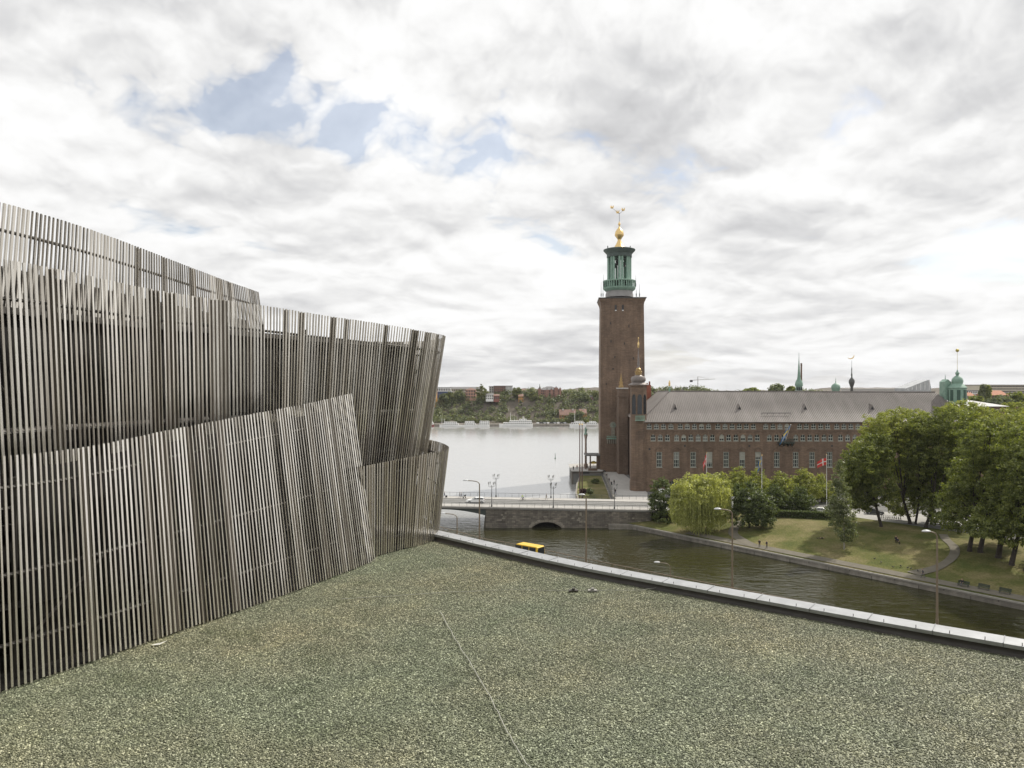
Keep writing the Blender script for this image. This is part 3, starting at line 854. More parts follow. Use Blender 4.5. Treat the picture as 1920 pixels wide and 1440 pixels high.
# dark inner volumes behind the screens
def inner_wall(s, name, inset, h0, h1, d0=0.0, d1=None, m=M_INNER, th=0.15, nseg=40):
    d1 = d1 or s.L
    mb = MB(); ds_ = np.linspace(d0, d1, nseg)
    for d in ds_:
        nrm = s.normal(d); nrm.z = 0; nrm.normalize()
        b, t = s.at(d); p = b.lerp(t, 0.5)
        q = Vector((p.x, p.y, 0)) + nrm * inset
        for z in (h0, h1): mb.v.append((q.x, q.y, z))
    for i in range(nseg - 1): mb.f.append((2 * i, 2 * i + 2, 2 * i + 3, 2 * i + 1)); mb.m.append(0)
    return mb.build(name, m, cc_, False, False)
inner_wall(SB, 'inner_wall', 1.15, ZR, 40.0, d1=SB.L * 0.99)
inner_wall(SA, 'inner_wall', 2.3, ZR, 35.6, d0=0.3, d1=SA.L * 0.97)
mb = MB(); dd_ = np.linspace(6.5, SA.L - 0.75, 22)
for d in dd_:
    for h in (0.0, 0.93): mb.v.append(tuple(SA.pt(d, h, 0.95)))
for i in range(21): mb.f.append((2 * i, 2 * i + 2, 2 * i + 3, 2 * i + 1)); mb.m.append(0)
mb.build('shade_backing', M_INNER, cc_, False, False)  # dark sheet added to keep the view through A in shade
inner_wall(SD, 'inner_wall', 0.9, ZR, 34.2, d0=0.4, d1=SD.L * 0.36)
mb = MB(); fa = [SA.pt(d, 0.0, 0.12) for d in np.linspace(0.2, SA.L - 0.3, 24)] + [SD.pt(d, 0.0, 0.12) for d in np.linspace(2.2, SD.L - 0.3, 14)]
mb.prism([(p.x, p.y) for p in fa] + [(-24, 46), (-24, 12)], ZR + 0.005, ZR + 0.03); mb.build('inner_shade_floor', M_INNER2, cc_)  # dark sheet laid over the gravel as the interior's shade
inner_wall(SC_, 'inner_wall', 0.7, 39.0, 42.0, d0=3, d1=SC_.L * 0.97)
# slab added over the inner volume to shut out sky light
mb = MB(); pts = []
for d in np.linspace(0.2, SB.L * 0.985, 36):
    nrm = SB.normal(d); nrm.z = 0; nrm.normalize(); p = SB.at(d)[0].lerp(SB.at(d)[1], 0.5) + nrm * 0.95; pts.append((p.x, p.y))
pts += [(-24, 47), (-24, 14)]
mb.prism(pts, 39.9, 40.08); mb.build('inner_sky_cap', mat('sky_cap_dark', (0.09, 0.085, 0.08), 0.9), cc_)
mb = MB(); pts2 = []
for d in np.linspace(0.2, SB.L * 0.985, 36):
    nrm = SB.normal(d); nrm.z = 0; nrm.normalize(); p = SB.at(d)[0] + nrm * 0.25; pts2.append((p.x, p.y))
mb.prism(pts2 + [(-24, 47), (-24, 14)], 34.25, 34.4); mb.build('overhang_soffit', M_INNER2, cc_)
# floor edge beams, posts and diagonal braces behind B
mb = MB(); mb.path([SB.pt(d, 0.36, 0.75) for d in np.arange(0.3, SB.L, 0.8)], 0.10, 6); mb.build('edge_beam', mat('beam_steel', (0.16, 0.145, 0.13), 0.6), cc_)
for k, d in enumerate(np.arange(1.5, SB.L - 3, 2.4)):
    mb = MB(); mb.tube(SB.pt(d, 0.04, 0.8), SB.pt(d, 0.90, 0.8), 0.06, 0.06, 6); mb.build('post', M_RAILT, cc_)
    mb = MB(); mb.tube(SB.pt(d + 0.2, 0.82, 0.55), SB.pt(d + 2.0, 0.36, 0.55), 0.035, 0.035, 5); mb.build('brace', M_RAILT, cc_)
for k, d in enumerate(np.arange(1.0, SA.L - 1, 2.6)):
    mb = MB(); mb.tube(SA.pt(d, 0.0, 0.75), SA.pt(d, 0.9, 0.45), 0.06, 0.06, 6); mb.build('post', M_RAILT, cc_)
    mb = MB(); mb.tube(SA.pt(d + 0.1, 0.15, 0.5), SA.pt(d + 2.4, 0.48, 0.5), 0.04, 0.04, 5); mb.build('brace', M_RAILT, cc_)
    mb = MB()
    for j in range(5):
        q = SA.pt(d + 0.3 + j * 0.42, 0.86, 0.22); mb.box(q, (0.10, 0.10, 0.07), 0.45)
    # bracket row that clips the slats to the rail
    mb.build('bracket_row', M_RAILT, cc_)
# service ledge behind A (walkway grating)
mb = MB()
pa = [SA.pt(d, 0.30, 0.9) for d in np.linspace(0.2, SA.L - 0.6, 24)]; pb = [SA.pt(d, 0.30, 1.7) for d in np.linspace(0.2, SA.L - 0.6, 24)]
for i in range(23):
    mb.add([pa[i], pa[i + 1], pb[i + 1], pb[i]], [(0, 1, 2, 3)])
mb.build('walkway', M_INNER2, cc_, False, False)

# loose cables on the gravel
M_CABLE = mat('pale_cable', (0.45, 0.45, 0.40), 0.6)
def cable(pxs, label):
    pts = [G(px, py, ZR) + Vector((0, 0, 0.055)) for px, py in pxs]
    pts = smooth_curve(pts, 6)
    pts = [p + Vector((rs.uniform(-.02, .02), rs.uniform(-.02, .02), rs.uniform(-0.006, 0.012))) for p in pts]
    mb = MB(); mb.path(pts, 0.009, 5)
    tag(mb.build('cable', M_CABLE, None, True), label, 'cable')
cable([(826, 1152), (850, 1195), (880, 1245), (912, 1300), (935, 1345), (952, 1378), (985, 1432), (998, 1455)], 'thin pale wire running down the gravel towards the viewer')
cable([(640, 1126), (740, 1120), (850, 1113), (950, 1109), (1040, 1110), (1130, 1110), (1200, 1109), (1240, 1104)], 'thin pale wire lying across the gravel to the parapet')
for k, (px, py) in enumerate(((1075, 1110), (1111, 1110))):
    p = G(px, py, ZR)
    mb = MB(); mb.prism([(p.x - .16, p.y - .09), (p.x + .16, p.y - .07), (p.x + .13, p.y + .1), (p.x - .14, p.y + .08)], ZR + 0.03, ZR + 0.075)
    mb.box((p.x, p.y, ZR + 0.1), (0.1, 0.1, 0.07))
    tag(mb.build('wire_holder', mat('holder_grey', (0.34, 0.33, 0.31), 0.7) if k else M_MEMB), ('dark block' if not k else 'pale block') + ' holding the wire on the gravel near the parapet', 'wire holder')
p = G(296, 1212, ZR)
mb = MB()
mb.add([(p.x - .17, p.y - .03, ZR + .05), (p.x - .05, p.y + .05, ZR + .06), (p.x + .06, p.y + .03, ZR + .085), (p.x + .2, p.y + .13, ZR + .12), (p.x + .08, p.y - .04, ZR + .07), (p.x - .06, p.y - .06, ZR + .06),
        (p.x, p.y, ZR + 0.03)], [(0, 1, 5), (1, 2, 4, 5), (2, 3, 4), (0, 6, 1), (1, 6, 2), (2, 6, 3), (3, 6, 4), (4, 6, 5), (5, 6, 0)])
tag(mb.build('feather', M_WHITE), 'white feather lying on the gravel at the foot of the slats', 'feather')
# ================================================================== CITY HALL
YF = 238.0
ZG = 4.1
def fx(px): return X(px, YF)
def fz(py): return Z(py, YF)
ch = thing('city_hall', 'long brown brick city hall with grey hipped roof and rows of windows', 'building', (90, 262, ZG))
EAVE = 26.3; RIDGE = 36.0
x0, x1 = 41.0, 148.0
M_FR2 = mat('frame_green_grey', (0.42, 0.44, 0.39), 0.5)
def zx(z): return 1190 + z / 5.143      # helper for coordinates read off an enlargement
row1 = [140, 210, 278, 350, 440, 508, 577, 645, 713, 803, 872, 940, 1010, 1077, 1145, 1265, 1335, 1402, 1470, 1590, 1655, 1725, 1795, 1862, 1950, 2018, 2086, 2154, 2222]
row2 = [178, 247, 316, 405, 474, 543, 613, 681, 750, 840, 907, 977, 1046, 1114, 1183, 1300, 1369, 1437, 1555, 1622, 1690, 1757, 1827, 1890, 1985, 2055, 2125, 2195, 2265]
row3 = [237, 403, 565, 722, 882, 1038, 1190, 1370, 1553, 1710, 1880, 2050, 2210, 2370]
R1 = [(fx(zx(a)), 1.55, fz(804.2), fz(794.6)) for a in row1]
R2 = [(fx(zx(a)), 1.5, fz(826.7), fz(814.8)) for a in row2]
R3 = [(fx(zx(a)), 1.75, fz(876), fz(847.5)) for a in row3]
xx = x0 + 12 + 0
# ground floor openings, mostly behind the trees
R4 = [(fx(1262 + 28 * k), 2.2, ZG + 0.2, ZG + 3.4) for k in range(12)]
TH = 0.45
wall = MB()
def band(z0, z1, row):
    xs = [x0]
    for (c, w_, a, b) in row: xs += [c - w_ / 2, c + w_ / 2]
    xs.append(x1)
    for i in range(0, len(xs), 2):
        if xs[i + 1] - xs[i] > 0.02: wall.bb(xs[i], xs[i + 1], YF, YF + TH, z0, z1)
zs = ZG - 0.5
for row in (R4, R3, R2, R1):
    a, b = row[0][2], row[0][3]
    wall.bb(x0, x1, YF, YF + TH, zs, a); band(a, b, row); zs = b
wall.bb(x0, x1, YF, YF + TH, zs, EAVE)
# arch spandrels that round off the window heads
def spandrel(c, w_, ztop, rise, pointed):
    h = w_ / 2
    for s_ in (-1, 1):
        pts = [(c + s_ * h, ztop)]
        for i in range(7):
            t = i / 6 * math.pi / 2
            if pointed: px_, pz_ = h * math.cos(t) ** 1.0, rise * math.sin(t) ** 0.85
            else: px_, pz_ = h * math.cos(t), rise * math.sin(t)
            pts.append((c + s_ * px_, ztop - rise + pz_))
        wall.prism_y(pts, YF + 0.004, YF + TH - 0.1)
for (c, w_, a, b) in R1: spandrel(c, w_, b + 0.002, 0.62, False)
for (c, w_, a, b) in R2: spandrel(c, w_, b + 0.002, 0.85, True)
for (c, w_, a, b) in R4: spandrel(c, w_, b + 0.002, 1.0, False)
wall.build('facade_wall', BRICK, ch)
# side walls and back mass
mb = MB()
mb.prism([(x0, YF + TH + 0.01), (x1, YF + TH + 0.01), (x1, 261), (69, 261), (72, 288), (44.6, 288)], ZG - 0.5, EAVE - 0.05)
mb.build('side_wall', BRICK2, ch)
mb = MB(); mb.bb(x0 + 0.3, x1 - 0.3, YF + TH - 0.12, YF + TH + 0.005, ZG, EAVE - 0.3); mb.build('dark_interior', M_DARK, ch)

def window_proto(name, w_, h, nx_, nz_, arch, fr=0.13):
    mb = MB()
    zt = h
    mb.bb(-w_ / 2, -w_ / 2 + fr, 0.12, 0.24, 0, zt); mb.bb(w_ / 2 - fr, w_ / 2, 0.12, 0.24, 0, zt)
    mb.bb(-w_ / 2 + fr, w_ / 2 - fr, 0.12, 0.24, 0, fr); mb.bb(-w_ / 2 + fr, w_ / 2 - fr, 0.12, 0.24, zt - fr, zt)
    for i in range(1, nx_):
        x = -w_ / 2 + w_ * i / nx_; mb.bb(x - fr * 0.42, x + fr * 0.42, 0.13, 0.22, fr, zt - fr)
    for i in range(1, nz_):
        z = h * i / nz_; t = 0.75 if i == nz_ // 2 else 0.32
        mb.bb(-w_ / 2 + fr, w_ / 2 - fr, 0.135, 0.225, z - fr * t, z + fr * t)
    mb.bb(-w_ / 2 - 0.12, w_ / 2 + 0.12, -0.1, 0.12, -0.14, -0.004)
    o = mb.build(name, M_FR2)
    p = MB(); p.bb(-w_ / 2 + 0.02, w_ / 2 - 0.02, 0.25, 0.28, 0.02, zt - 0.02)
    po = p.build('pane', M_GLASS); po.parent = o
    return o
rsb = random.Random(4)
M_BLIND = mat('blind_cream', (0.40, 0.38, 0.33), 0.8); M_BLIND2 = mat('curtain_grey', (0.20, 0.20, 0.19), 0.8)
def place_windows(row, proto):
    first = True
    for (c, w_, a, b) in row:
        loc = Vector((c, YF, a + 0.001)) - ORIG[ch.name]
        if first: proto.parent = ch; proto.location = loc; first = False
        else: wo = copy_tree(proto, ch, loc)
        if not first and proto.parent and c != row[0][0] and rsb.random() < 0.38:
            # blind or curtain drawn behind the bars
            hh = (b - a) * rsb.choice((0.35, 0.5, 0.7, 0.95)); mb = MB(); mb.bb(-w_ / 2 + 0.1, w_ / 2 - 0.1, 0.235, 0.246, b - a - hh, b - a - 0.05)
            bo = mb.build('blind', rsb.choice((M_BLIND, M_BLIND2))); bo.parent = wo
place_windows(R1, window_proto('window', 1.55, R1[0][3] - R1[0][2], 2, 2, 1, 0.15))
place_windows(R2, window_proto('window', 1.5, R2[0][3] - R2[0][2], 2, 2, 1, 0.15))
place_windows(R3, window_proto('window', 1.75, R3[0][3] - R3[0][2], 3, 4, 0, 0.16))
place_windows(R4, window_proto('window', 2.2, R4[0][3] - R4[0][2], 3, 3, 1, 0.12))
# brick relief: string courses, arch heads and corbel scallops
mb = MB()
mb.bb(x0 - 0.05, x1, YF - 0.16, YF - 0.003, EAVE - 0.5, EAVE - 0.12)
mb.bb(x0 - 0.03, x1, YF - 0.09, YF - 0.003, fz(808.8), fz(807.4))
mb.build('cornice', BRICK2, ch)
i = 0
xc = x0 + 1.0
me = None
while xc < 120:
    if me is None:
        mb = MB(); mb.prism_y([(-0.5, 0.45), (0.5, 0.45), (0.4, 0.1), (0.2, -0.22), (0.0, -0.34), (-0.2, -0.22), (-0.4, 0.1)], -0.07, -0.003)
        o = mb.build('corbel', BRICK2); me = o.data; o.parent = ch
    else:
        o = bpy.data.objects.new('corbel', me); COL.objects.link(o); o.parent = ch
    o.location = Vector((xc, YF, fz(810.6))) - ORIG[ch.name]
    xc += 1.18
mb = None
for k, (c, w_, a, b) in enumerate(R3):
    if k == 0:
        mb = MB()
        pts = [(-1.5, 0.25), (-1.2, 0.9), (-0.5, 1.35), (0, 1.6), (0.5, 1.35), (1.2, 0.9), (1.5, 0.25), (1.15, 0.25), (0.9, 0.72), (0.35, 1.05), (0, 1.2), (-0.35, 1.05), (-0.9, 0.72), (-1.15, 0.25)]
        mb.prism_y(pts, -0.12, -0.003); o = mb.build('window_hood', BRICK2); hood = o.data; o.parent = ch
    else:
        o = bpy.data.objects.new('window_hood', hood); COL.objects.link(o); o.parent = ch
    o.location = Vector((c, YF, b)) - ORIG[ch.name]
# small vents
for (px, py) in ((1284, 836), (1405, 836), (1560, 836), (1218, 842)):
    mb = MB(); mb.bb(fx(px) - 0.3, fx(px) + 0.3, YF - 0.05, YF + 0.02, fz(py) - 0.3, fz(py) + 0.3); mb.build('vent', M_DARK, ch)

# ---- roof
roofm = MB()
e0 = YF - 0.7
A_ = (x0 - 0.6, e0, EAVE); B_ = (x1 + 0.6, e0, EAVE); C_ = (141, 249, RIDGE - 0.3); D_ = (52.5, 249, RIDGE)
W0 = (44.2, 289, EAVE); W1 = (56.5, 289, RIDGE - 0.4)
bk0 = (70, 261.5, EAVE); bk1 = (x1 + 0.6, 261.5, EAVE); W2 = (73, 289, EAVE)
mid = lambda a, b, t, dz: (a[0] + (b[0] - a[0]) * t, a[1] + (b[1] - a[1]) * t, a[2] + (b[2] - a[2]) * t + dz)
# slight bell-cast sweep near the eaves
def slope(a, b, c, d):
    a1, d1 = mid(a, d, 0.3, -0.35), mid(a, d, 0.3, -0.35)
    l1 = mid(a, d, 0.3, -0.35); r1 = mid(b, c, 0.3, -0.35)
    roofm.add([a, b, r1, l1], [(0, 1, 2, 3)]); roofm.add([l1, r1, c, d], [(0, 1, 2, 3)])
slope(A_, B_, C_, D_); slope(W0, A_, D_, W1); slope(B_, bk1, C_, C_); slope(bk1, bk0, D_, C_); slope(bk0, W2, W1, D_)
roofm.add([A_, B_, (B_[0], e0, EAVE - 0.16), (A_[0], e0, EAVE - 0.16)], [(0, 1, 2, 3)])
roofm.add([(A_[0], e0, EAVE - 0.16), (B_[0], e0, EAVE - 0.16), (B_[0], YF + 0.2, EAVE - 0.16), (A_[0], YF + 0.2, EAVE - 0.16)], [(0, 1, 2, 3)])
rf = roofm.build('roof', M_LEAD, ch)
sm_ = MB()
for k in range(0, 190):
    x = A_[0] + 0.3 + k * 0.58
    if x > B_[0]: break
    # point on the eave; seam runs up the slope, clipped by the left hip
    t = 1.0
    if x < D_[0]: t = (x - A_[0]) / (D_[0] - A_[0])
    if x > C_[0]: t = max(0.0, (B_[0] - x) / (B_[0] - C_[0]))
    def ps(t_):
        y = e0 + (249 - e0) * t_
        z = EAVE + (RIDGE - 0.1 - EAVE) * t_ - (0.35 * (t_ / 0.3) if t_ < 0.3 else 0.35 * (1 - (t_ - 0.3) / 0.7))
        return (x, y, z)
    ks = [0.0, min(0.3, t)] + ([t] if t > 0.31 else [])
    for a, b in zip(ks[:-1], ks[1:]):
        p, q = ps(a), ps(b)
        sm_.add([(p[0] - .05, p[1], p[2] - .02), (p[0] + .05, p[1], p[2] - .02), (p[0], p[1], p[2] + .13), (q[0] - .05, q[1], q[2] - .02), (q[0] + .05, q[1], q[2] - .02), (q[0], q[1], q[2] + .13)], [(0, 1, 2), (0, 3, 4, 1), (1, 4, 5, 2), (2, 5, 3, 0), (3, 5, 4)])
so = sm_.build('roof_seams', M_LEAD, rf); so['kind'] = 'stuff'
# ridge and hip rolls
mb = MB(); mb.tube(D_, C_, 0.2, 0.2, 6); mb.tube(A_, D_, 0.16, 0.16, 6); mb.tube(D_, W1, 0.2, 0.2, 6); mb.build('ridge_roll', M_LEAD, ch)
# eave snow guard
mb = MB(); p0 = Z(781, 240.3); mb.tube((X(1428, 240.2), 240.2, 29.0), (X(1483, 240.2), 240.2, 29.0), 0.10, 0.10, 5)
for q in np.linspace(X(1428, 240.2), X(1483, 240.2), 6): mb.tube((q, 240.3, 28.3), (q, 240.2, 29.0), 0.05, 0.05, 5)
mb.build('snow_guard', M_DARK, ch)
# little triangular dormers
for px in (1265, 1385, 1508, 1633, 1752):
    yc = 243.2; x = X(px, yc); zb = 29.7; w_ = 0.95
    mb = MB()
    f0 = (x - w_, yc - 0.9, zb - 0.1); f1 = (x + w_, yc - 0.9, zb - 0.1); f2 = (x, yc - 0.9, zb + 1.9); bk = (x, yc + 2.2, zb + 2.4)
    b0 = (x - w_, yc + 0.4, zb + 0.2); b1 = (x + w_, yc + 0.4, zb + 0.2)
    mb.add([f0, f1, f2, bk, b0, b1], [(0, 4, 3, 2), (1, 2, 3, 5), (0, 2, 1)])
    d_ = mb.build('dormer', M_LEAD, ch, False, False)
    mb = MB(); mb.add([(x - w_ * 0.66, yc - 0.93, zb + 0.08), (x + w_ * 0.66, yc - 0.93, zb + 0.08), (x, yc - 0.93, zb + 1.45)], [(0, 1, 2)])
    mb.build('dormer_opening', M_DARK, d_, False, False)
# gilt ridge figure
c0 = Vector((52.5, 249, RIDGE))
mb = MB(); mb.lathe([(0.35, -0.6), (0.3, 1.0), (0.12, 1.1), (0.12, 1.6)], c0, 8); mb.build('finial_base', M_COPPER, ch)
mb = MB(); mb.lathe([(0.15, 1.6), (0.42, 1.9), (0.28, 2.3), (0.38, 2.7), (0.2, 3.0), (0.24, 3.2), (0.05, 3.6)], c0, 8); mb.build('finial_figure', M_GOLD, ch, True)
# balcony with flag in the middle of the front
bx = fx(1473)
mb = MB(); mb.bb(bx - 2.6, bx + 2.6, YF - 1.3, YF - 0.004, fz(831), fz(829)); 
for k in range(14): mb.box((bx - 2.5 + k * 0.385, YF - 1.25, fz(829) + 0.5), (0.12, 0.12, 1.0))
mb.bb(bx - 2.6, bx + 2.6, YF - 1.33, YF - 1.15, fz(829) + 1.0, fz(829) + 1.15)
for k in (-2, -0.7, 0.7, 2): mb.add([(bx + k - .2, YF - 1.2, fz(831)), (bx + k + .2, YF - 1.2, fz(831)), (bx + k + .2, YF - 0.004, fz(831)), (bx + k - .2, YF - 0.004, fz(831)), (bx + k - .15, YF - 0.05, fz(837)), (bx + k + .15, YF - 0.05, fz(837))], [(0, 3, 2, 1), (0, 1, 5, 4), (0, 4, 3), (1, 2, 5), (2, 3, 4, 5)])
mb.build('balcony', mat('dark_copper', (0.045, 0.06, 0.05), 0.6, 0, 0.3), ch)
fl = thing('facade_flag', 'blue and yellow cross flag on a slanting pole over the balcony', 'flag', (bx, YF - 1.0, fz(828)))
pa = Vector((bx - 0.4, YF - 0.6, fz(829))); pb = Vector((fx(1473.5), YF - 4.2, fz(795)))
mb = MB(); mb.tube(pa, pb, 0.09, 0.06, 6); mb.ball(pb, 0.16); mb.build('pole', M_WHITE, fl)
M_BLUE = mat('flag_blue', (0.05, 0.17, 0.42), 0.8); M_YEL = mat('flag_yellow', (0.85, 0.62, 0.07), 0.8)
M_REDF = mat('flag_red', (0.65, 0.06, 0.055), 0.8); M_WHF = mat('flag_white', (0.75, 0.75, 0.73), 0.8)
def flag_grid(origin, hoist, fly, sag, base, cross, name_parent, nu=26, nv=16, amp=0.16, ph=0.0):
    mb = MB()
    hoist = Vector(hoist); fly = Vector(fly); o = Vector(origin)
    nrm = hoist.cross(fly).normalized()
    for j in range(nv + 1):
        for i in range(nu + 1):
            u, v = i / nu, j / nv
            p = o + hoist * v + fly * u + Vector((0, 0, -sag * u * u)) + nrm * (amp * u ** 0.5 * math.sin(u * 9 + v * 2.2 + ph)) + Vector((0, 0, 0.10 * math.sin(u * 7 + ph) * u))
            mb.v.append(tuple(p))
    for j in range(nv):
        for i in range(nu):
            u, v = (i + 0.5) / nu, (j + 0.5) / nv
            a = j * (nu + 1) + i
            mb.f.append((a, a + 1, a + nu + 2, a + nu + 1)); mb.m.append(1 if (0.30 < u < 0.45 or 0.41 < v < 0.59) else 0)
    return mb.build('cloth', [base, cross], name_parent, True, False)
h_ = (pa - pb).normalized()
flag_grid(pb + h_ * 0.15, (-1.3, 0.5, -1.6), (-1.9, 0.5, -4.4), 0.4, M_BLUE, M_YEL, fl, amp=0.2)

# ---- right wing with low hip roof and copper cupola
mb = MB(); mb.bb(141, X(1886, 247), 247, 278, ZG - 0.5, 30.9); mb.build('wing_wall', BRICK, ch)
xr = X(1890, 246.4)
mb = MB(); a, b, c, d = (139.5, 246.3, 31.0), (xr + 0.4, 246.3, 31.0), (xr + 0.4, 279, 31.0), (139.5, 279, 31.0)
e, f_ = (142, 256, 35.0), (148, 262, 34.6)
mb.add([a, b, c, d, e, f_], [(0, 1, 5, 4), (1, 2, 5), (2, 3, 4, 5), (3, 0, 4)])
mb.add([(139.5, 246.3, 30.84), (xr + 0.4, 246.3, 30.84), b, a], [(0, 1, 2, 3)]); mb.build('wing_roof', mat('wing_roof_metal', (0.36, 0.355, 0.35), 0.55, 0, 0.12, 0.4), ch)
YC = 245.0; cx = X(1795, YC)
cu = Vector((cx, YC, 0))
def cz(py): return Z(py, YC)
mb = MB(); r8 = 2.65
mb.lathe([(r8, cz(757)), (r8, cz(729)), (r8 * 1.07, cz(728)), (r8 * 1.07, cz(726.5)), (r8 * 0.98, cz(725)), (r8 * 0.8, cz(722)), (1.55, cz(719)), (1.7, cz(717)), (1.75, cz(714)), (1.5, cz(709.5)), (0.9, cz(706)), (0.45, cz(704.2)), (0.4, cz(703)), (0.62, cz(701)), (0.62, cz(699)), (0.3, cz(697)), (0.15, cz(694)), (0.06, cz(693))], cu, 16)
cup = mb.build('cupola', M_COPPER, ch, True)
for k in range(8):
    t = 2 * math.pi * (k + 0.5) / 8
    q = cu + Vector((math.cos(t) * r8 * 0.985, math.sin(t) * r8 * 0.985, (cz(731) + cz(752)) / 2))
    mb = MB(); mb.box(q, (0.12, 1.0, cz(731) - cz(752)), t); mb.build('louvre', mat('louvre_dark', (0.05, 0.10, 0.075), 0.7), cup)
mb = MB(); mb.tube((cx, YC, cz(694)), (cx, YC, cz(660)), 0.06, 0.05, 5); mb.ball((cx, YC, cz(657)), 0.55); mb.build('finial', mat('dull_gold', (0.45, 0.38, 0.12), 0.45, 0.7), cup)
gx = X(1774, 247)
mb = MB(); mb.prism_y([(gx - 1.1, 33), (gx + 1.1, 33), (gx + 1.1, cz(716)), (gx, cz(711)), (gx - 1.1, cz(716))], 246, 249); mb.lathe([(0.16, cz(712)), (0.1, cz(706)), (0.03, cz(702))], (gx, 247.5, 0), 6)
mb.build('lantern', M_COPPER, ch)
mb = MB(); mb.bb(X(1778, 249), X(1789, 249), 248.5, 250, 35, cz(717)); mb.build('lantern_link', M_PALE, ch)

# ---- turrets above the ridge, behind
def spire(name, prof, px, Y, label, cat, m=M_COPPER, n=10, extra=None):
    t = thing(name, label, cat, (X(px, Y), Y, ZG))
    mb = MB(); mb.lathe([(r * Y / F, Z(py, Y)) for r, py in prof], (X(px, Y), Y, 0), n)
    mb.build('spire_body' if cat == 'spire' else 'dome_body', m, t, True)
    return t
def shaft(t, px, Y, w_, py, m):
    mb = MB(); s_ = w_ * Y / F; mb.bb(X(px, Y) - s_ / 2, X(px, Y) + s_ / 2, Y - s_ / 2, Y + s_ / 2, ZG, Z(py, Y)); mb.build('tower_shaft', m, t)
t = spire('copper_spire', [(6.2, 734), (6.2, 724), (7.2, 723.5), (7.4, 720), (6.0, 715), (3.6, 711), (2.8, 706), (2.0, 695), (1.1, 682), (0.5, 672), (0.25, 661)], 1498, 300, 'slender green copper spire rising behind the grey roof ridge', 'spire')
shaft(t, 1498, 300, 12, 732.5, M_PALE)
for k in (-1, 0, 1):
    mb = MB(); mb.bb(X(1498 + k * 4 - 1, 299), X(1498 + k * 4 + 1, 299), 298.4, 298.75, Z(732, 299), Z(726, 299)); mb.build('opening', M_DARK, t)
t = thing('brick_chimney', 'tall thin brown chimney just beside the green copper spire', 'chimney', (X(1502.5, 330), 330, ZG))
mb = MB(); mb.lathe([(2.1 * 330 / F, ZG), (1.5 * 330 / F, Z(683, 330)), (1.7 * 330 / F, Z(682.5, 330)), (1.7 * 330 / F, Z(681, 330))], (X(1502.5, 330), 330, 0), 12); mb.build('stack', BRICK, t, True)
mb = MB(); mb.lathe([(1.75 * 330 / F, Z(685.5, 330)), (1.75 * 330 / F, Z(684.5, 330))], (X(1502.5, 330), 330, 0), 12); mb.build('band', BRICK2, t)
t = spire('copper_dome', [(5.5, 740), (6.5, 733), (8.3, 728), (8.0, 724), (6.0, 721), (2.5, 719), (0.9, 718), (0.5, 714), (0.15, 708)], 1567, 285, 'small pale green dome peeping over the grey roof ridge', 'dome')
shaft(t, 1567, 285, 10, 735, BRICK)
t = spire('moon_spire', [(2.6, 738), (2.4, 726), (3.2, 724), (5.4, 717), (5.0, 712.5), (2.5, 709.5), (1.2, 707), (1.5, 703), (0.7, 698), (0.9, 692), (0.3, 688), (0.2, 676)], 1597, 285, 'dark onion spire with gilt crescent moon above the roof ridge', 'spire', mat('dark_lead', (0.09, 0.09, 0.085), 0.5))
shaft(t, 1597, 285, 7, 735, BRICK)
mb = MB(); yq = 285; s_ = yq / F; pts = []
for i in range(15):
    a = -2.6 + i / 14 * 2.9; pts.append((X(1595, yq) + 6.5 * s_ * math.cos(a), Z(667, yq) + 6.5 * s_ * math.sin(a)))
for i in range(13, 0, -1):
    a = -2.6 + i / 14 * 2.9; w_ = 1.9 * math.sin(math.pi * i / 14); pts.append((X(1595, yq) + (6.5 - w_) * s_ * math.cos(a), Z(667, yq) + (6.5 - w_) * s_ * math.sin(a)))
mb.prism_y(pts, yq - 0.12, yq + 0.12); mb.build('crescent', M_GOLD, t)

# ---- corner turret with gilt spire
YT = 236.6
tu = thing('corner_turret', 'round brick corner turret with lead bulb and gilded spire before the tower', 'turret', (X(1197, YT + 2.8), YT + 2.8, ZG))
tc_ = Vector((X(1197, YT + 2.8), YT + 2.8, 0)); u = YT / F
def tz(py): return Z(py, YT)
r0 = 16.2 * u
mb = MB(); mb.lathe([(r0 * 1.05, ZG - 0.5), (r0 * 1.05, tz(905)), (r0, tz(904)), (r0, tz(789)), (r0 * 0.97, tz(788)), (r0 * 0.97, tz(723))], tc_, 8, math.pi / 8); mb.build('shaft', BRICK, tu)
mb = MB(); mb.lathe([(r0 * 1.18, tz(722.5)), (r0 * 1.2, tz(721)), (r0 * 0.85, tz(718)), (r0 * 0.72, tz(716.5)), (r0 * 0.85, tz(714)), (r0 * 0.88, tz(710)), (r0 * 0.75, tz(706)), (r0 * 0.45, tz(704.5)), (r0 * 0.38, tz(703))], tc_, 16)
mb.build('bulb_roof', mat('lead_brown', (0.22, 0.19, 0.175), 0.45, 0.2, 0.2), tu, True)
mb = MB(); mb.lathe([(r0 * 0.36, tz(703)), (r0 * 0.40, tz(698)), (r0 * 0.3, tz(694)), (r0 * 0.32, tz(692)), (r0 * 0.16, tz(689))], tc_, 12); 
for k in range(8):
    a = 2 * math.pi * k / 8; mb.ball(tc_ + Vector((math.cos(a) * r0 * 0.36, math.sin(a) * r0 * 0.36, tz(697))), 0.25, 6, 5)
mb.build('gilt_crown', mat('old_gold', (0.34, 0.23, 0.10), 0.45, 0.7), tu, True)
mb = MB(); mb.lathe([(r0 * 0.22, tz(692)), (r0 * 0.12, tz(685)), (r0 * 0.16, tz(683)), (r0 * 0.1, tz(675)), (r0 * 0.12, tz(673)), (r0 * 0.05, tz(662)), (r0 * 0.03, tz(650))], tc_, 8); mb.build('spindle', MATS['lead_brown'], tu, True)
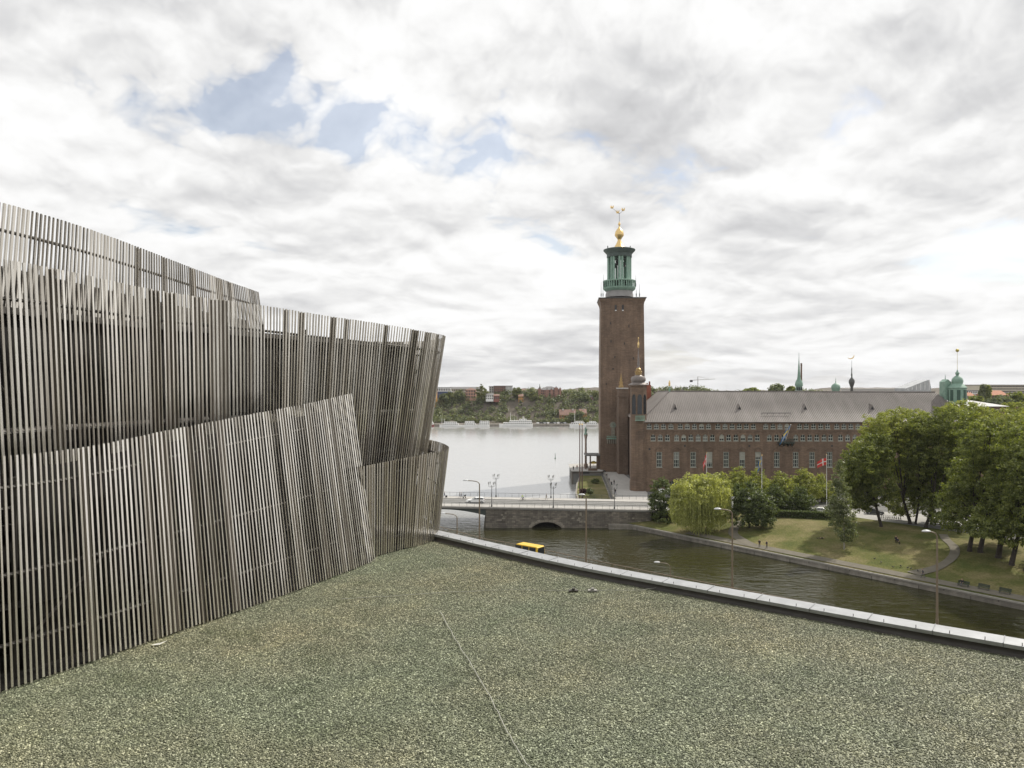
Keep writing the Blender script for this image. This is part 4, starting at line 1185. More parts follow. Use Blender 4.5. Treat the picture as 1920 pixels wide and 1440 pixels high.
mb = MB(); mb.lathe([(0.05, tz(652)), (0.28, tz(650)), (0.28, tz(642)), (0.08, tz(640)), (0.05, tz(635)), (0.2, tz(633)), (0.03, tz(631))], tc_, 8); mb.build('finial', M_GOLD, tu, True)
for k, a in enumerate((-math.pi / 2, -math.pi / 2 + math.pi / 4, -math.pi / 2 - math.pi / 4)):
    q = tc_ + Vector((math.cos(a), math.sin(a), 0)) * (r0 * 0.97 * math.cos(math.pi / 8))
    mb = MB(); hw = 0.72; tt = Vector((-math.sin(a), math.cos(a), 0)); nn = Vector((math.cos(a), math.sin(a), 0))
    outl = [(-hw, tz(777)), (hw, tz(777)), (hw, tz(748))] + [(hw * math.cos(t), tz(748) + 1.5 * math.sin(t)) for t in np.linspace(0.3, math.pi - 0.3, 7)] + [(-hw, tz(748))]
    vs = [q + nn * 0.02 + tt * p[0] + Vector((0, 0, p[1])) for p in outl] + [q + nn * -0.3 + tt * p[0] + Vector((0, 0, p[1])) for p in outl]
    n_ = len(outl); mb.add(vs, [tuple(range(n_))] + [(i, (i + 1) % n_, n_ + (i + 1) % n_, n_ + i) for i in range(n_)]); mb.build('arch_opening', M_GLASS, tu)
    if k == 0:
        mb = MB(); mb.bb(q.x - 1.5, q.x + 1.5, q.y - 1.0, q.y - 0.03, tz(789), tz(787.5))
        for j in range(9): mb.box((q.x - 1.4 + j * 0.35, q.y - 0.92, tz(783.5)), (0.16, 0.1, tz(780) - tz(787.5)))
        mb.bb(q.x - 1.5, q.x + 1.5, q.y - 1.04, q.y - 0.84, tz(780.4), tz(779.3)); mb.build('balcony', M_COPPER, tu)
        mb = MB(); mb.bb(q.x - 0.55, q.x + 0.55, q.y - 0.06, q.y + 0.1, tz(875), tz(848)); wn = mb.build('window', M_FR2, tu)
        for i in (0, 1):
            for j in range(4):
                h1 = (tz(848) - tz(875)) / 4
                mb = MB(); mb.bb(q.x - 0.47 + i * 0.5, q.x - 0.03 + i * 0.5, q.y - 0.075, q.y, tz(875) + j * h1 + 0.1, tz(875) + (j + 1) * h1 - 0.08); mb.build('pane', M_GLASS, wn)
        mb = MB(); mb.prism_y([(q.x - 0.6, tz(804)), (q.x + 0.6, tz(804)), (q.x + 0.6, tz(797)), (q.x, tz(793)), (q.x - 0.6, tz(797))], q.y - 0.07, q.y + 0.05); mb.build('niche', M_FR2, tu)
        mb = MB(); mb.bb(q.x - 1.3, q.x + 1.3, q.y - 0.12, q.y + 0.05, tz(824), tz(809)); mb.build('relief', BRICK2, tu)

# ---- pier with gilt pinnacle between turret and tower
YP = 282.0
pr = thing('gilded_pier', 'square brick pier topped by a gilded figure against the tower', 'pier', (X(1168.5, YP), YP, ZG))
def pz(py): return Z(py, YP)
mb = MB(); mb.bb(X(1160, YP), X(1177.5, YP), YP, YP + 6, ZG, pz(729)); mb.bb(X(1158.5, YP), X(1179, YP), YP - 0.35, YP + 6.2, pz(744), pz(742.3)); mb.build('shaft', BRICK2, pr)
mb = MB(); mb.bb(X(1159, YP), X(1178, YP), YP - 0.2, YP + 6.1, pz(729), pz(727)); mb.build('cap', M_PALE, pr)
gx0 = X(1166, YP); s_ = YP / F
mb = MB(); mb.lathe([(4.4 * s_, pz(727)), (5.0 * s_, pz(724)), (3.2 * s_, pz(721)), (3.6 * s_, pz(717)), (2.3 * s_, pz(714)), (2.5 * s_, pz(711)), (1.1 * s_, pz(706)), (0.8 * s_, pz(703)), (0.2 * s_, pz(699))], (gx0, YP + 2, 0), 8); mb.build('gilt_figure', MATS['old_gold'], pr, True)

# ---- red stair tower behind
sg = thing('red_gable', 'small red brick stepped gable behind the corner turret', 'gable', (X(1217, 292), 292, ZG))
mb = MB(); mb.bb(X(1212, 292), X(1221, 292), 292, 298, ZG, Z(722, 292)); mb.bb(X(1213.5, 292), X(1215, 292), 292.1, 294, Z(722, 292), Z(718, 292)); mb.bb(X(1218, 292), X(1219.5, 292), 292.1, 294, Z(722, 292), Z(715, 292))
mb.build('gable_wall', mat('red_brick', (0.33, 0.115, 0.07), 0.85, 0, 0.2, 0.5), sg)

# ---- TOWER
YW = 290.0
tw = thing('brick_tower', 'tall square brown brick tower with green belfry lantern and gold cap', 'tower', (X(1164, YW + 8), YW + 8, ZG))
wc = Vector((X(1164.4, YW + 8.2), YW + 8.2, 0)); TR = math.radians(-4.4)
def wz(py): return Z(py, YW)
uw = YW / F
def sq(half, z, c=wc):
    out = []
    for a in (-1, -1), (1, -1), (1, 1), (-1, 1):
        x, y = a[0] * half, a[1] * half
        out.append((c.x + x * math.cos(TR) - y * math.sin(TR), c.y + x * math.sin(TR) + y * math.cos(TR), z))
    return out
def frustum(mb, secs):
    vs = []
    for h, z in secs: vs += sq(h, z)
    fs = [(3, 2, 1, 0), tuple(range(len(vs) - 4, len(vs)))]
    for j in range(len(secs) - 1):
        for i in range(4): fs.append((j * 4 + i, j * 4 + (i + 1) % 4, j * 4 + 4 + (i + 1) % 4, j * 4 + 4 + i))
    mb.add(vs, fs)
hw0 = 41.2 * uw
mb = MB(); frustum(mb, [(hw0 * 1.005, ZG - 0.5), (hw0, 25), (hw0 * 0.995, 45), (hw0 * 0.965, wz(575)), (hw0 * 0.965, wz(571))]); frustum(mb, [(hw0 * 0.966, wz(571)), (hw0 * 0.985, wz(567)), (hw0 * 1.05, wz(561.2)), (hw0 * 1.05, wz(559.5))])
mb.build('shaft', BRICK, tw)
mb = MB(); frustum(mb, [(hw0 * 1.075, wz(559.4)), (hw0 * 1.085, wz(557.8)), (hw0 * 0.75, wz(556.6))]); mb.build('cornice', M_DARK if False else mat('cornice_lead', (0.10, 0.095, 0.09), 0.6), tw)
# slit windows on the front face (rotated frame)
def on_front(px, py, half):
    # local x from the pixel
    lx = (X(px, YW) - wc.x) / math.cos(TR)
    p = Vector((lx * math.cos(TR) + half * math.sin(TR), lx * math.sin(TR) - half * math.cos(TR), 0)) + Vector((wc.x, wc.y, wz(py)))
    return p
for (px, py, w_, h, hf) in ((1157.7, 577.5, 3.4, 11, .967), (1170.8, 577.5, 3.4, 11, .967), (1148, 606, 1.6, 4.5, .973), (1182, 611.5, 1.6, 4.5, .973), (1148.7, 640, 1.6, 4.5, .98), (1173.5, 644, 1.6, 4.5, .98), (1156, 669.5, 1.6, 4.5, .986), (1190, 672, 1.6, 4.5, .986), (1152.5, 691.5, 2.2, 3, .99), (1140, 720, 1.4, 4, .993)):
    p = on_front(px, py, hw0 * hf + 0.02)
    mb = MB(); mb.box(p, (w_ * uw, 0.5, h * uw), TR); sl = mb.build('slit', M_DARK, tw)
    if h > 10:
        mb = MB(); mb.box(p + Vector((0, -0.02, -h * uw / 2 + 0.2)), (w_ * uw * 0.9, 0.56, 0.35), TR); mb.build('sill', M_WHITE, sl)
# clock-like sun disc and console balcony low on the front
p = on_front(1152.5, 797, hw0 * 1.0)
mb = MB(); ring = []
mb.v = []; n_ = 24
for r_, y_ in ((1.3, -0.25), (1.3, 0.2)):
    for i in range(n_):
        a = 2 * math.pi * i / n_; mb.v.append((p.x + r_ * math.cos(a), p.y + y_, p.z + r_ * math.sin(a)))
mb.f = [tuple(range(n_)), tuple(range(2 * n_ - 1, n_ - 1, -1))] + [(i, n_ + i, n_ + (i + 1) % n_, (i + 1) % n_) for i in range(n_)]; mb.m = [0] * len(mb.f)
dsk = mb.build('sun_disc', mat('weathered_stone', (0.26, 0.235, 0.19), 0.8, 0, 0.3, 1.5), tw)
for k in range(12):
    a = 2 * math.pi * k / 12; mb = MB(); mb.tube((p.x + 0.4 * math.cos(a), p.y - 0.28, p.z + 0.4 * math.sin(a)), (p.x + 1.15 * math.cos(a), p.y - 0.28, p.z + 1.15 * math.sin(a)), 0.1, 0.03, 5); mb.build('ray', M_COPPER, dsk)
mb = MB(); mb.bb(p.x - 0.75, p.x + 0.75, p.y - 0.2, p.y + 0.2, wz(817), wz(803)); mb.build('niche', MATS['weathered_stone'], tw)
p = on_front(1150, 822, hw0 * 1.0)
mb = MB(); mb.box((p.x, p.y - 0.6, p.z), (20 * uw, 1.5, 0.35), TR); mb.box((p.x, p.y - 1.2, p.z + 0.9), (20 * uw, 0.2, 0.2), TR)
for k in range(10): mb.box((p.x - 1.9 + k * 0.42, p.y - 1.2, p.z + 0.5), (0.14, 0.14, 0.8), TR)
bal = mb.build('balcony', M_COPPER, tw)
for k in range(5):
    mb = MB(); mb.lathe([(0.05, -2.0), (0.25, -1.6), (0.32, -0.3), (0.34, 0)], (p.x - 1.6 + k * 0.8, p.y - 0.45, p.z - 0.18), 8); mb.build('console', MATS['weathered_stone'], bal)
# belfry
lc = Vector((X(1161.2, YW + 8.2), YW + 8.2, 0)); ul = (YW + 8.2) / F
def lz(py): return Z(py, YW + 8.2)
mb = MB(); mb.lathe([(26.0 * ul, lz(558)), (26 * ul, lz(553)), (24.8 * ul, lz(549)), (25 * ul, lz(545))], lc, 24); mb.build('drum', mat('drum_lead', (0.30, 0.29, 0.28), 0.6, 0, 0.2, 0.4), tw, True)
mb = MB(); mb.lathe([(25.5 * ul, lz(546.5)), (29.5 * ul, lz(543)), (30.3 * ul, lz(541)), (30.3 * ul, lz(539.5)), (22 * ul, lz(538.5))], lc, 24); gal = mb.build('gallery', M_COPPER, tw, True)
mb = MB(); mb.v = []
mb.lathe([(30.2 * ul, lz(529)), (30.8 * ul, lz(528.4)), (30.8 * ul, lz(527)), (30.0 * ul, lz(526.6))], lc, 24); mb.build('gallery_rail', M_COPPER, gal, True)
for k in range(40):
    a = 2 * math.pi * k / 40; q = lc + Vector((math.cos(a), math.sin(a), 0)) * (29.9 * ul)
    mb = MB(); wd = 0.55 if k % 5 == 0 else 0.3; mb.box((q.x, q.y, (lz(540) + lz(528.5)) / 2), (0.2, wd, lz(528.5) - lz(540)), a); mb.build('baluster', M_COPPER, gal)
for k in range(8):
    a = 2 * math.pi * k / 8
    for da in (-0.12, 0.12):
        q = lc + Vector((math.cos(a + da), math.sin(a + da), 0)) * (20.3 * ul)
        mb = MB(); mb.lathe([(2.9 * ul, lz(539)), (2.9 * ul, lz(531)), (2.3 * ul, lz(530)), (2.2 * ul, lz(482)), (2.9 * ul, lz(479)), (2.9 * ul, lz(476))], (q.x, q.y, 0), 10); mb.build('column', M_COPPER, tw, True)
mb = MB(); mb.lathe([(18.0 * ul, lz(484)), (23.4 * ul, lz(483)), (23.4 * ul, lz(477)), (29.5 * ul, lz(470.5)), (29.8 * ul, lz(468.6)), (26 * ul, lz(467.2)), (11.5 * ul, lz(465.8))], lc, 32); mb.build('lantern_roof', mat('copper_dark', (0.06, 0.085, 0.075), 0.6, 0, 0.3), tw, True)
mb = MB(); mb.lathe([(12.2 * ul, lz(466.4)), (9.5 * ul, lz(463)), (6.0 * ul, lz(457.5)), (3.4 * ul, lz(451.5)), (3.1 * ul, lz(449.5)), (5.6 * ul, lz(445.5)), (8.4 * ul, lz(442)), (8.6 * ul, lz(439.5)), (7.6 * ul, lz(435)), (5.0 * ul, lz(430.5)), (2.0 * ul, lz(427)), (1.1 * ul, lz(424)), (1.2 * ul, lz(423)), (2.4 * ul, lz(421.5)), (2.2 * ul, lz(419.5)), (0.9 * ul, lz(417)), (0.5 * ul, lz(415))], lc, 20)
mb.build('gold_cap', M_GOLD, tw, True)
mb = MB(); mb.tube((lc.x, lc.y, lz(416)), (lc.x, lc.y, lz(399)), 0.09, 0.07, 6); mb.tube((lc.x, lc.y, lz(401)), (X(1149, lc.y), lc.y, lz(391)), 0.06, 0.05, 5); mb.tube((lc.x, lc.y, lz(401)), (X(1169, lc.y), lc.y, lz(394)), 0.06, 0.05, 5); mb.build('crown_rod', M_DARK, tw)
for (px, py) in ((1147.5, 388), (1158.2, 397), (1168.5, 392.5)):
    q = Vector((X(px, lc.y), lc.y, lz(py))); mb = MB()
    mb.lathe([(0.55, -0.55), (0.6, -0.3), (0.62, -0.1), (0.5, -0.08)], q, 10)
    for k in range(5):
        a = 2 * math.pi * k / 5 + 0.3; mb.tube(q + Vector((0.55 * math.cos(a), 0.55 * math.sin(a), -0.1)), q + Vector((0.75 * math.cos(a), 0.75 * math.sin(a), 0.55)), 0.16, 0.05, 5)
    mb.build('crown', M_GOLD, tw, True)
mb = MB()
for k, (a, zt) in enumerate(((0.4, 490), (2.4, 492), (4.3, 489))):
    q = (lc.x + math.cos(a) * 2.0, lc.y + math.sin(a) * 2.0, lz(zt) - 0.8)
    mb = MB(); mb.lathe([(1.05, -1.2), (0.9, -0.9), (0.62, 0.0), (0.5, 0.45), (0.2, 0.65)], q, 10); mb.build('bell', M_DARK, tw, True)
mb = MB(); mb.bb(lc.x - 4, lc.x + 4, lc.y - 0.15, lc.y + 0.15, lz(488), lz(486.6)); mb.bb(lc.x - 0.15, lc.x + 0.15, lc.y - 4, lc.y - 0.2, lz(488), lz(486.6)); mb.bb(lc.x - 0.15, lc.x + 0.15, lc.y + 0.2, lc.y + 4, lz(488), lz(486.6)); mb.build('bell_frame', M_DARK, tw)
for (px, pyb, pyt) in ((1130.7, 538, 516), (1190.5, 538, 518), (1129.5, 557, 540), (1197.5, 557, 534), (1126, 557, 529), (1191.5, 557, 543), (1139, 468, 461), (1181, 468, 461)):
    q = lc + Vector((X(px, lc.y) - lc.x, -2.0 if pyb > 500 else -1.0, 0)); mb = MB()
    mb.lathe([(0.16, lz(pyb + 0.5)), (0.2, lz(pyb - 5)), (0.09, lz(pyb - 6)), (0.03, lz(pyt))], (q.x, q.y, 0), 6); mb.build('pinnacle', mat('pinnacle_dark', (0.07, 0.085, 0.08), 0.6), tw)

# ---- terrace by the water, left of the tower
tr = thing('water_terrace', 'stone terrace with flat canopy between the tower and the water', 'terrace', (28, 300, 0))
mb = MB(); mb.prism([(X(1072, 286), 286), (X(1128, 286), 286), (X(1128, 318) + 2, 318), (24.2, 311)], -1, 4.9)
mb.build('terrace_base', mat('terrace_stone', (0.13, 0.115, 0.095), 0.9, 0, 0.3, 0.4), tr)
mb = MB(); mb.prism([(X(1071, 285.6), 285.7), (X(1130, 285.6), 285.7), (X(1130, 318) + 2, 318.5), (23.6, 311.4)], 4.9, 5.08); mb.build('terrace_paving', M_WALK, tr)
yl = 292.0
for px in (1098.5, 1107, 1120.5, 1123.5):
    mb = MB(); s_ = 0.5 if px < 1119 else 0.8; mb.bb(X(px, yl) - s_ / 2, X(px, yl) + s_ / 2, yl, yl + 0.7, 5.08, Z(855, yl)); mb.build('pillar', BRICK2, tr)
mb = MB(); mb.bb(X(1098, yl), X(1125, yl), yl - 0.5, yl + 7, Z(855, yl), Z(852, yl)); mb.build('canopy', mat('canopy_grey', (0.16, 0.155, 0.15), 0.8), tr)
mb = MB(); mb.bb(X(1103, 287), X(1120, 287), 286.8, 287.2, 5.08, 6.0); mb.build('parapet', BRICK2, tr)
mb = MB(); mb.bb(X(1093, 286), X(1105, 286), 285.5, 285.68, 2.6, 4.7); mb.build('opening', M_DARK, tr)
mb = MB(); qy = 297.0; qx = X(1098.3, qy); s_ = qy / F
cl = thing('monument_column', 'tall slim stone column with green statue beside the terrace canopy', 'monument', (qx, qy, 5.08))
mb.lathe([(4.0 * s_, 5.08), (4.0 * s_, 6.5), (2.2 * s_, 6.9), (1.9 * s_, Z(825, qy)), (2.5 * s_, Z(820, qy)), (3.6 * s_, Z(816, qy)), (3.6 * s_, Z(815, qy))], (qx, qy, 0), 14); mb.build('shaft', mat('column_stone', (0.30, 0.235, 0.20), 0.8), cl, True)
mb = MB(); mb.lathe([(0.7, Z(815, qy)), (0.75, Z(812.5, qy)), (0.35, Z(811.5, qy)), (0.45, Z(808, qy)), (0.5, Z(805.5, qy)), (0.25, Z(803.5, qy)), (0.3, Z(802, qy)), (0.08, Z(800.5, qy))], (qx, qy, 0), 8); mb.tube((qx, qy, Z(806.5, qy)), (qx + 0.9, qy, Z(804, qy)), 0.12, 0.08, 5); mb.build('statue', M_COPPER, cl, True)
ps_ = thing('yellow_parasol', 'yellow parasol under the terrace canopy beside the tower', 'parasol', (X(1113, 294), 294, 5.08))
mb = MB(); q = (X(1113, 294), 294, 0); mb.lathe([(1.9, 7.2), (1.75, 7.45), (0.9, 7.9), (0.1, 8.15)], q, 8); mb.build('canopy', mat('parasol_yellow', (0.50, 0.36, 0.06), 0.8), ps_)
mb = MB(); mb.tube((q[0], 294, 5.08), (q[0], 294, 7.9), 0.05, 0.05, 6); mb.build('pole', M_WHITE, ps_)
# garden wall with balustrade along the walk
gw = thing('garden_wall', 'low stone wall with railing between the garden and the paved walk', 'wall', (X(1142, 250), 250, ZG))
a = Vector((X(1132, 284), 284)); b = Vector((X(1150, 220), 220)); t_ = (b - a).normalized(); n2 = Vector((-t_.y, t_.x))
mb = MB(); mb.prism([tuple(a), tuple(b), tuple(b + n2 * 0.5), tuple(a + n2 * 0.5)], 3.9, 5.0); mb.build('wall', QUAY, gw)
mb = MB(); mb.tube((a.x, a.y, 5.7), (b.x, b.y, 5.7), 0.06, 0.06, 5); mb.build('rail', M_RAIL, gw)
for k in range(14):
    q = a + (b - a) * (k / 13); mb = MB(); mb.tube((q.x, q.y, 4.95), (q.x, q.y, 5.7), 0.04, 0.04, 5); mb.build('post', M_RAIL, gw)
# ================================================================== TREES
LEAF = leaf_mat('leaf_linden', (0.075, 0.095, 0.020), (0.168, 0.200, 0.047), (0.303, 0.324, 0.093), 0.5)
LEAF_L = leaf_mat('leaf_locust', (0.114, 0.135, 0.030), (0.249, 0.276, 0.068), (0.405, 0.411, 0.135), 0.5)
LEAF_W = leaf_mat('leaf_willow', (0.203, 0.222, 0.068), (0.405, 0.419, 0.143), (0.594, 0.594, 0.270), 0.5)
LEAF_D = leaf_mat('leaf_dark', (0.043, 0.062, 0.022), (0.095, 0.124, 0.041), (0.176, 0.210, 0.076), 0.35)
LEAF_B = leaf_mat('leaf_birch', (0.087, 0.108, 0.047), (0.168, 0.195, 0.093), (0.270, 0.291, 0.151), 0.4)
LEAF_F = leaf_mat('leaf_far', (0.075, 0.092, 0.054), (0.149, 0.176, 0.088), (0.256, 0.270, 0.143), 0.4, 0.06)

def card_mesh(name, c, nrm, sx, sy, spin, mats, tri=False):
    """n leaf cards: centres c (n,3), normals nrm (n,3), half sizes"""
    n = len(c)
    nrm = nrm / np.linalg.norm(nrm, axis=1, keepdims=True)
    ref = np.where(np.abs(nrm[:, 2:3]) > 0.9, np.array([[1.0, 0, 0]]), np.array([[0, 0, 1.0]]))
    a = np.cross(ref, nrm); a /= np.linalg.norm(a, axis=1, keepdims=True); b = np.cross(nrm, a)
    cs, sn = np.cos(spin)[:, None], np.sin(spin)[:, None]
    u = a * cs + b * sn; v = -a * sn + b * cs
    sx = sx[:, None]; sy = sy[:, None]
    V = np.stack([c - v * sy, c + u * sx + v * sy * 0.1, c + v * sy, c - u * sx - v * sy * 0.1], axis=1).reshape(-1, 3)
    me = bpy.data.meshes.new(name)
    me.vertices.add(4 * n); me.vertices.foreach_set('co', V.astype(np.float32).ravel())
    me.loops.add(4 * n); me.loops.foreach_set('vertex_index', np.arange(4 * n, dtype=np.int32))
    me.polygons.add(n); me.polygons.foreach_set('loop_start', np.arange(0, 4 * n, 4, dtype=np.int32))
    me.update(calc_edges=True)
    me.materials.append(mats)
    return me

def crown_cards(ells, n_clump, per, clump_r, leaf, rng, hollow=0.55, up=0.35):
    """cards in clumps spread through a union of ellipsoids (cx,cy,cz,rx,ry,rz)"""
    E = np.array(ells); vol = (E[:, 3] * E[:, 4] * E[:, 5]) ** 0.75; pick = rng.choice(len(E), n_clump, p=vol / vol.sum())
    d = rng.normal(size=(n_clump, 3)); d /= np.linalg.norm(d, axis=1, keepdims=True)
    r = hollow + (1 - hollow) * rng.random(n_clump) ** 0.6
    r *= rng.normal(1.0, 0.09, n_clump)
    cen = E[pick, :3] + d * r[:, None] * E[pick, 3:]
    k = n_clump * per
    cr = clump_r * rng.uniform(0.55, 1.35, n_clump)
    dd = rng.normal(size=(k, 3)); dd /= np.linalg.norm(dd, axis=1, keepdims=True)
    rad = rng.random(k) ** 0.4
    idx = np.repeat(np.arange(n_clump), per)
    off = dd * (rad * cr[idx])[:, None] * np.array([1, 1, 0.62])
    pos = cen[idx] + off
    out = dd * 0.55 + d[idx] * 0.35 + rng.normal(size=(k, 3)) * 0.55 + np.array([0, 0, up])
    return pos, out

TREES = 0
def tree(name, label, base, ells, leafm, n_clump, per, clump_r, leaf, trunk_r, bark=M_BARK, limbs=7, cat='tree', group=None, hollow=0.5, lean=(0, 0), seed=0):
    rng = np.random.default_rng(100 + seed)
    base = Vector(base)
    t = thing(name, label, cat, base, group)
    pos, out = crown_cards(ells, n_clump, per, clump_r, leaf, rng, hollow)
    pos = pos - np.array(base)
    keep = pos[:, 2] > 0.4
    pos, out = pos[keep], out[keep]
    n = len(pos)
    me = card_mesh('crown', pos, out, leaf * rng.uniform(0.5, 1.2, n), leaf * rng.uniform(0.8, 1.7, n), rng.uniform(0, 6.28, n), leafm)
    o = bpy.data.objects.new('crown', me); COL.objects.link(o); o.parent = t
    # trunk and limbs
    rr = random.Random(seed)
    E = np.array(ells); ctr = Vector(E[:, :3].mean(axis=0)); low = min(e[2] - e[5] for e in ells)
    fork = Vector((base.x + lean[0], base.y + lean[1], max(base.z + 1.5, low + (ctr.z - low) * 0.35)))
    mb = MB(); m1 = base.lerp(fork, 0.5) + Vector((rr.uniform(-.15, .15), rr.uniform(-.15, .15), 0))
    mb.tube(base + Vector((0, 0, -0.3)), base + Vector((0, 0, 0.5)), trunk_r * 1.45, trunk_r * 1.08, 9)
    mb.tube(base + Vector((0, 0, 0.5)), m1, trunk_r * 1.08, trunk_r * 0.9, 9); mb.tube(m1, fork, trunk_r * 0.9, trunk_r * 0.72, 9)
    for k in range(limbs):
        e = ells[k % len(ells)]; a = rr.uniform(0, 6.28); q = Vector((e[0] + math.cos(a) * e[3] * 0.55, e[1] + math.sin(a) * e[4] * 0.55, e[2] + rr.uniform(-0.1, 0.6) * e[5]))
        s0 = fork.lerp(m1, rr.uniform(0, 0.35)); mm = s0.lerp(q, 0.5) + Vector((0, 0, rr.uniform(0.2, 1.0)))
        mb.tube(s0, mm, trunk_r * 0.45, trunk_r * 0.3, 6); mb.tube(mm, q, trunk_r * 0.3, trunk_r * 0.08, 6)
        for j in range(2):
            q2 = q + Vector((rr.uniform(-1, 1) * e[3] * 0.4, rr.uniform(-1, 1) * e[4] * 0.4, rr.uniform(0, 0.4) * e[5])); mb.tube(mm.lerp(q, 0.5), q2, trunk_r * 0.18, trunk_r * 0.05, 5)
    mb.build('trunk', bark, t, True)
    return t

def blob(px, py, Y, rx, rz, ry=None):
    """ellipsoid whose outline is centred at a photo point, radii in photo pixels, at distance Y"""
    s = Y / F
    return (X(px, Y), Y, Z(py, Y), rx * s, (ry if ry else rx) * s, rz * s)

# willow on the bank
def willow():
    rng = np.random.default_rng(5)
    Yw = 184.0; s = Yw / F; base = Vector((X(1312, Yw), Yw, 1.7))
    t = thing('weeping_willow', 'pale green weeping willow hanging over the canal edge', 'tree', base)
    # crown lobes, then strands hanging from them
    lobes = [blob(1300, 925, Yw, 38, 34), blob(1330, 920, Yw + 1, 34, 30), (blob(1285, 950, Yw - 1, 28, 32)), blob(1345, 950, Yw, 22, 30), blob(1315, 905, Yw + 2, 26, 17), blob(1275, 918, Yw + 1, 16, 16)]
    pos, out = crown_cards(lobes, 420, 34, 0.9, 0.2, rng, 0.6)
    P_, O_ = [pos], [out]
    ns = 1500
    E = np.array(lobes); pk = rng.choice(len(E), ns)
    a = rng.uniform(0, 6.28, ns); rr_ = rng.uniform(0.55, 1.05, ns)
    sx_ = E[pk, 0] + np.cos(a) * rr_ * E[pk, 3]; sy_ = E[pk, 1] + np.sin(a) * rr_ * E[pk, 4]; sz_ = E[pk, 2] + rng.uniform(-0.3, 0.5, ns) * E[pk, 5]
    # ragged hem, lower in the middle
    mid = np.clip(1 - np.abs(sx_ - X(1312, Yw)) / (62 * s), 0, 1)
    zend = 0.9 + (1 - mid) ** 1.2 * 4.2 + rng.uniform(0, 2.6, ns) * (0.35 + rng.random(ns))
    ln = np.clip(sz_ - zend, 0.5, 7.5 + rng.uniform(-2.5, 2.5, ns))
    for k in range(ns):
        m = int(ln[k] / 0.22)
        if m < 2: continue
        f = np.linspace(0, 1, m)
        bow = 0.35 * np.sin(f * 2.2)
        x = sx_[k] + np.cos(a[k]) * bow + rng.normal(0, 0.06, m); y = sy_[k] + np.sin(a[k]) * bow + rng.normal(0, 0.06, m); z = sz_[k] - f * ln[k]
        P_.append(np.stack([x, y, z], 1)); o = rng.normal(size=(m, 3)); o[:, 2] *= 0.25; O_.append(o)
    nA = len(pos)
    pos = np.concatenate(P_) - np.array(base); out = np.concatenate(O_); n = len(pos)
    sx2 = np.where(np.arange(n) < nA, 0.13, 0.075) * rng.uniform(0.7, 1.3, n); sy2 = np.where(np.arange(n) < nA, 0.26, 0.24) * rng.uniform(0.7, 1.3, n)
    spin = np.where(np.arange(n) < nA, rng.uniform(0, 6.28, n), rng.normal(0, 0.25, n))
    me = card_mesh('crown', pos, out, sx2, sy2, spin, LEAF_W)
    o = bpy.data.objects.new('crown', me); COL.objects.link(o); o.parent = t
    mb = MB(); mb.tube(base + Vector((0, 0, -0.4)), base + Vector((0.3, 0.2, 4.5)), 0.7, 0.5, 9)
    for e in lobes: mb.tube(base + Vector((0.3, 0.2, 4.2)), Vector(e[:3]), 0.3, 0.08, 6)
    mb.build('trunk', M_BARK, t, True)
willow()

def gtree(name, label, px, py, trunk_r, ells, *a, **k):
    g = ground_hit(px, py)
    return tree(name, label, g, ells, *a, trunk_r=trunk_r, **k)

tree('leafy_tree', 'small dark leafy tree at the bridge end, left of the willow', (X(1238, 196.5), 196.5, 1.6), [blob(1240, 925, 197, 22, 28), blob(1232, 948, 197, 18, 30), blob(1252, 960, 196, 18, 26), blob(1240, 905, 197, 12, 12)], LEAF_D, 260, 30, 0.7, 0.17, 0.16, seed=2)
tree('leafy_tree', 'broad dark green tree with layered branches right of the willow', (X(1405, 184), 184, 3.0), [blob(1408, 945, 184, 36, 30), blob(1425, 960, 183, 30, 28), blob(1390, 965, 183, 22, 26), blob(1440, 975, 182, 14, 16), blob(1400, 920, 185, 24, 16)], LEAF_D, 480, 30, 0.8, 0.18, 0.2, seed=3)
# light trees in front of the facade
for k, (px, py, r, lab) in enumerate(((1352, 916, 26, 'between the willow and the first flagpole'), (1382, 905, 27, 'just right of the left flagpole'), (1420, 908, 27, 'around the middle flagpole'), (1462, 912, 28, 'below the facade balcony'), (1505, 908, 30, 'left of the red and white flag'), (1540, 918, 26, 'behind the slim birch'), (1452, 935, 24, 'low behind the broad dark tree'), (1500, 940, 28, 'above the dark hedge'))):
    Yt = 208 + (k % 3) * 4 if k < 6 else 198
    tree('locust_tree', 'feathery light green tree ' + lab + ' before the facade', (X(px, Yt), Yt, ZG), [blob(px, py, Yt, r, 20), blob(px - 12, py + 12, Yt, r * 0.7, 22), blob(px + 13, py + 14, Yt, r * 0.7, 22), blob(px + 2, py - 16, Yt, r * 0.5, 14)], LEAF_L if k < 6 else LEAF_D, 300, 26, 0.75, 0.16, 0.12, group='light trees before the facade', seed=20 + k, hollow=0.35)
# slim birch on the lawn
g = ground_hit(1583, 1030); Yb = g.y
tree('birch_tree', 'slim drooping birch standing alone on the lawn', g, [blob(1574, 900, Yb, 12, 34), blob(1574, 930, Yb, 20, 36), blob(1568, 960, Yb, 20, 34), blob(1586, 972, Yb, 19, 32), blob(1584, 995, Yb, 20, 22), blob(1576, 875, Yb, 6, 14)], LEAF_B, 430, 28, 0.6, 0.13, 0.14, bark=M_BIRCH, limbs=6, seed=40)
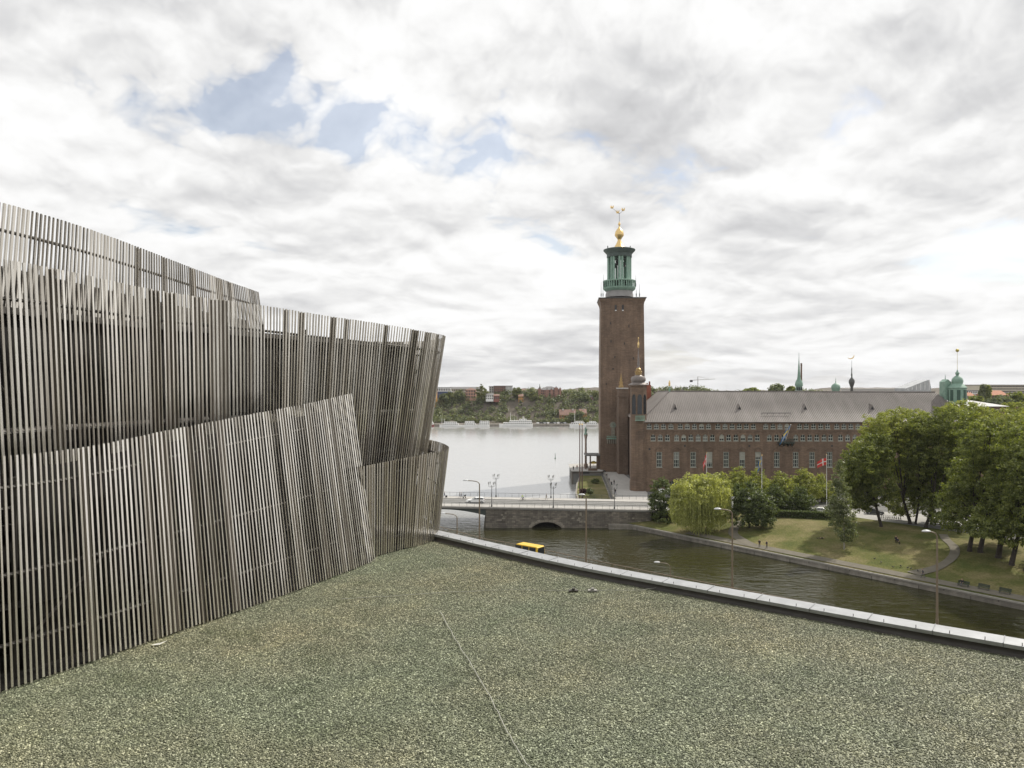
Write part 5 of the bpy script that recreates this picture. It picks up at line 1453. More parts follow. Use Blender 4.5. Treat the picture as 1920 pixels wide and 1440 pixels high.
# the big trees of the park
BIG = [
    # px, py of foot, crown blobs, label
    (1652, 988, [(1612, 870, 34, 44), (1640, 850, 36, 40), (1618, 920, 30, 38), (1650, 910, 30, 36), (1600, 905, 22, 44)], 'dark round tree at the left edge of the park trees', LEAF, 0.35),
    (1706, 982, [(1660, 800, 44, 24), (1700, 795, 46, 32), (1690, 850, 50, 50), (1650, 830, 40, 34), (1715, 895, 44, 40)], 'tall spreading tree whose crown reaches the grey roof', LEAF_L, 0.38),
    (1717, 983, [(1740, 800, 40, 30), (1755, 850, 50, 46), (1740, 910, 44, 44), (1720, 860, 30, 40)], 'tall park tree with thin trunk in the middle of the row', LEAF, 0.26),
    (1736, 990, [(1785, 790, 46, 30), (1775, 850, 50, 48), (1790, 910, 50, 44), (1765, 950, 40, 32)], 'tall park tree with a leaning dark trunk', LEAF, 0.36),
    (1746, 984, [(1800, 770, 36, 18), (1830, 785, 44, 26), (1820, 840, 46, 46)], 'high topped tree just below the green cupola', LEAF_L, 0.26),
    (1818, 1034, [(1850, 830, 50, 46), (1840, 900, 56, 48), (1800, 935, 40, 36), (1790, 975, 30, 26)], 'leafy tree with branches sweeping low over the curved path', LEAF, 0.42),
    (1838, 1036, [(1885, 800, 46, 34), (1890, 860, 50, 50), (1880, 930, 46, 44)], 'massive park tree behind the wooden benches', LEAF_L, 0.45),
    (1872, 1046, [(1920, 840, 50, 50), (1900, 910, 50, 50), (1870, 965, 44, 36), (1850, 990, 34, 22)], 'dark park tree at the right edge with a stout trunk', LEAF, 0.5),
    (1897, 1060, [(1945, 880, 60, 60), (1930, 960, 50, 50), (1900, 1000, 34, 26)], 'rightmost dark tree over the benches', LEAF, 0.45),
    (1925, 1070, [(1990, 860, 60, 80), (1960, 930, 60, 60), (2000, 960, 60, 60)], 'tree at the very right edge beyond the benches', LEAF, 0.45),
]
for k, (px, py, bl, lab, lm, tr_) in enumerate(BIG):
    g = ground_hit(px, py)
    off = [0, 3, -2, 1, 4, 2, 5, -2, -4, -3][k]
    ells = [blob(a, b, g.y + off + ((i * 37) % 5 - 2) * 1.2, r, h) for i, (a, b, r, h) in enumerate(bl)]
    bx0 = sum(b_[0] for b_ in bl) / len(bl); lowy = max(b_[1] + b_[3] for b_ in bl)
    if lowy < py - 45: ells.append(blob(bx0 * 0.6 + px * 0.4, lowy + 6, g.y + 3, 34, 26))
    tree('park_tree', lab, g, ells, lm, 230 * len(ells), 40, 0.85, 0.155, tr_, group='big trees of the canal park', seed=60 + k, limbs=9, hollow=0.45, lean=((X(bl[0][0], g.y) - g.x) * 0.3, 0))
# tree crowns further right behind the hall
tree('garden_tree', 'bright green tree at the right edge behind the brick wing', (X(1908, 262), 262, ZG), [blob(1905, 765, 262, 24, 14), blob(1925, 775, 262, 28, 22), blob(1890, 780, 262, 16, 14), blob(1908, 800, 262, 24, 34)], LEAF_L, 330, 30, 0.9, 0.22, 0.3, seed=90)
# hedge behind the lawn
hg = ground_hit(1440, 972); h1 = ground_hit(1562, 972)
def hedge(p0, p1, w_, h, label, seed, leafm=LEAF_D):
    rng = np.random.default_rng(seed); n = 9000
    f = rng.random(n); d = Vector((p1[0] - p0[0], p1[1] - p0[1])); nn = Vector((-d.y, d.x)).normalized()
    side = rng.uniform(-1, 1, n); up = rng.random(n)
    face = rng.integers(0, 3, n); side = np.where(face == 0, -1 + rng.normal(0, .06, n), np.where(face == 1, 1 + rng.normal(0, .06, n), side)); up = np.where(face == 2, 1 + rng.normal(0, .05, n), up)
    pos = np.stack([d.x * f + nn.x * side * w_ / 2, d.y * f + nn.y * side * w_ / 2, up * h], 1)
    t = thing('hedge', label, 'hedge', p0)
    out = rng.normal(size=(n, 3)) + np.array([0, -0.3, 0.6])
    me = card_mesh('foliage', pos, out, 0.12 * rng.uniform(.6, 1.3, n), 0.16 * rng.uniform(.6, 1.3, n), rng.uniform(0, 6.28, n), leafm)
    o = bpy.data.objects.new('foliage', me); COL.objects.link(o); o.parent = t
    mb = MB(); nn3 = nn * (w_ * 0.4)
    mb.prism([(p0[0] - nn3.x, p0[1] - nn3.y), (p1[0] - nn3.x, p1[1] - nn3.y), (p1[0] + nn3.x, p1[1] + nn3.y), (p0[0] + nn3.x, p0[1] + nn3.y)], p0[2], p0[2] + h * 0.9); mb.build('twigs', M_BARK, t)
hedge(Vector((X(1412, 193), 193, 3.9)), Vector((X(1566, 188), 188, 3.9)), 1.4, 1.9, 'long clipped dark hedge at the back of the lawn', 5)
# bushes in the waterside garden
for k, (px, py, Yg, r, lab) in enumerate(((1093, 921, 228, 6.5, 'dark purple round bush beside the flagpoles'), (1106, 921, 232, 6, 'green round bush in the small garden'), (1116, 903, 262, 7, 'green bush below the terrace wall'))):
    tree('bush', lab, (X(px, Yg), Yg, 3.4), [blob(px, py, Yg, r, r * 0.75)], LEAF_D if k else mat('leaf_purple', (0.05, 0.025, 0.025), 0.8, 0, 0.4), 60, 26, 0.45, 0.13, 0.08, cat='bush', limbs=3, seed=110 + k)
# ================================================================== FAR SHORE
def far_building(name, label, px0, px1, pyt, pyb, Y, wall, roofm, cols, rows, roof='flat', depth=12.0, winm=None, roof_h=3.0, base_extra=6.0, cat='building', win=(0.55, 0.6), group=None):
    x0_, x1_ = X(px0, Y), X(px1, Y); zt, zb = Z(pyt, Y), Z(pyb, Y)
    t = thing(name, label, cat, ((x0_ + x1_) / 2, Y + depth / 2, zb), group)
    mb = MB(); mb.bb(x0_, x1_, Y, Y + depth, zb - base_extra, zt); mb.build('wall', wall, t)
    if roof == 'gable':
        mb = MB(); mb.prism_x([(Y - 0.5, zt), (Y + depth + 0.5, zt), (Y + depth / 2, zt + roof_h)], x0_ - 0.3, x1_ + 0.3); mb.build('roof', roofm, t)
    elif roof == 'hip':
        mb = MB(); i = min(depth / 2, (x1_ - x0_) / 2.2)
        a, b, c, d = (x0_ - .4, Y - .4, zt), (x1_ + .4, Y - .4, zt), (x1_ + .4, Y + depth + .4, zt), (x0_ - .4, Y + depth + .4, zt); e, f = (x0_ + i, Y + depth / 2, zt + roof_h), (x1_ - i, Y + depth / 2, zt + roof_h)
        mb.add([a, b, c, d, e, f], [(0, 1, 5, 4), (1, 2, 5), (2, 3, 4, 5), (3, 0, 4), (3, 2, 1, 0)]); mb.build('roof', roofm, t)
    else:
        mb = MB(); mb.bb(x0_ - 0.3, x1_ + 0.3, Y - 0.3, Y + depth + 0.3, zt, zt + 0.5); mb.build('roof', roofm, t)
    cw = (x1_ - x0_) / cols if cols else 0; rh = (zt - zb) / rows if rows else 0
    me = None
    for r in range(rows):
        for c in range(cols):
            if me is None:
                mb = MB(); mb.bb(-cw * win[0] / 2, cw * win[0] / 2, -0.12, 0.1, -rh * win[1] / 2, rh * win[1] / 2); o = mb.build('window', winm or M_GLASS); me = o.data; o.parent = t
            else:
                o = bpy.data.objects.new('window', me); COL.objects.link(o); o.parent = t
            o.location = Vector((x0_ + cw * (c + 0.5), Y, zb + rh * (r + 0.5))) - ORIG[t.name]
    return t
M_ORANGE = mat('ochre_plaster', (0.50, 0.27, 0.085), 0.85); M_PINK = mat('pink_plaster', (0.52, 0.30, 0.23), 0.85)
M_REDB = mat('far_red_brick', (0.30, 0.17, 0.135), 0.85, 0, 0.2, 0.3); M_CREAM = mat('cream_plaster', (0.55, 0.50, 0.40), 0.85)
M_BROWNB = mat('far_brown_brick', (0.25, 0.14, 0.105), 0.85, 0, 0.15, 0.3); M_ROOFR = mat('tile_roof', (0.23, 0.14, 0.11), 0.85, 0, 0.2, 0.3); M_ROOFG = mat('grey_roof', (0.17, 0.165, 0.165), 0.8)
M_GLB = mat('blue_glass', (0.07, 0.11, 0.24), 0.3); M_WIN = mat('far_window', (0.07, 0.06, 0.055), 0.4)
YS = 745.0
far_building('glass_office', 'blue glazed building with white roof at the left end of the far hill', 817, 846, 734, 745, YS + 8, M_GLB, M_WHITE, 8, 2, 'flat', 12, mat('blue_pane', (0.05, 0.07, 0.15), 0.25))
mb = MB(); o_ = far_building('terrace_house', 'orange house front beside the steel screens on the far hill', 808, 818, 733, 752, YS - 10, M_ORANGE, M_ROOFR, 3, 3, 'gable', 10, M_WIN)
far_building('apartment_row', 'long pale apartment row with grey roof on the far skyline', 843, 905, 729, 740, YS + 45, M_CREAM, M_ROOFG, 16, 2, 'gable', 12, M_WIN, 2.0)
far_building('apartment_row', 'low white flat-roofed range on the skyline behind the blue building', 816, 845, 727, 735, YS + 40, M_WHITE, M_ROOFG, 9, 1, 'flat', 12, M_WIN)
far_building('pink_house', 'pink plaster house between trees on the far hill', 873, 892, 731, 747, YS, M_PINK, M_ROOFR, 4, 3, 'hip', 12, M_WIN, 2.0)
far_building('brick_block', 'brown brick flats on the far hill beside the white block', 926, 948, 724, 748, YS + 14, M_BROWNB, M_ROOFG, 6, 6, 'flat', 16, M_WIN)
far_building('white_block', 'white block of flats on the far hill joined to brown brick flats', 948.2, 961, 724, 749, YS + 12, M_WHITE, M_ROOFG, 5, 7, 'flat', 16, M_WIN)
far_building('grey_house', 'grey flats half hidden behind the tallest tree on the far hill', 917, 926, 725, 740, YS + 16, M_PALE, M_ROOFG, 2, 4, 'flat', 14, M_WIN)
far_building('cottage', 'small white cottage with dark windows on the far hillside', 911, 925, 740.5, 749, YS - 12, M_WHITE, M_ROOFG, 4, 2, 'gable', 8, M_WIN, 1.6, base_extra=2.0, cat='house')
far_building('cottage', 'small red cottage beside the white cottage on the far hillside', 925.5, 936, 742, 750, YS - 12, mat('falu_red', (0.26, 0.11, 0.085), 0.85), M_ROOFR, 3, 1, 'gable', 8, M_WIN, 1.6, base_extra=2.0, cat='house')
far_building('narrow_house', 'narrow yellow house among trees on the far hillside', 972, 981, 743, 757, YS - 8, M_ORANGE, M_ROOFR, 3, 3, 'gable', 8, M_WIN, 2.2, base_extra=2.0, cat='house')
far_building('narrow_house', 'pink gabled house behind the narrow yellow house', 974, 986, 733, 742, YS + 20, M_PINK, M_ROOFR, 3, 2, 'gable', 10, M_WIN, 2.0, cat='house')
# the turreted red brick palace
t = far_building('brick_palace', 'turreted red brick mansion crowning the far hill', 1010, 1052, 731, 753, YS, M_REDB, M_ROOFG, 11, 5, 'hip', 18, M_WIN, 3.5)
u_ = YS / F
for (px, w_, pt, pb_) in ((1012, 5.5, 729, 719.5), (1034, 4, 730, 726), (1026, 6, 731, 726.5), (1043, 7, 727, 724), (1050.5, 3.5, 728, 725.5)):
    mb = MB(); x = X(px, YS - 1); mb.bb(x - w_ * u_ / 2, x + w_ * u_ / 2, YS - 1.2, YS + 4, Z(753, YS), Z(pt, YS)); tt = mb.build('gable_tower', M_REDB, t)
    mb = MB(); mb.lathe([(w_ * u_ * 0.6, Z(pt, YS) + 0.01), (w_ * u_ * 0.2, Z(pt - (pt - pb_) * 0.4, YS)), (0.1, Z(pb_, YS))], (x, YS + 1.4, 0), 4, math.pi / 4); mb.build('gable_roof', mat('slate', (0.14, 0.12, 0.115), 0.8), tt)
far_building('pale_mansion', 'pale yellow mansion with grey roof right of the red brick mansion', 1066, 1087, 743, 750, YS + 10, M_CREAM, M_ROOFG, 5, 1, 'hip', 12, M_WIN, 3.4)
far_building('red_house', 'small red and white house near the tower edge on the far hill', 1105, 1113, 744, 753, YS - 4, M_REDB, M_ROOFG, 2, 2, 'gable', 9, M_WIN, 1.8, cat='house')
t = far_building('ochre_house', 'long ochre house with brown roof and chimneys low by the far quay', 1049.5, 1080, 778.5, 784, 712, M_ORANGE, M_ROOFR, 8, 1, 'gable', 12, M_WIN, 5.2, base_extra=8, cat='house')
for px in (1056, 1074.5):
    mb = MB(); x = X(px, 717); mb.bb(x - 0.8, x + 0.8, 717, 719, Z(776, 717), Z(766.5, 717)); mb.build('chimney', M_PALE, t)
t = far_building('ochre_house', 'tall ochre house with chimney at the end of the low ochre row', 1087, 1100, 775, 785, 711, M_ORANGE, M_ROOFR, 4, 2, 'gable', 12, M_WIN, 4.0, base_extra=8, cat='house')
mb = MB(); x = X(1094, 716); mb.bb(x - 0.8, x + 0.8, 716, 718, Z(772, 716), Z(766.5, 716)); mb.build('chimney', M_PALE, t)
# right edge beyond the hall
far_building('long_block', 'long banded apartment block on the right horizon', 1840, 1990, 722.5, 736, 560, M_CREAM, M_ROOFG, 26, 3, 'flat', 20, M_WIN, base_extra=20, win=(0.9, 0.42))
far_building('tiled_house', 'brick house with orange tiled roof below the long block', 1856, 1889, 741, 748, 480, M_BROWNB, mat('orange_tile', (0.38, 0.17, 0.10), 0.85), 8, 1, 'gable', 14, M_WIN, 3.0, base_extra=20, cat='house')
far_building('tiled_house', 'small house with orange roof right of the green cupola', 1808, 1828, 742, 748, 470, M_CREAM, MATS['orange_tile'], 4, 1, 'gable', 10, M_WIN, 2.0, base_extra=20, cat='house')
far_building('white_house', 'white low buildings between the cupola and the long block', 1812, 1840, 733, 742, 540, M_WHITE, M_ROOFG, 7, 2, 'flat', 12, M_WIN, base_extra=20)
far_building('red_brick_house', 'red brick house at the right edge under the long block', 1895, 1925, 737, 748, 500, M_REDB, M_ROOFG, 6, 2, 'flat', 12, M_WIN, base_extra=20, cat='house')
# glass gable building over the ridge
t = thing('glass_gable', 'pale glass roofed building with slanting gable above the hall roof', 'building', (X(1720, 380), 385, ZG))
mb = MB(); q = lambda px, py: (X(px, 380), Z(py, 380)); mb.prism_y([q(1700, 760), q(1746, 760), q(1746, 729), q(1743, 712), q(1738, 713), q(1700, 728)], 380, 392); mb.build('hall', mat('pale_glass', (0.42, 0.43, 0.43), 0.25, 0, 0.2, 0.4), t)
for k in range(6):
    f = k / 5; mb = MB(); a = q(1702 + f * 40, 731); mb.bb(a[0] - 0.12, a[0] + 0.12, 379.8, 379.98, Z(731, 380), Z(728 - f * 14.5, 380)); mb.build('mullion', M_WHITE, t)
far_building('flat_roof_house', 'low pale flat roofs showing over the middle of the hall ridge', 1600, 1702, 730.5, 745, 400, M_PALE, M_PALE, 0, 0, 'flat', 15, base_extra=20)
far_building('flat_roof_house', 'distant pale blocks below the crane on the skyline', 1262, 1330, 730, 742, 900, M_PALE, M_ROOFG, 14, 2, 'flat', 15, M_WIN, base_extra=20)
t = thing('tower_crane', 'thin tower crane on the skyline over the roof ridge', 'crane', (X(1308.5, 880), 880, 15))
mb = MB(); x = X(1308.5, 880); mb.tube((x, 880, 15), (x, 880, Z(706, 880)), 0.5, 0.4, 4); mb.build('mast', mat('crane_grey', (0.35, 0.34, 0.32), 0.6), t)
mb = MB(); mb.tube((X(1295, 880), 880, Z(713, 880)), (X(1341, 880), 880, Z(710.5, 880)), 0.35, 0.25, 4); mb.tube((x, 880, Z(706, 880)), (X(1330, 880), 880, Z(711, 880)), 0.15, 0.15, 4); mb.build('jib', MATS['crane_grey'], t)
mb = MB(); mb.box((X(1296, 880), 880, Z(714.5, 880)), (3, 2, 2.4)); mb.build('counterweight', M_DARK, t)

# ---- far trees
def far_tree(label, px, py, Y, rx, rz, seed, leafm=LEAF_F, cat='tree', foot=None, n=70):
    z0 = foot if foot is not None else max(2.2, Z(py, Y) - rz * Y / F * 1.7)
    tree('hill_tree', label, (X(px, Y), Y, z0), [blob(px, py, Y, rx, rz), blob(px - rx * 0.45, py + rz * 0.25, Y, rx * 0.6, rz * 0.7), blob(px + rx * 0.4, py + rz * 0.3, Y, rx * 0.6, rz * 0.65)], leafm, n, 26, 1.5, 0.48, 0.35, limbs=4, group='trees on the far shore', seed=seed, hollow=0.4)
LF2 = leaf_mat('leaf_far_bright', (0.07, 0.085, 0.025), (0.135, 0.15, 0.045), (0.22, 0.225, 0.08), 0.35, 0.06)
FT = [(904, 734, 12, 12, LF2, 'tallest tree on the far hill, left of the brown flats'), (862, 738, 10, 9, LEAF_F, 'round tree left of the pink house'), (845, 742, 12, 8, LF2, 'low bushy tree before the blue building'), (832, 744, 8, 6, LEAF_F, 'small tree under the blue building'), (970, 735, 9, 10, LF2, 'tree right of the white block'), (988, 745, 10, 10, LEAF_F, 'tree beside the narrow yellow house'), (1000, 743, 8, 9, LF2, 'tree touching the left side of the red mansion'), (938, 746, 5, 6, LEAF_F, 'dark tree before the brown flats'), (1062, 750, 9, 8, LEAF_F, 'tree right of the red mansion'), (1098, 744, 8, 8, LEAF_F, 'dark tree on the skyline near the tower'), (1118, 742, 8, 9, LF2, 'sparse tree against the tower edge'), (1075, 753, 8, 7, LF2, 'tree below the pale mansion')]
for k, (px, py, rx, rz, lm, lab) in enumerate(FT): far_tree(lab, px, py, 738 + (k % 3) * 6, rx, rz, 200 + k, lm)
for k, (px, py, r, lm, lab) in enumerate(((884, 790, 8.5, LF2, 'left of the two round bright trees on the far quay'), (900, 791, 8.5, LF2, 'right of the two round bright trees on the far quay'), (1040, 790, 6, LEAF_F, 'small round tree on the far quay behind parked cars'), (1022, 790, 5, LEAF_F, 'small tree on the far quay beside the rock wall'), (1063, 791, 6, LF2, 'bright tree at the far quay below the ochre row'), (1084, 792, 5, LF2, 'bright quay tree behind the right white ship'), (1100, 791, 6, LF2, 'bright quay tree below the tall ochre house'), (1114, 791, 6, LF2, 'bright quay tree at the tower edge'), (1073, 780, 8, LEAF_F, 'dark tree beside the ochre row'), (1087, 776, 7, LEAF_F, 'dark tree between the two ochre houses'))):
    far_tree(lab, px, py, 699, r, r * 0.8, 230 + k, lm, foot=2.2)
# trees over the ridge
for k, (px, py, rx, rz, Y, lab) in enumerate(((1410, 734, 14, 6, 420, 'flat green tree top over the roof ridge left of the copper spire'), (1456, 729, 10, 8, 420, 'round green tree top over the roof ridge near the copper spire'), (1484, 731, 6, 6, 420, 'small dark tree top just left of the copper spire'), (1842, 738, 3, 16, 470, 'left of two dark poplars by the long block'), (1851, 737, 3.6, 17, 470, 'right of two dark poplars by the long block'), (1885, 752, 22, 12, 400, 'dark tree below the orange tiled roof'), (1912, 748, 18, 14, 400, 'dark tree mass at the right edge below the long block'), (1862, 756, 16, 8, 380, 'bushy tree behind the low wing roof'), (1832, 752, 12, 8, 420, 'small tree right of the green cupola'))):
    far_tree(lab, px, py, Y, rx, rz, 260 + k, LEAF_F if k % 2 else LEAF, foot=ZG, n=110)
# wooded slope: one mass of undergrowth
def wood():
    rng = np.random.default_rng(77)
    nb = 2300
    bx_ = rng.uniform(-160, 320, nb); by_ = 703 + rng.random(nb) ** 1.1 * 60
    # bare rock face towards the left and low
    keep = []
    for x, y in zip(bx_, by_):
        rock = (0.5 + 0.5 * math.sin(x * 0.035 + 0.6)) * (1 if y < 735 else 0.15) * (1.0 if x < 30 else 0.45)
        keep.append(rng.random() > rock * 0.75)
    keep = np.array(keep); bx_, by_ = bx_[keep], by_[keep]
    P_, O_ = [], []
    for x, y in zip(bx_, by_):
        r = rng.uniform(1.6, 4.2); m = int(9 + r * 10)
        d = rng.normal(size=(m, 3)); d /= np.linalg.norm(d, axis=1, keepdims=True)
        P_.append(np.array([x, y, hill_h(x, y) + r * 0.6]) + d * r * rng.random((m, 1)) ** 0.4 * np.array([1, 1, 0.85])); O_.append(d + rng.normal(size=(m, 3)) * 0.5 + np.array([0, 0, 0.4]))
    pos = np.concatenate(P_); out = np.concatenate(O_); n = len(pos)
    me = card_mesh('wood', pos, out, 0.55 * rng.uniform(.6, 1.4, n), 0.7 * rng.uniform(.6, 1.4, n), rng.uniform(0, 6.28, n), LEAF_F)
    o = bpy.data.objects.new('hillside_wood', me); COL.objects.link(o); kind(o, 'stuff', 'scrub and trees covering the far hillside')
wood()

# ---- boats along the far quay
def ship(label, px0, px1, hull_h, decks, Y=679, hull=M_WHITE, flip=False, masts=(), funnel=None, cat='ship', bow=0.2):
    xa_, xb_ = X(px0, Y), X(px1, Y); L_ = xb_ - xa_; W = min(7.0, max(3.2, L_ * 0.2))
    t = thing('moored_ship', label, cat, ((xa_ + xb_) / 2, Y, 0), 'boats moored on the far shore')
    s = -1 if flip else 1; xc = (xa_ + xb_) / 2
    mb = MB(); secs = [(-0.5, 0.75, 1.0), (-0.3, 1.0, 1.0), (0.0, 1.0, 0.95), (0.25, 0.9, 1.0), (0.4, 0.5, 1.15), (0.5, 0.05, 1.35)]
    vs = []
    for (f, w_, h) in secs:
        x = xc - s * f * L_; vs += [(x, Y - W / 2 * w_ * 0.8, -0.3), (x, Y - W / 2 * w_, hull_h * h), (x, Y + W / 2 * w_, hull_h * h), (x, Y + W / 2 * w_ * 0.8, -0.3)]
    fs = [(0, 1, 2, 3), tuple(range(len(vs) - 1, len(vs) - 5, -1))]
    for j in range(len(secs) - 1):
        for i in range(4): fs.append((j * 4 + i, j * 4 + (i + 1) % 4, j * 4 + 4 + (i + 1) % 4, j * 4 + 4 + i))
    mb.add(vs, fs); mb.build('hull', hull, t)
    z = hull_h * 0.98
    for (f0, f1, h) in decks:
        a, b = xa_ + f0 * L_, xa_ + f1 * L_
        mb = MB(); mb.bb(a, b, Y - W * 0.38, Y + W * 0.38, z, z + h); dk = mb.build('deckhouse', M_WHITE, t)
        k = max(2, int((b - a) / 1.7))
        for i in range(k):
            c = a + (b - a) * (i + 0.5) / k; mb = MB(); mb.bb(c - 0.45, c + 0.45, Y - W * 0.38 - 0.06, Y - W * 0.38 + 0.05, z + h * 0.35, z + h * 0.78); mb.build('window', M_WIN, dk)
        z += h
    for (f, h) in masts:
        mb = MB(); x = xa_ + f * L_; mb.tube((x, Y, hull_h), (x, Y, hull_h + h), 0.22, 0.1, 6); mb.build('mast', M_WHITE, t)
    if funnel:
        mb = MB(); x = xa_ + funnel * L_; mb.lathe([(0.9, z - 0.2), (0.8, z + 2.2)], (x, Y, 0), 10); mb.build('funnel', M_PALE, t)
ship('red hulled boat at the left end of the far quay beside the steel screens', 800, 814, 2.0, [(0.2, 0.9, 2.0), (0.4, 0.8, 1.6)], hull=mat('red_hull', (0.23, 0.06, 0.055), 0.5))
ship('long white passenger boat with many windows left on the far quay', 824, 870, 1.6, [(0.15, 0.78, 1.7), (0.22, 0.7, 1.3)], masts=((0.1, 7), (0.2, 6)))
ship('white excursion boat, left of the blunt pair on the far shore', 870, 894, 1.8, [(0.05, 0.9, 1.9), (0.08, 0.8, 1.7)], Y=675, flip=True)
ship('white excursion boat, right of the blunt pair on the far shore', 893.5, 918, 1.8, [(0.2, 0.98, 2.0), (0.25, 0.98, 1.8)], Y=676)
ship('largest white ship with long superstructure in the middle of the far shore', 936, 999, 2.2, [(0.12, 0.98, 1.9), (0.3, 0.97, 1.7), (0.6, 0.82, 1.4)], masts=((0.34, 11), (0.45, 6)), funnel=0.72)
ship('white ship with tall mast just left of the tower on the far shore', 1068, 1100, 2.2, [(0.1, 0.9, 1.7), (0.3, 0.8, 1.4)], masts=((0.3, 12),))
ship('grey white boat touching the tower edge on the far shore', 1098, 1122, 2.0, [(0.1, 0.9, 1.9), (0.3, 0.8, 1.2)], hull=M_PALE, flip=True)
for k in range(5):
    px = 958 + k * 3.2; x = X(px, 690); t = thing('sailboat', ['first', 'second', 'third', 'fourth', 'fifth'][k] + ' sailboat mast from the left behind the largest white ship', 'sailboat', (x, 690 - 8, 0), 'masts behind the largest ship')
    mb = MB(); mb.tube((x, 682, 0.8), (x, 682, 10.5 + (k * 7 % 3)), 0.11, 0.07, 5); mb.build('mast', M_PALE, t)
    mb = MB(); mb.prism([(x - 2.5, 681.2), (x + 1.8, 681.2), (x + 3.2, 682), (x + 1.8, 682.8), (x - 2.5, 682.8)], -0.2, 0.9); mb.build('hull', M_WHITE, t)
mb = MB(); sx_ = X(1041, 385); mb.tube((sx_, 385, -0.5), (sx_, 385, 3.0), 0.16, 0.1, 8); mb.lathe([(0.32, 0.0), (0.4, 0.25), (0.2, 0.6)], (sx_, 385, 0), 8)
tag(mb.build('spar_buoy', mat('buoy_green', (0.05, 0.12, 0.08), 0.5)), 'dark green spar buoy standing in the open water', 'buoy')
# ================================================================== STREET THINGS
# tall street lamps along the canal street
def street_lamp(px, py_top, Y, zt, arm_px, label, rad=0.11, head=0.8):
    x = X(px, Y); z0 = ZS
    t = thing('street_lamp', label, 'street lamp', (x, Y, z0), 'street lamps along the canal street')
    mb = MB(); mb.tube((x, Y, z0), (x, Y, z0 + 1.2), rad * 1.5, rad * 1.4, 10); mb.tube((x, Y, z0 + 1.2), (x, Y, zt - 0.5), rad * 1.1, rad * 0.75, 10); mb.build('pole', M_POLE, t, True)
    xh = X(arm_px, Y); pts = [Vector((x, Y, zt - 0.55)), Vector((x + (xh - x) * 0.12, Y, zt - 0.2)), Vector((x + (xh - x) * 0.4, Y, zt)), Vector((xh, Y, zt + 0.12))]
    mb = MB(); mb.path(smooth_curve(pts, 4), rad * 0.6, 8); mb.build('arm', M_POLE, t, True)
    s = 1 if xh > x else -1
    mb = MB(); vs = []
    for f, w_, h in ((-0.45, 0.08, 0.05), (-0.3, 0.17, 0.13), (0.0, 0.22, 0.17), (0.3, 0.19, 0.14), (0.5, 0.08, 0.06)):
        for i in range(10):
            a = 2 * math.pi * i / 10; zz = math.sin(a); vs.append((xh + s * f * head * 1.3, Y + w_ * math.cos(a) * head * 1.4, zt + 0.12 + h * (zz if zz > 0 else zz * 0.45) * head * 1.4))
    fs = [tuple(range(9, -1, -1)), tuple(range(40, 50))]
    for j in range(4):
        for i in range(10): fs.append((j * 10 + i, j * 10 + (i + 1) % 10, j * 10 + 10 + (i + 1) % 10, j * 10 + 10 + i))
    mb.add(vs, fs); mb.build('lamp_head', mat('lamp_head_grey', (0.55, 0.56, 0.56), 0.35), t, True)
LP = [(899, 908, 873, 20.0, 'tall street lamp with long arm left of the yellow van'), (1099, 935, 1091, 20.0, 'tall street lamp standing before the stone bridge wall'), (1373, 962, 1346, 20.0, 'tall street lamp with pale head in front of the willow'), (1757, 1004, 1737, 20.0, 'tall street lamp with pale head before the park lawn')]
for px, py, ap_, zt, lab in LP:
    Y = F * (CH - zt) / (py - HOR - 6); street_lamp(px, py, Y, zt, ap_, lab, 0.13, 0.85)
street_lamp(857, 968, 118, CH - (964 - HOR) / F * 118, 831, 'small street lamp close to the steel screens', 0.10, 0.6)
street_lamp(1257, 1060, 96, CH - (1056 - HOR) / F * 96, 1232, 'low street lamp whose white head floats against the water', 0.07, 0.62)
# railing of the canal street
rl = thing('canal_railing', 'pale brown handrail along the canal street behind the parapet', 'railing', (0, 134, ZS))
rp_ = [(-20, 158), (-14.2, 151), (-5.0, 139.5), (2.9, 133.0), (12.5, 123.3), (22.7, 113.6), (40, 98)]
rp_ = [Vector((a, b)) for a, b in rp_]
mb = MB(); mb.path([Vector((p.x, p.y, ZS + 1.05)) for p in rp_], 0.07, 6); mb.build('handrail', M_POLE, rl, True)
mb = MB(); mb.path([Vector((p.x, p.y, ZS + 0.55)) for p in rp_], 0.03, 6); mb.build('middle_rail', M_POLE, rl, True)
for p in walk(rp_, 2.4):
    mb = MB(); mb.tube((p.x, p.y, ZS), (p.x, p.y, ZS + 1.05), 0.04, 0.04, 6); mb.build('post', M_POLE, rl)
# candelabra on the bridge
def candelabra():
    t = thing('bridge_lamp', 'x', 'street lamp', (0, 0, 0), 'candelabra lamps of the bridge')
    mb = MB(); mb.lathe([(0.2, 0), (0.2, 0.5), (0.1, 0.7), (0.07, 5.6), (0.1, 5.7)], (0, 0, 0), 8); mb.build('post', M_RAIL, t, True)
    mb = MB()
    for k in range(4):
        a = math.pi / 2 * k + 0.5; c, s = math.cos(a), math.sin(a)
        mb.path([(0, 0, 5.3), (0.6 * c, 0.6 * s, 5.25), (0.95 * c, 0.95 * s, 5.5), (0.95 * c, 0.95 * s, 5.9)], 0.035, 5)
    mb.build('arms', M_RAIL, t)
    for k in range(4):
        a = math.pi / 2 * k + 0.5; c, s = math.cos(a) * 0.95, math.sin(a) * 0.95
        mb = MB(); mb.lathe([(0.06, 5.9), (0.11, 6.1), (0.13, 6.4)], (c, s, 0), 8); g_ = mb.build('lantern', mat('lamp_glass', (0.42, 0.42, 0.40), 0.2), t)
        mb = MB(); mb.lathe([(0.15, 6.41), (0.08, 6.55), (0.02, 6.7)], (c, s, 0), 8); mb.build('cap', M_RAIL, g_)
    return t
cd_ = candelabra(); first = True
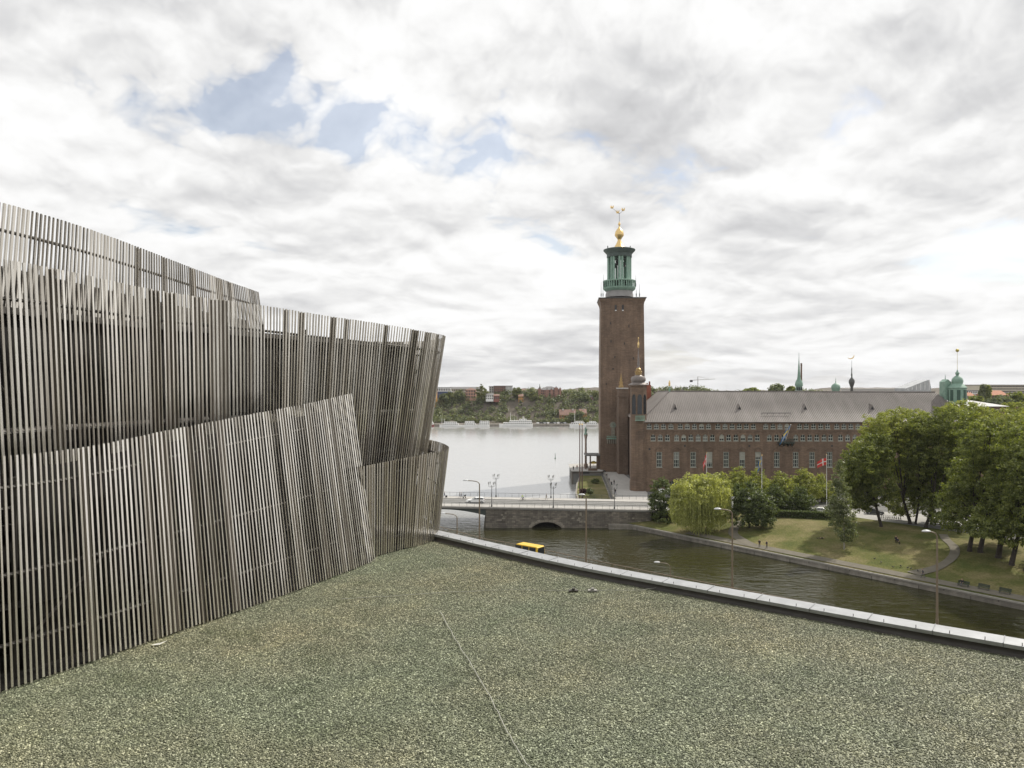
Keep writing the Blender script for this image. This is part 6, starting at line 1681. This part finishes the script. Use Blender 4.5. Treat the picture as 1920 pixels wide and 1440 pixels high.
for px, near, lab in ((922, True, 'left candelabra lamp on the near side of the bridge'), (930, False, 'left candelabra lamp on the far side of the bridge'), (1033, False, 'right candelabra lamp on the far side of the bridge'), (1037.5, True, 'right candelabra lamp on the near side of the bridge'), (1152, True, 'candelabra lamp before the paved walk at the bridge end')):
    Y = YB0 + 0.5 if near else YB1 - 0.5; x = X(px, Y); loc = (x, Y, deck_z(x) + 0.15)
    if first: cd_.location = loc; cd_['label'] = lab; first = False
    else: copy_tree(cd_, None, loc, None, lab)
# flagpoles
def flagpole(px, Y, z0, pyt, label, m, r=0.12, flag=None):
    x = X(px, Y); zt = Z(pyt, Y); t = thing('flagpole', label, 'flagpole', (x, Y, z0))
    mb = MB(); mb.tube((x, Y, z0), (x, Y, zt), r, r * 0.6, 8); mb.build('pole', m, t, True)
    mb = MB(); mb.ball((x, Y, zt + r * 0.8), r * 1.3, 8, 6); mb.build('knob', M_GOLD, t, True)
    return t
M_BRP = mat('brown_pole', (0.11, 0.065, 0.05), 0.5)
flagpole(1087, 226, 3.4, 797, 'left of two tall bare brown poles in the small garden', M_BRP, 0.2)
flagpole(1091.5, 227, 3.4, 797, 'right of two tall bare brown poles in the small garden', M_BRP, 0.2)
for px, Yp, pyt, base, cross, hoist, fly, sag, lab in ((1325, 206, 850, M_REDF, M_WHF, 2.2, (-0.9, -0.2, -1.6), 0.9, 'white flagpole with drooping red and white flag left of the facade trees'), (1428.5, 206, 854, M_BLUE, M_YEL, 2.0, (-1.1, -0.2, -1.7), 0.8, 'white flagpole with hanging blue and yellow flag amid the facade trees'), (1550, 206, 853, M_REDF, M_WHF, 1.9, (-2.6, -0.5, -0.4), 0.5, 'white flagpole with red flag with white cross flying near the birch')):
    t = flagpole(px, Yp, ZG, pyt, lab, M_WHITE, 0.1)
    x = X(px, Yp); z = Z(pyt, Yp) - (0.8 if px == 1550 else 0.3)
    flag_grid((x - 0.1, Yp, z), (0, 0, -hoist), fly, sag, base, cross, t, amp=0.22, ph=px)
# ---- vehicles
def wheel(t, x, y, z, r, ax):
    mb = MB(); n = 14
    d = Vector(ax).normalized(); p = Vector((x, y, z)); mb.tube(p - d * 0.11, p + d * 0.11, r, r, n); w_ = mb.build('wheel', M_DARK, t)
    mb = MB(); mb.tube(p - d * 0.118, p + d * 0.118, r * 0.58, r * 0.58, 10); mb.build('rim', mat('rim_silver', (0.5, 0.5, 0.5), 0.35, 0.6), w_)
def car(name, label, loc, rz, paint, L_=4.6, W=1.8, H=1.5, profile='wagon', cat='car', group=None):
    t = thing(name, label, cat, (0, 0, 0), group)
    h = H
    if profile == 'wagon':
        low = [(-L_ / 2, .35), (-L_ / 2, .85), (-L_ / 2 + .1, 1.0), (L_ / 2 - 1.35, 1.0), (L_ / 2 - .25, .82), (L_ / 2, .6), (L_ / 2, .3), (L_ / 2 - .3, .24), (-L_ / 2 + .3, .24)]
        cab = [(-L_ / 2 + .12, 1.0), (-L_ / 2 + .35, h - .08), (-L_ / 2 + .7, h), (L_ / 2 - 2.5, h), (L_ / 2 - 1.4, 1.0)]
    else:
        low = [(-L_ / 2, .4), (-L_ / 2, 1.25), (L_ / 2 - .9, 1.25), (L_ / 2 - .1, 1.0), (L_ / 2, .7), (L_ / 2, .35), (-L_ / 2 + .2, .3)]
        cab = [(-L_ / 2 + .02, 1.25), (-L_ / 2 + .1, h - .08), (-L_ / 2 + .35, h), (L_ / 2 - 1.5, h), (L_ / 2 - .95, 1.28)]
    mb = MB(); mb.prism_y(low, -W / 2, W / 2)
    n = len(cab); ti = 0.16
    vs = [(p[0], -W / 2 + (ti * (p[1] - cab[0][1]) / (h - cab[0][1])), p[1] - .001) for p in cab] + [(p[0], W / 2 - (ti * (p[1] - cab[0][1]) / (h - cab[0][1])), p[1] - .001) for p in cab]
    mb.add(vs, [tuple(range(n)), tuple(range(2 * n - 1, n - 1, -1))] + [(i, n + i, n + (i + 1) % n, (i + 1) % n) for i in range(n)])
    body = mb.build('body', paint, t)
    bv = body.modifiers.new('bevel', 'BEVEL'); bv.width = 0.06; bv.segments = 2
    zc = cab[0][1]
    for s in (-1, 1):
        xs = np.linspace(cab[0][0] + .3, cab[-1][0] - .35, 4)
        for a, b in zip(xs[:-1], xs[1:]):
            mb = MB(); y0 = s * (W / 2 - .01); y1 = s * (W / 2 - ti * 0.8 + .02)
            bb_ = min(b, cab[-2][0] + .25); aa = a + .04
            mb.add([(aa, y0, zc + .06), (b - .04, y0, zc + .06), (bb_ - .04, y1, h - .15), (aa + .05, y1, h - .15)], [(0, 1, 2, 3)]); mb.build('side_window', M_GLASS, t, False, False)
    mb = MB(); a, b = cab[-1], cab[-2]; mb.add([(a[0] - .06, -W / 2 + .12, a[1] + .06), (a[0] - .06, W / 2 - .12, a[1] + .06), (b[0] + .1, W / 2 - .26, b[1] - .05), (b[0] + .1, -W / 2 + .26, b[1] - .05)], [(0, 1, 2, 3)])
    mb.v = [(v[0] + .02, v[1], v[2] + .02) for v in mb.v]; mb.build('windscreen', M_GLASS, t, False, False)
    mb = MB(); a, b = cab[0], cab[1]; mb.add([(a[0] + .01, -W / 2 + .15, a[1] + .08), (a[0] + .01, W / 2 - .15, a[1] + .08), (b[0] - .04, W / 2 - .28, b[1] - .1), (b[0] - .04, -W / 2 + .28, b[1] - .1)], [(0, 3, 2, 1)])
    mb.v = [(v[0] - .03, v[1], v[2]) for v in mb.v]; mb.build('rear_window', M_GLASS, t, False, False)
    for sx in (-L_ / 2 + .85, L_ / 2 - .85):
        for s in (-1, 1): wheel(t, sx, s * (W / 2 - .1), .33, .33, (0, 1, 0))
    for s in (-1, 1):
        mb = MB(); mb.box((L_ / 2 - .04, s * (W / 2 - .3), .66), (.14, .34, .16)); mb.build('headlight', M_WHITE, t)
        mb = MB(); mb.box((-L_ / 2 + .02, s * (W / 2 - .15), .85), (.1, .2, .3)); mb.build('tail_light', mat('tail_red', (0.3, 0.02, 0.02), 0.4), t)
    t.location = loc; t.rotation_euler = (0, 0, rz)
    return t
M_CARW = mat('car_white', (0.80, 0.80, 0.79), 0.25, 0, 0.02)
xc = X(892, 206.5); car('estate_car', 'white estate car driving on the bridge', (xc, 206.0, deck_z(xc) + 0.02), math.pi, M_CARW, 5.0, 1.85, 1.55)
M_VANY = mat('van_yellow', (0.72, 0.46, 0.03), 0.4, 0, 0.05)
Yv = 124.0; vd = math.atan2(2.05, -2.48)
car('delivery_van', 'yellow van whose roof shows over the parapet', (X(988, Yv), Yv, ZS), vd, M_VANY, 6.0, 2.2, 3.4, 'van', 'van')
# white coach and cars behind the trees
def coach(label, loc, rz):
    t = thing('coach', label, 'bus', (0, 0, 0)); mb = MB(); mb.prism_y([(-6, .4), (-6, 3.2), (-5.8, 3.45), (5.6, 3.45), (6, 3.0), (6.05, .4)], -1.27, 1.27); o = mb.build('body', M_CARW, t); bv = o.modifiers.new('bevel', 'BEVEL'); bv.width = .1; bv.segments = 2
    for s in (-1, 1):
        for k in range(7):
            mb = MB(); mb.bb(-5.6 + k * 1.6, -4.1 + k * 1.6, s * 1.28 - .01, s * 1.28 + .01, 1.7, 2.8); mb.build('window', M_GLASS, t)
        for xw in (-3.6, 4.0): wheel(t, xw, s * 1.15, .5, .5, (0, 1, 0))
    t.location = loc; t.rotation_euler = (0, 0, rz)
coach('white coach parked behind the light green trees', (X(1415, 203), 203, 4.14), math.radians(-14))
car('parked_car', 'white car parked at the foot of the facade left of the willow', (X(1246, 233), 233, 4.12), 0.1, M_CARW, 4.4, 1.8, 1.5, group='cars parked behind the park')
for k, (px, Y, pt, lab) in enumerate(((1478, 201, M_CARW, 'white car parked behind the hedge, left one'), (1512, 199, mat('car_silver', (0.4, 0.41, 0.42), 0.3, 0.5), 'silver car parked behind the hedge'), (1546, 197, M_CARW, 'white car parked behind the hedge near the birch'), (1640, 196, mat('car_dark', (0.05, 0.055, 0.06), 0.3), 'dark car parked under the left park trees'))):
    car('parked_car', lab, (X(px, Y), Y, 4.14), math.radians(-30 + k * 3), pt, 4.4, 1.8, 1.5, group='cars parked behind the park')
for k in range(9):
    px = 1009 + k * 6.3; Y = 690.0; x = X(px, Y); t = thing('quay_car', ['first', 'second', 'third', 'fourth', 'fifth', 'sixth', 'seventh', 'eighth', 'ninth'][k] + ' parked car from the left on the far quay between the ships', 'car', (x, Y, 2.2), 'cars parked on the far quay')
    mb = MB(); mb.bb(x - 2.1, x + 2.1, Y - .9, Y + .9, 2.5, 3.1); mb.add([(x - 1.6, Y - .8, 3.1), (x + 1.2, Y - .8, 3.1), (x + .7, Y - .65, 3.75), (x - 1.3, Y - .65, 3.75), (x - 1.6, Y + .8, 3.1), (x + 1.2, Y + .8, 3.1), (x + .7, Y + .65, 3.75), (x - 1.3, Y + .65, 3.75)], [(0, 1, 2, 3), (7, 6, 5, 4), (1, 5, 6, 2), (4, 0, 3, 7), (3, 2, 6, 7)])
    mb.build('body', [M_CARW, MATS['car_silver'], MATS['car_dark']][(k * 5) % 3], t)
    for s in (-1.3, 1.3):
        mb = MB(); mb.tube((x + s, Y - .95, 2.52), (x + s, Y + .95, 2.52), .32, .32, 8); mb.build('wheel', M_DARK, t)
# ---- benches and bicycles in the park
def bench(label, px, py, rz):
    g = ground_hit(px, py); t = thing('park_bench', label, 'bench', (0, 0, 0), 'green benches by the quay path')
    m = mat('bench_green', (0.035, 0.05, 0.04), 0.6)
    for k in range(4):
        mb = MB(); mb.box((0, -.2 + k * .13, .45), (1.9, .1, .04)); mb.build('slat', m, t)
    for k in range(4):
        mb = MB(); mb.box((0, .3 + k * .03, .56 + k * .11), (1.9, .035, .09)); mb.build('back_slat', m, t)
    for x in (-.8, .8):
        mb = MB(); mb.box((x, -.15, .21), (.06, .06, .43)); mb.box((x, .27, .45), (.06, .06, .95)); mb.box((x, .05, .42), (.06, .5, .05)); mb.build('leg_frame', m, t)
    t.location = g + Vector((0, 0, .15)); t.rotation_euler = (0, 0, rz); return g
BA = math.atan2(QT.y, QT.x)
bench('bench with a seated person near the curved path', 1806, 1101, BA)
bench('empty bench, middle of the three by the quay path', 1844, 1107, BA)
bench('empty bench, rightmost of the three by the quay path', 1884, 1115, BA)
def bike_mesh(root, m):
    for x in (-.52, .52):
        mb = MB(); pts = [(x + .33 * math.cos(a), 0, .34 + .33 * math.sin(a)) for a in np.linspace(0, 2 * math.pi, 15)]; mb.path([Vector(p) for p in pts], .022, 5); w_ = mb.build('wheel', M_DARK, root)
    mb = MB(); mb.path([Vector(p) for p in ((-.52, 0, .34), (-.1, 0, .32), (-.22, 0, .85), (.32, 0, .88), (-.1, 0, .32))], .022, 5); mb.path([Vector(p) for p in ((-.52, 0, .34), (-.2, 0, .8))], .018, 5); mb.path([Vector(p) for p in ((.52, 0, .34), (.3, 0, 1.0))], .022, 5); mb.build('frame', m, root)
    mb = MB(); mb.tube((.3, -.28, 1.03), (.3, .28, 1.03), .018, .018, 5); mb.build('handlebar', M_DARK, root)
    mb = MB(); mb.box((-.24, 0, .93), (.26, .12, .06)); mb.build('saddle', M_DARK, root)
BK = thing('bicycle', 'first bicycle from the left in the stand under the trees', 'bicycle', (0, 0, 0), 'bicycles in the stand under the trees'); bike_mesh(BK, MATS['car_dark'])
for k in range(12):
    px = 1649 + k * 3.6; Y = 189 - k * .2; loc = (X(px, Y), Y, 4.14)
    if k == 0: BK.location = loc; BK.rotation_euler = (0, 0, 1.2)
    else: copy_tree(BK, None, loc, 1.2 + 0.05 * (k % 3), ['', 'second', 'third', 'fourth', 'fifth', 'sixth', 'seventh', 'eighth', 'ninth', 'tenth', 'eleventh', 'twelfth'][k] + ' bicycle from the left in the stand under the trees')
# ================================================================== PEOPLE
SKIN = mat('skin', (0.45, 0.28, 0.20), 0.6); HAIRM = mat('hair', (0.05, 0.035, 0.025), 0.7); SHOE = mat('shoe', (0.03, 0.03, 0.03), 0.6)
def cloth(n, c): return mat('cloth_' + n, c, 0.85)
BLACK = cloth('black', (0.02, 0.02, 0.022)); NAVY = cloth('navy', (0.025, 0.03, 0.05)); GREY = cloth('grey', (0.12, 0.12, 0.12)); WHT = cloth('white', (0.6, 0.6, 0.58)); HIVIS = cloth('hivis', (0.45, 0.62, 0.05)); REDC = cloth('red', (0.3, 0.05, 0.04)); JEANS = cloth('jeans', (0.05, 0.07, 0.12)); BEIGE = cloth('beige', (0.35, 0.29, 0.21))
def body_mesh(pose):
    """one continuous skinned figure facing +x; slots: skin, top, trousers, hair, shoes"""
    J = {}; E = []; Rr = {}; T = {}
    def j(n, p, r, tagn): J[n] = Vector(p); Rr[n] = r; T[n] = tagn
    hip = {'walk': .95, 'stand': .95, 'sit': .52, 'ride': 1.0, 'lie': .95}[pose]
    ln = {'walk': .06, 'stand': .0, 'sit': -.02, 'ride': .32, 'lie': 0}[pose]
    j('pelvis', (0, 0, hip), .135, 2); j('waist', (ln * .35, 0, hip + .17), .125, 1); j('chest', (ln * .8, 0, hip + .38), .15, 1); j('neck', (ln * 1.1 + .01, 0, hip + .55), .055, 0)
    j('jaw', (ln * 1.15 + .035, 0, hip + .62), .075, 0); j('head', (ln * 1.15 + .02, 0, hip + .72), .098, 0); j('crown', (ln * 1.15 - .005, 0, hip + .79), .075, 3)
    E += [('pelvis', 'waist'), ('waist', 'chest'), ('chest', 'neck'), ('neck', 'jaw'), ('jaw', 'head'), ('head', 'crown')]
    sw = {'walk': .28, 'stand': .03, 'sit': 0, 'ride': 0, 'lie': .05}[pose]
    for s, n in ((-1, 'l'), (1, 'r')):
        f = s * sw; y = s * .1
        if pose == 'sit': kn, an = (.42, y, hip + .02), (.44, y, .08)
        elif pose == 'ride': kn, an = (.30, y, .66 + s * .12), (.12 - s * .1, y, .28 + s * .14)
        else: kn, an = (f * .55 + .05, y, .5), (f - (.05 if f < 0 else 0), y, .09)
        j('thigh' + n, (0.02, y, hip - .06), .095, 2); j('knee' + n, kn, .065, 2); j('ankle' + n, an, .045, 2); j('toe' + n, (an[0] + .17, y, max(.04, an[2] - .05)), .04, 4)
        E += [('pelvis', 'thigh' + n), ('thigh' + n, 'knee' + n), ('knee' + n, 'ankle' + n), ('ankle' + n, 'toe' + n)]
        sh = J['chest'] + Vector((.0, s * .18, .08)); g = -f
        if pose == 'ride': el, wr = sh + Vector((.22, s * .06, -.2)), Vector((.52, s * .24, 1.08))
        elif pose == 'sit': el, wr = sh + Vector((.06, s * .05, -.27)), sh + Vector((.30, 0, -.36))
        else: el, wr = sh + Vector((g * .3 - .02, s * .05, -.29)), sh + Vector((g * .7 + .06, s * .03, -.54))
        j('sho' + n, sh, .075, 1); j('elb' + n, el, .05, 1); j('wri' + n, wr, .035, 0); j('han' + n, wr + (wr - el).normalized() * .11, .03, 0); j('thu' + n, wr + (wr - el).normalized() * .05 + Vector((.035, -s * .02, -.01)), .016, 0)
        E += [('chest', 'sho' + n), ('sho' + n, 'elb' + n), ('elb' + n, 'wri' + n), ('wri' + n, 'han' + n), ('wri' + n, 'thu' + n)]
    names = list(J); idx = {n: i for i, n in enumerate(names)}
    me = bpy.data.meshes.new('figure'); me.from_pydata([tuple(J[n]) for n in names], [(idx[a], idx[b]) for a, b in E], [])
    o = bpy.data.objects.new('figure', me); COL.objects.link(o)
    sk = o.modifiers.new('skin', 'SKIN'); sk.use_smooth_shade = True
    for i, n in enumerate(names):
        v = me.skin_vertices[0].data[i]; v.radius = (Rr[n], Rr[n]); v.use_root = (n == 'pelvis')
    sb = o.modifiers.new('sub', 'SUBSURF'); sb.levels = 1; sb.render_levels = 1
    dg = bpy.context.evaluated_depsgraph_get(); m2 = bpy.data.meshes.new_from_object(o.evaluated_get(dg))
    bpy.data.objects.remove(o)
    for m in (SKIN, BLACK, JEANS, HAIRM, SHOE): m2.materials.append(m)
    pts = [(J[a].lerp(J[b], f), T[a] if f < .5 else T[b]) for a, b in E for f in (0, .25, .75, 1)]
    for p in m2.polygons:
        c = p.center; best = min(pts, key=lambda q: (q[0] - c).length_squared); p.material_index = best[1]; p.use_smooth = True
        hd = J['head']
        if (c - hd).length < .14 and (c.z > hd.z + .05 or c.x < hd.x - .03): p.material_index = 3
    return m2
FIG = {p: body_mesh(p) for p in ('walk', 'stand', 'sit', 'ride')}
def person(label, loc, rz, pose='walk', top=BLACK, legs=JEANS, hair=HAIRM, scale=1.0, tilt=0.0, group=None):
    o = bpy.data.objects.new('person', FIG[pose]); COL.objects.link(o); tag(o, label, 'person', group)
    for i, m in ((1, top), (2, legs), (3, hair)):
        o.material_slots[i].link = 'OBJECT'; o.material_slots[i].material = m
    o.location = loc; o.rotation_euler = (0, tilt, rz); o.scale = (scale,) * 3
    return o
def on_deck(px, Y): x = X(px, Y); return Vector((x, Y, deck_z(x) + 0.15))
person('person in dark clothes walking on the bridge beside the steel screens', on_deck(833, 213.5), 0, top=BLACK)
mb = MB(); p_ = on_deck(837, 213.5); mb.box(p_ + Vector((0, 0, .35)), (.5, .4, .5)); tag(mb.build('suitcase', BLACK), 'dark wheeled bag beside the leftmost walker on the bridge', 'bag')
person('taller of two dark walkers close together on the bridge', on_deck(862.5, 213.5), math.pi, top=BLACK, legs=BLACK)
person('shorter of two dark walkers close together on the bridge', on_deck(866, 213.2), math.pi, top=GREY, scale=.95)
t = thing('pushchair', 'dark pushchair behind the pair of walkers on the bridge', 'pushchair', on_deck(871, 213.3)); q = on_deck(871, 213.3)
mb = MB(); mb.prism_y([(q.x - .4, q.z + .45), (q.x + .35, q.z + .45), (q.x + .45, q.z + 1.0), (q.x - .2, q.z + .7)], q.y - .22, q.y + .22); mb.build('seat', BLACK, t)
for s in (-.3, .3):
    mb = MB(); mb.tube((q.x + s, q.y - .25, q.z + .15), (q.x + s, q.y + .25, q.z + .15), .15, .15, 10); mb.build('wheel', M_DARK, t)
mb = MB(); mb.tube((q.x - .3, q.y, q.z + .2), (q.x + .5, q.y, q.z + 1.05), .02, .02, 5); mb.tube((q.x + .3, q.y, q.z + .2), (q.x, q.y, q.z + .7), .02, .02, 5); mb.build('frame', M_DARK, t)
q = on_deck(980, 211.0); q.z -= .13
bk = thing('ridden_bicycle', 'bicycle ridden across the bridge by the person in yellow', 'bicycle', (0, 0, 0)); bike_mesh(bk, M_DARK); bk.location = q; bk.rotation_euler = (0, 0, math.pi)
person('cyclist in a yellow vest riding over the bridge', q + Vector((.2, 0, 0)), math.pi, 'ride', HIVIS, BLACK)
person('walker in shorts striding right on the bridge', on_deck(1024, 213), 0, 'walk', BLACK, BEIGE)
# people on the walk below the tower
for k, (px, py, c, l, r, lab) in enumerate(((1134, 889, BLACK, BLACK, -1.3, 'farthest walker near the foot of the tower'), (1137.5, 896, GREY, JEANS, -1.4, 'second farthest walker below the tower'), (1142, 905, BLACK, NAVY, -1.3, 'walker in black halfway down the paved walk'), (1146.5, 912, NAVY, BLACK, 1.8, 'left of the pair halfway down the paved walk'), (1151.5, 909, BLACK, BLACK, 1.7, 'right of the pair halfway down the paved walk'), (1154, 927, BLACK, JEANS, -1.4, 'nearest walker on the paved walk by the bridge lamp'))):
    g = G(px, py, 4.32); person(lab, g, r, 'walk', c, l)
for k, (px, Y, lab) in enumerate(((1075, 288.5, 'person leaning at the corner of the water terrace'), (1082, 292, 'person standing on the water terrace near the poles'), (1088, 294, 'person in dark clothes beside the terrace column'))):
    person(lab, (X(px, Y), Y, 5.08), 1.0 + k, 'stand', (BLACK, REDC, NAVY)[k], BLACK)
# park people
def lawn_p(px, py): g = ground_hit(px, py); return g + Vector((0, 0, .15))
person('white haired person in black standing on the quay path, left of two', lawn_p(1424, 1027), -1.9, 'stand', BLACK, BLACK, WHT, 1.0)
person('white haired person in black standing on the quay path, right of two', lawn_p(1437.5, 1029), -1.2, 'stand', NAVY, BLACK, WHT, .97)
o = person('person in black lying on the lawn', lawn_p(1531, 1011) + Vector((0, 0, .1)), math.radians(165), 'stand', BLACK, BLACK, tilt=math.radians(-86))
person('dark figure sitting on the lawn under the trees', lawn_p(1680, 1017) + Vector((0, 0, -.15)), -2.0, 'sit', BLACK, BLACK, scale=1.15)
person('figure crouching close behind the sitter on the lawn', lawn_p(1683, 1020) + Vector((0, 0, -.15)), -1.2, 'sit', NAVY, BLACK, scale=1.1)
person('lone person in shorts walking on the quay path', lawn_p(1731, 1085), 2.4, 'walk', NAVY, GREY)
g = lawn_p(1804, 1100); person('person in black seated on the left bench', g + Vector((0, 0, .02)), BA - math.pi / 2, 'sit', BLACK, GREY)
# a few birds on the lawn
def bird(label, px, py, k):
    g = lawn_p(px, py); mb = MB(); a = k * 1.3
    c, s = math.cos(a), math.sin(a)
    mb.ball(g + Vector((0, 0, .18)), .16, 8, 6, .7); mb.ball(g + Vector((c * .17, s * .17, .33)), .07, 6, 5); mb.tube(g + Vector((c * .1, s * .1, .22)), g + Vector((c * .17, s * .17, .33)), .06, .05, 6); mb.tube(g + Vector((-c * .12, -s * .12, .18)), g + Vector((-c * .34, -s * .34, .2)), .08, .02, 6); mb.tube(g + Vector((c * .22, s * .22, .33)), g + Vector((c * .3, s * .3, .32)), .02, .005, 5)
    for q in (-.04, .04): mb.tube(g + Vector((-s * q, c * q, -.1)), g + Vector((-s * q, c * q, .14)), .012, .012, 4)
    tag(mb.build('goose', mat('goose_grey', (0.07, 0.065, 0.06), 0.8), None, True), label, 'bird', 'birds grazing on the lawn')
for k, (px, py) in enumerate(((1640, 1050), (1652, 1057), (1674, 1066), (1689, 1064), (1702, 1067), (1708, 1069), (1721, 1073))):
    bird(['first', 'second', 'third', 'fourth', 'fifth', 'sixth', 'seventh'][k] + ' grazing bird from the left on the lower lawn', px, py, k)
# ================================================================== HAZE
mb = MB(); mb.bb(-4100, 4100, -260, 6100, -2.0, 113.0)
hm = bpy.data.materials.new('haze'); hm.use_nodes = True; ht = hm.node_tree; ht.nodes.clear()
pv = ht.nodes.new('ShaderNodeVolumePrincipled'); pv.inputs['Color'].default_value = (0.93, 0.95, 1.0, 1); pv.inputs['Density'].default_value = 0.00005
ho = ht.nodes.new('ShaderNodeOutputMaterial'); ht.links.new(pv.outputs[0], ho.inputs['Volume'])
hz = mb.build('haze', hm); kind(hz, 'stuff', 'thin summer haze over the water and the far shore')
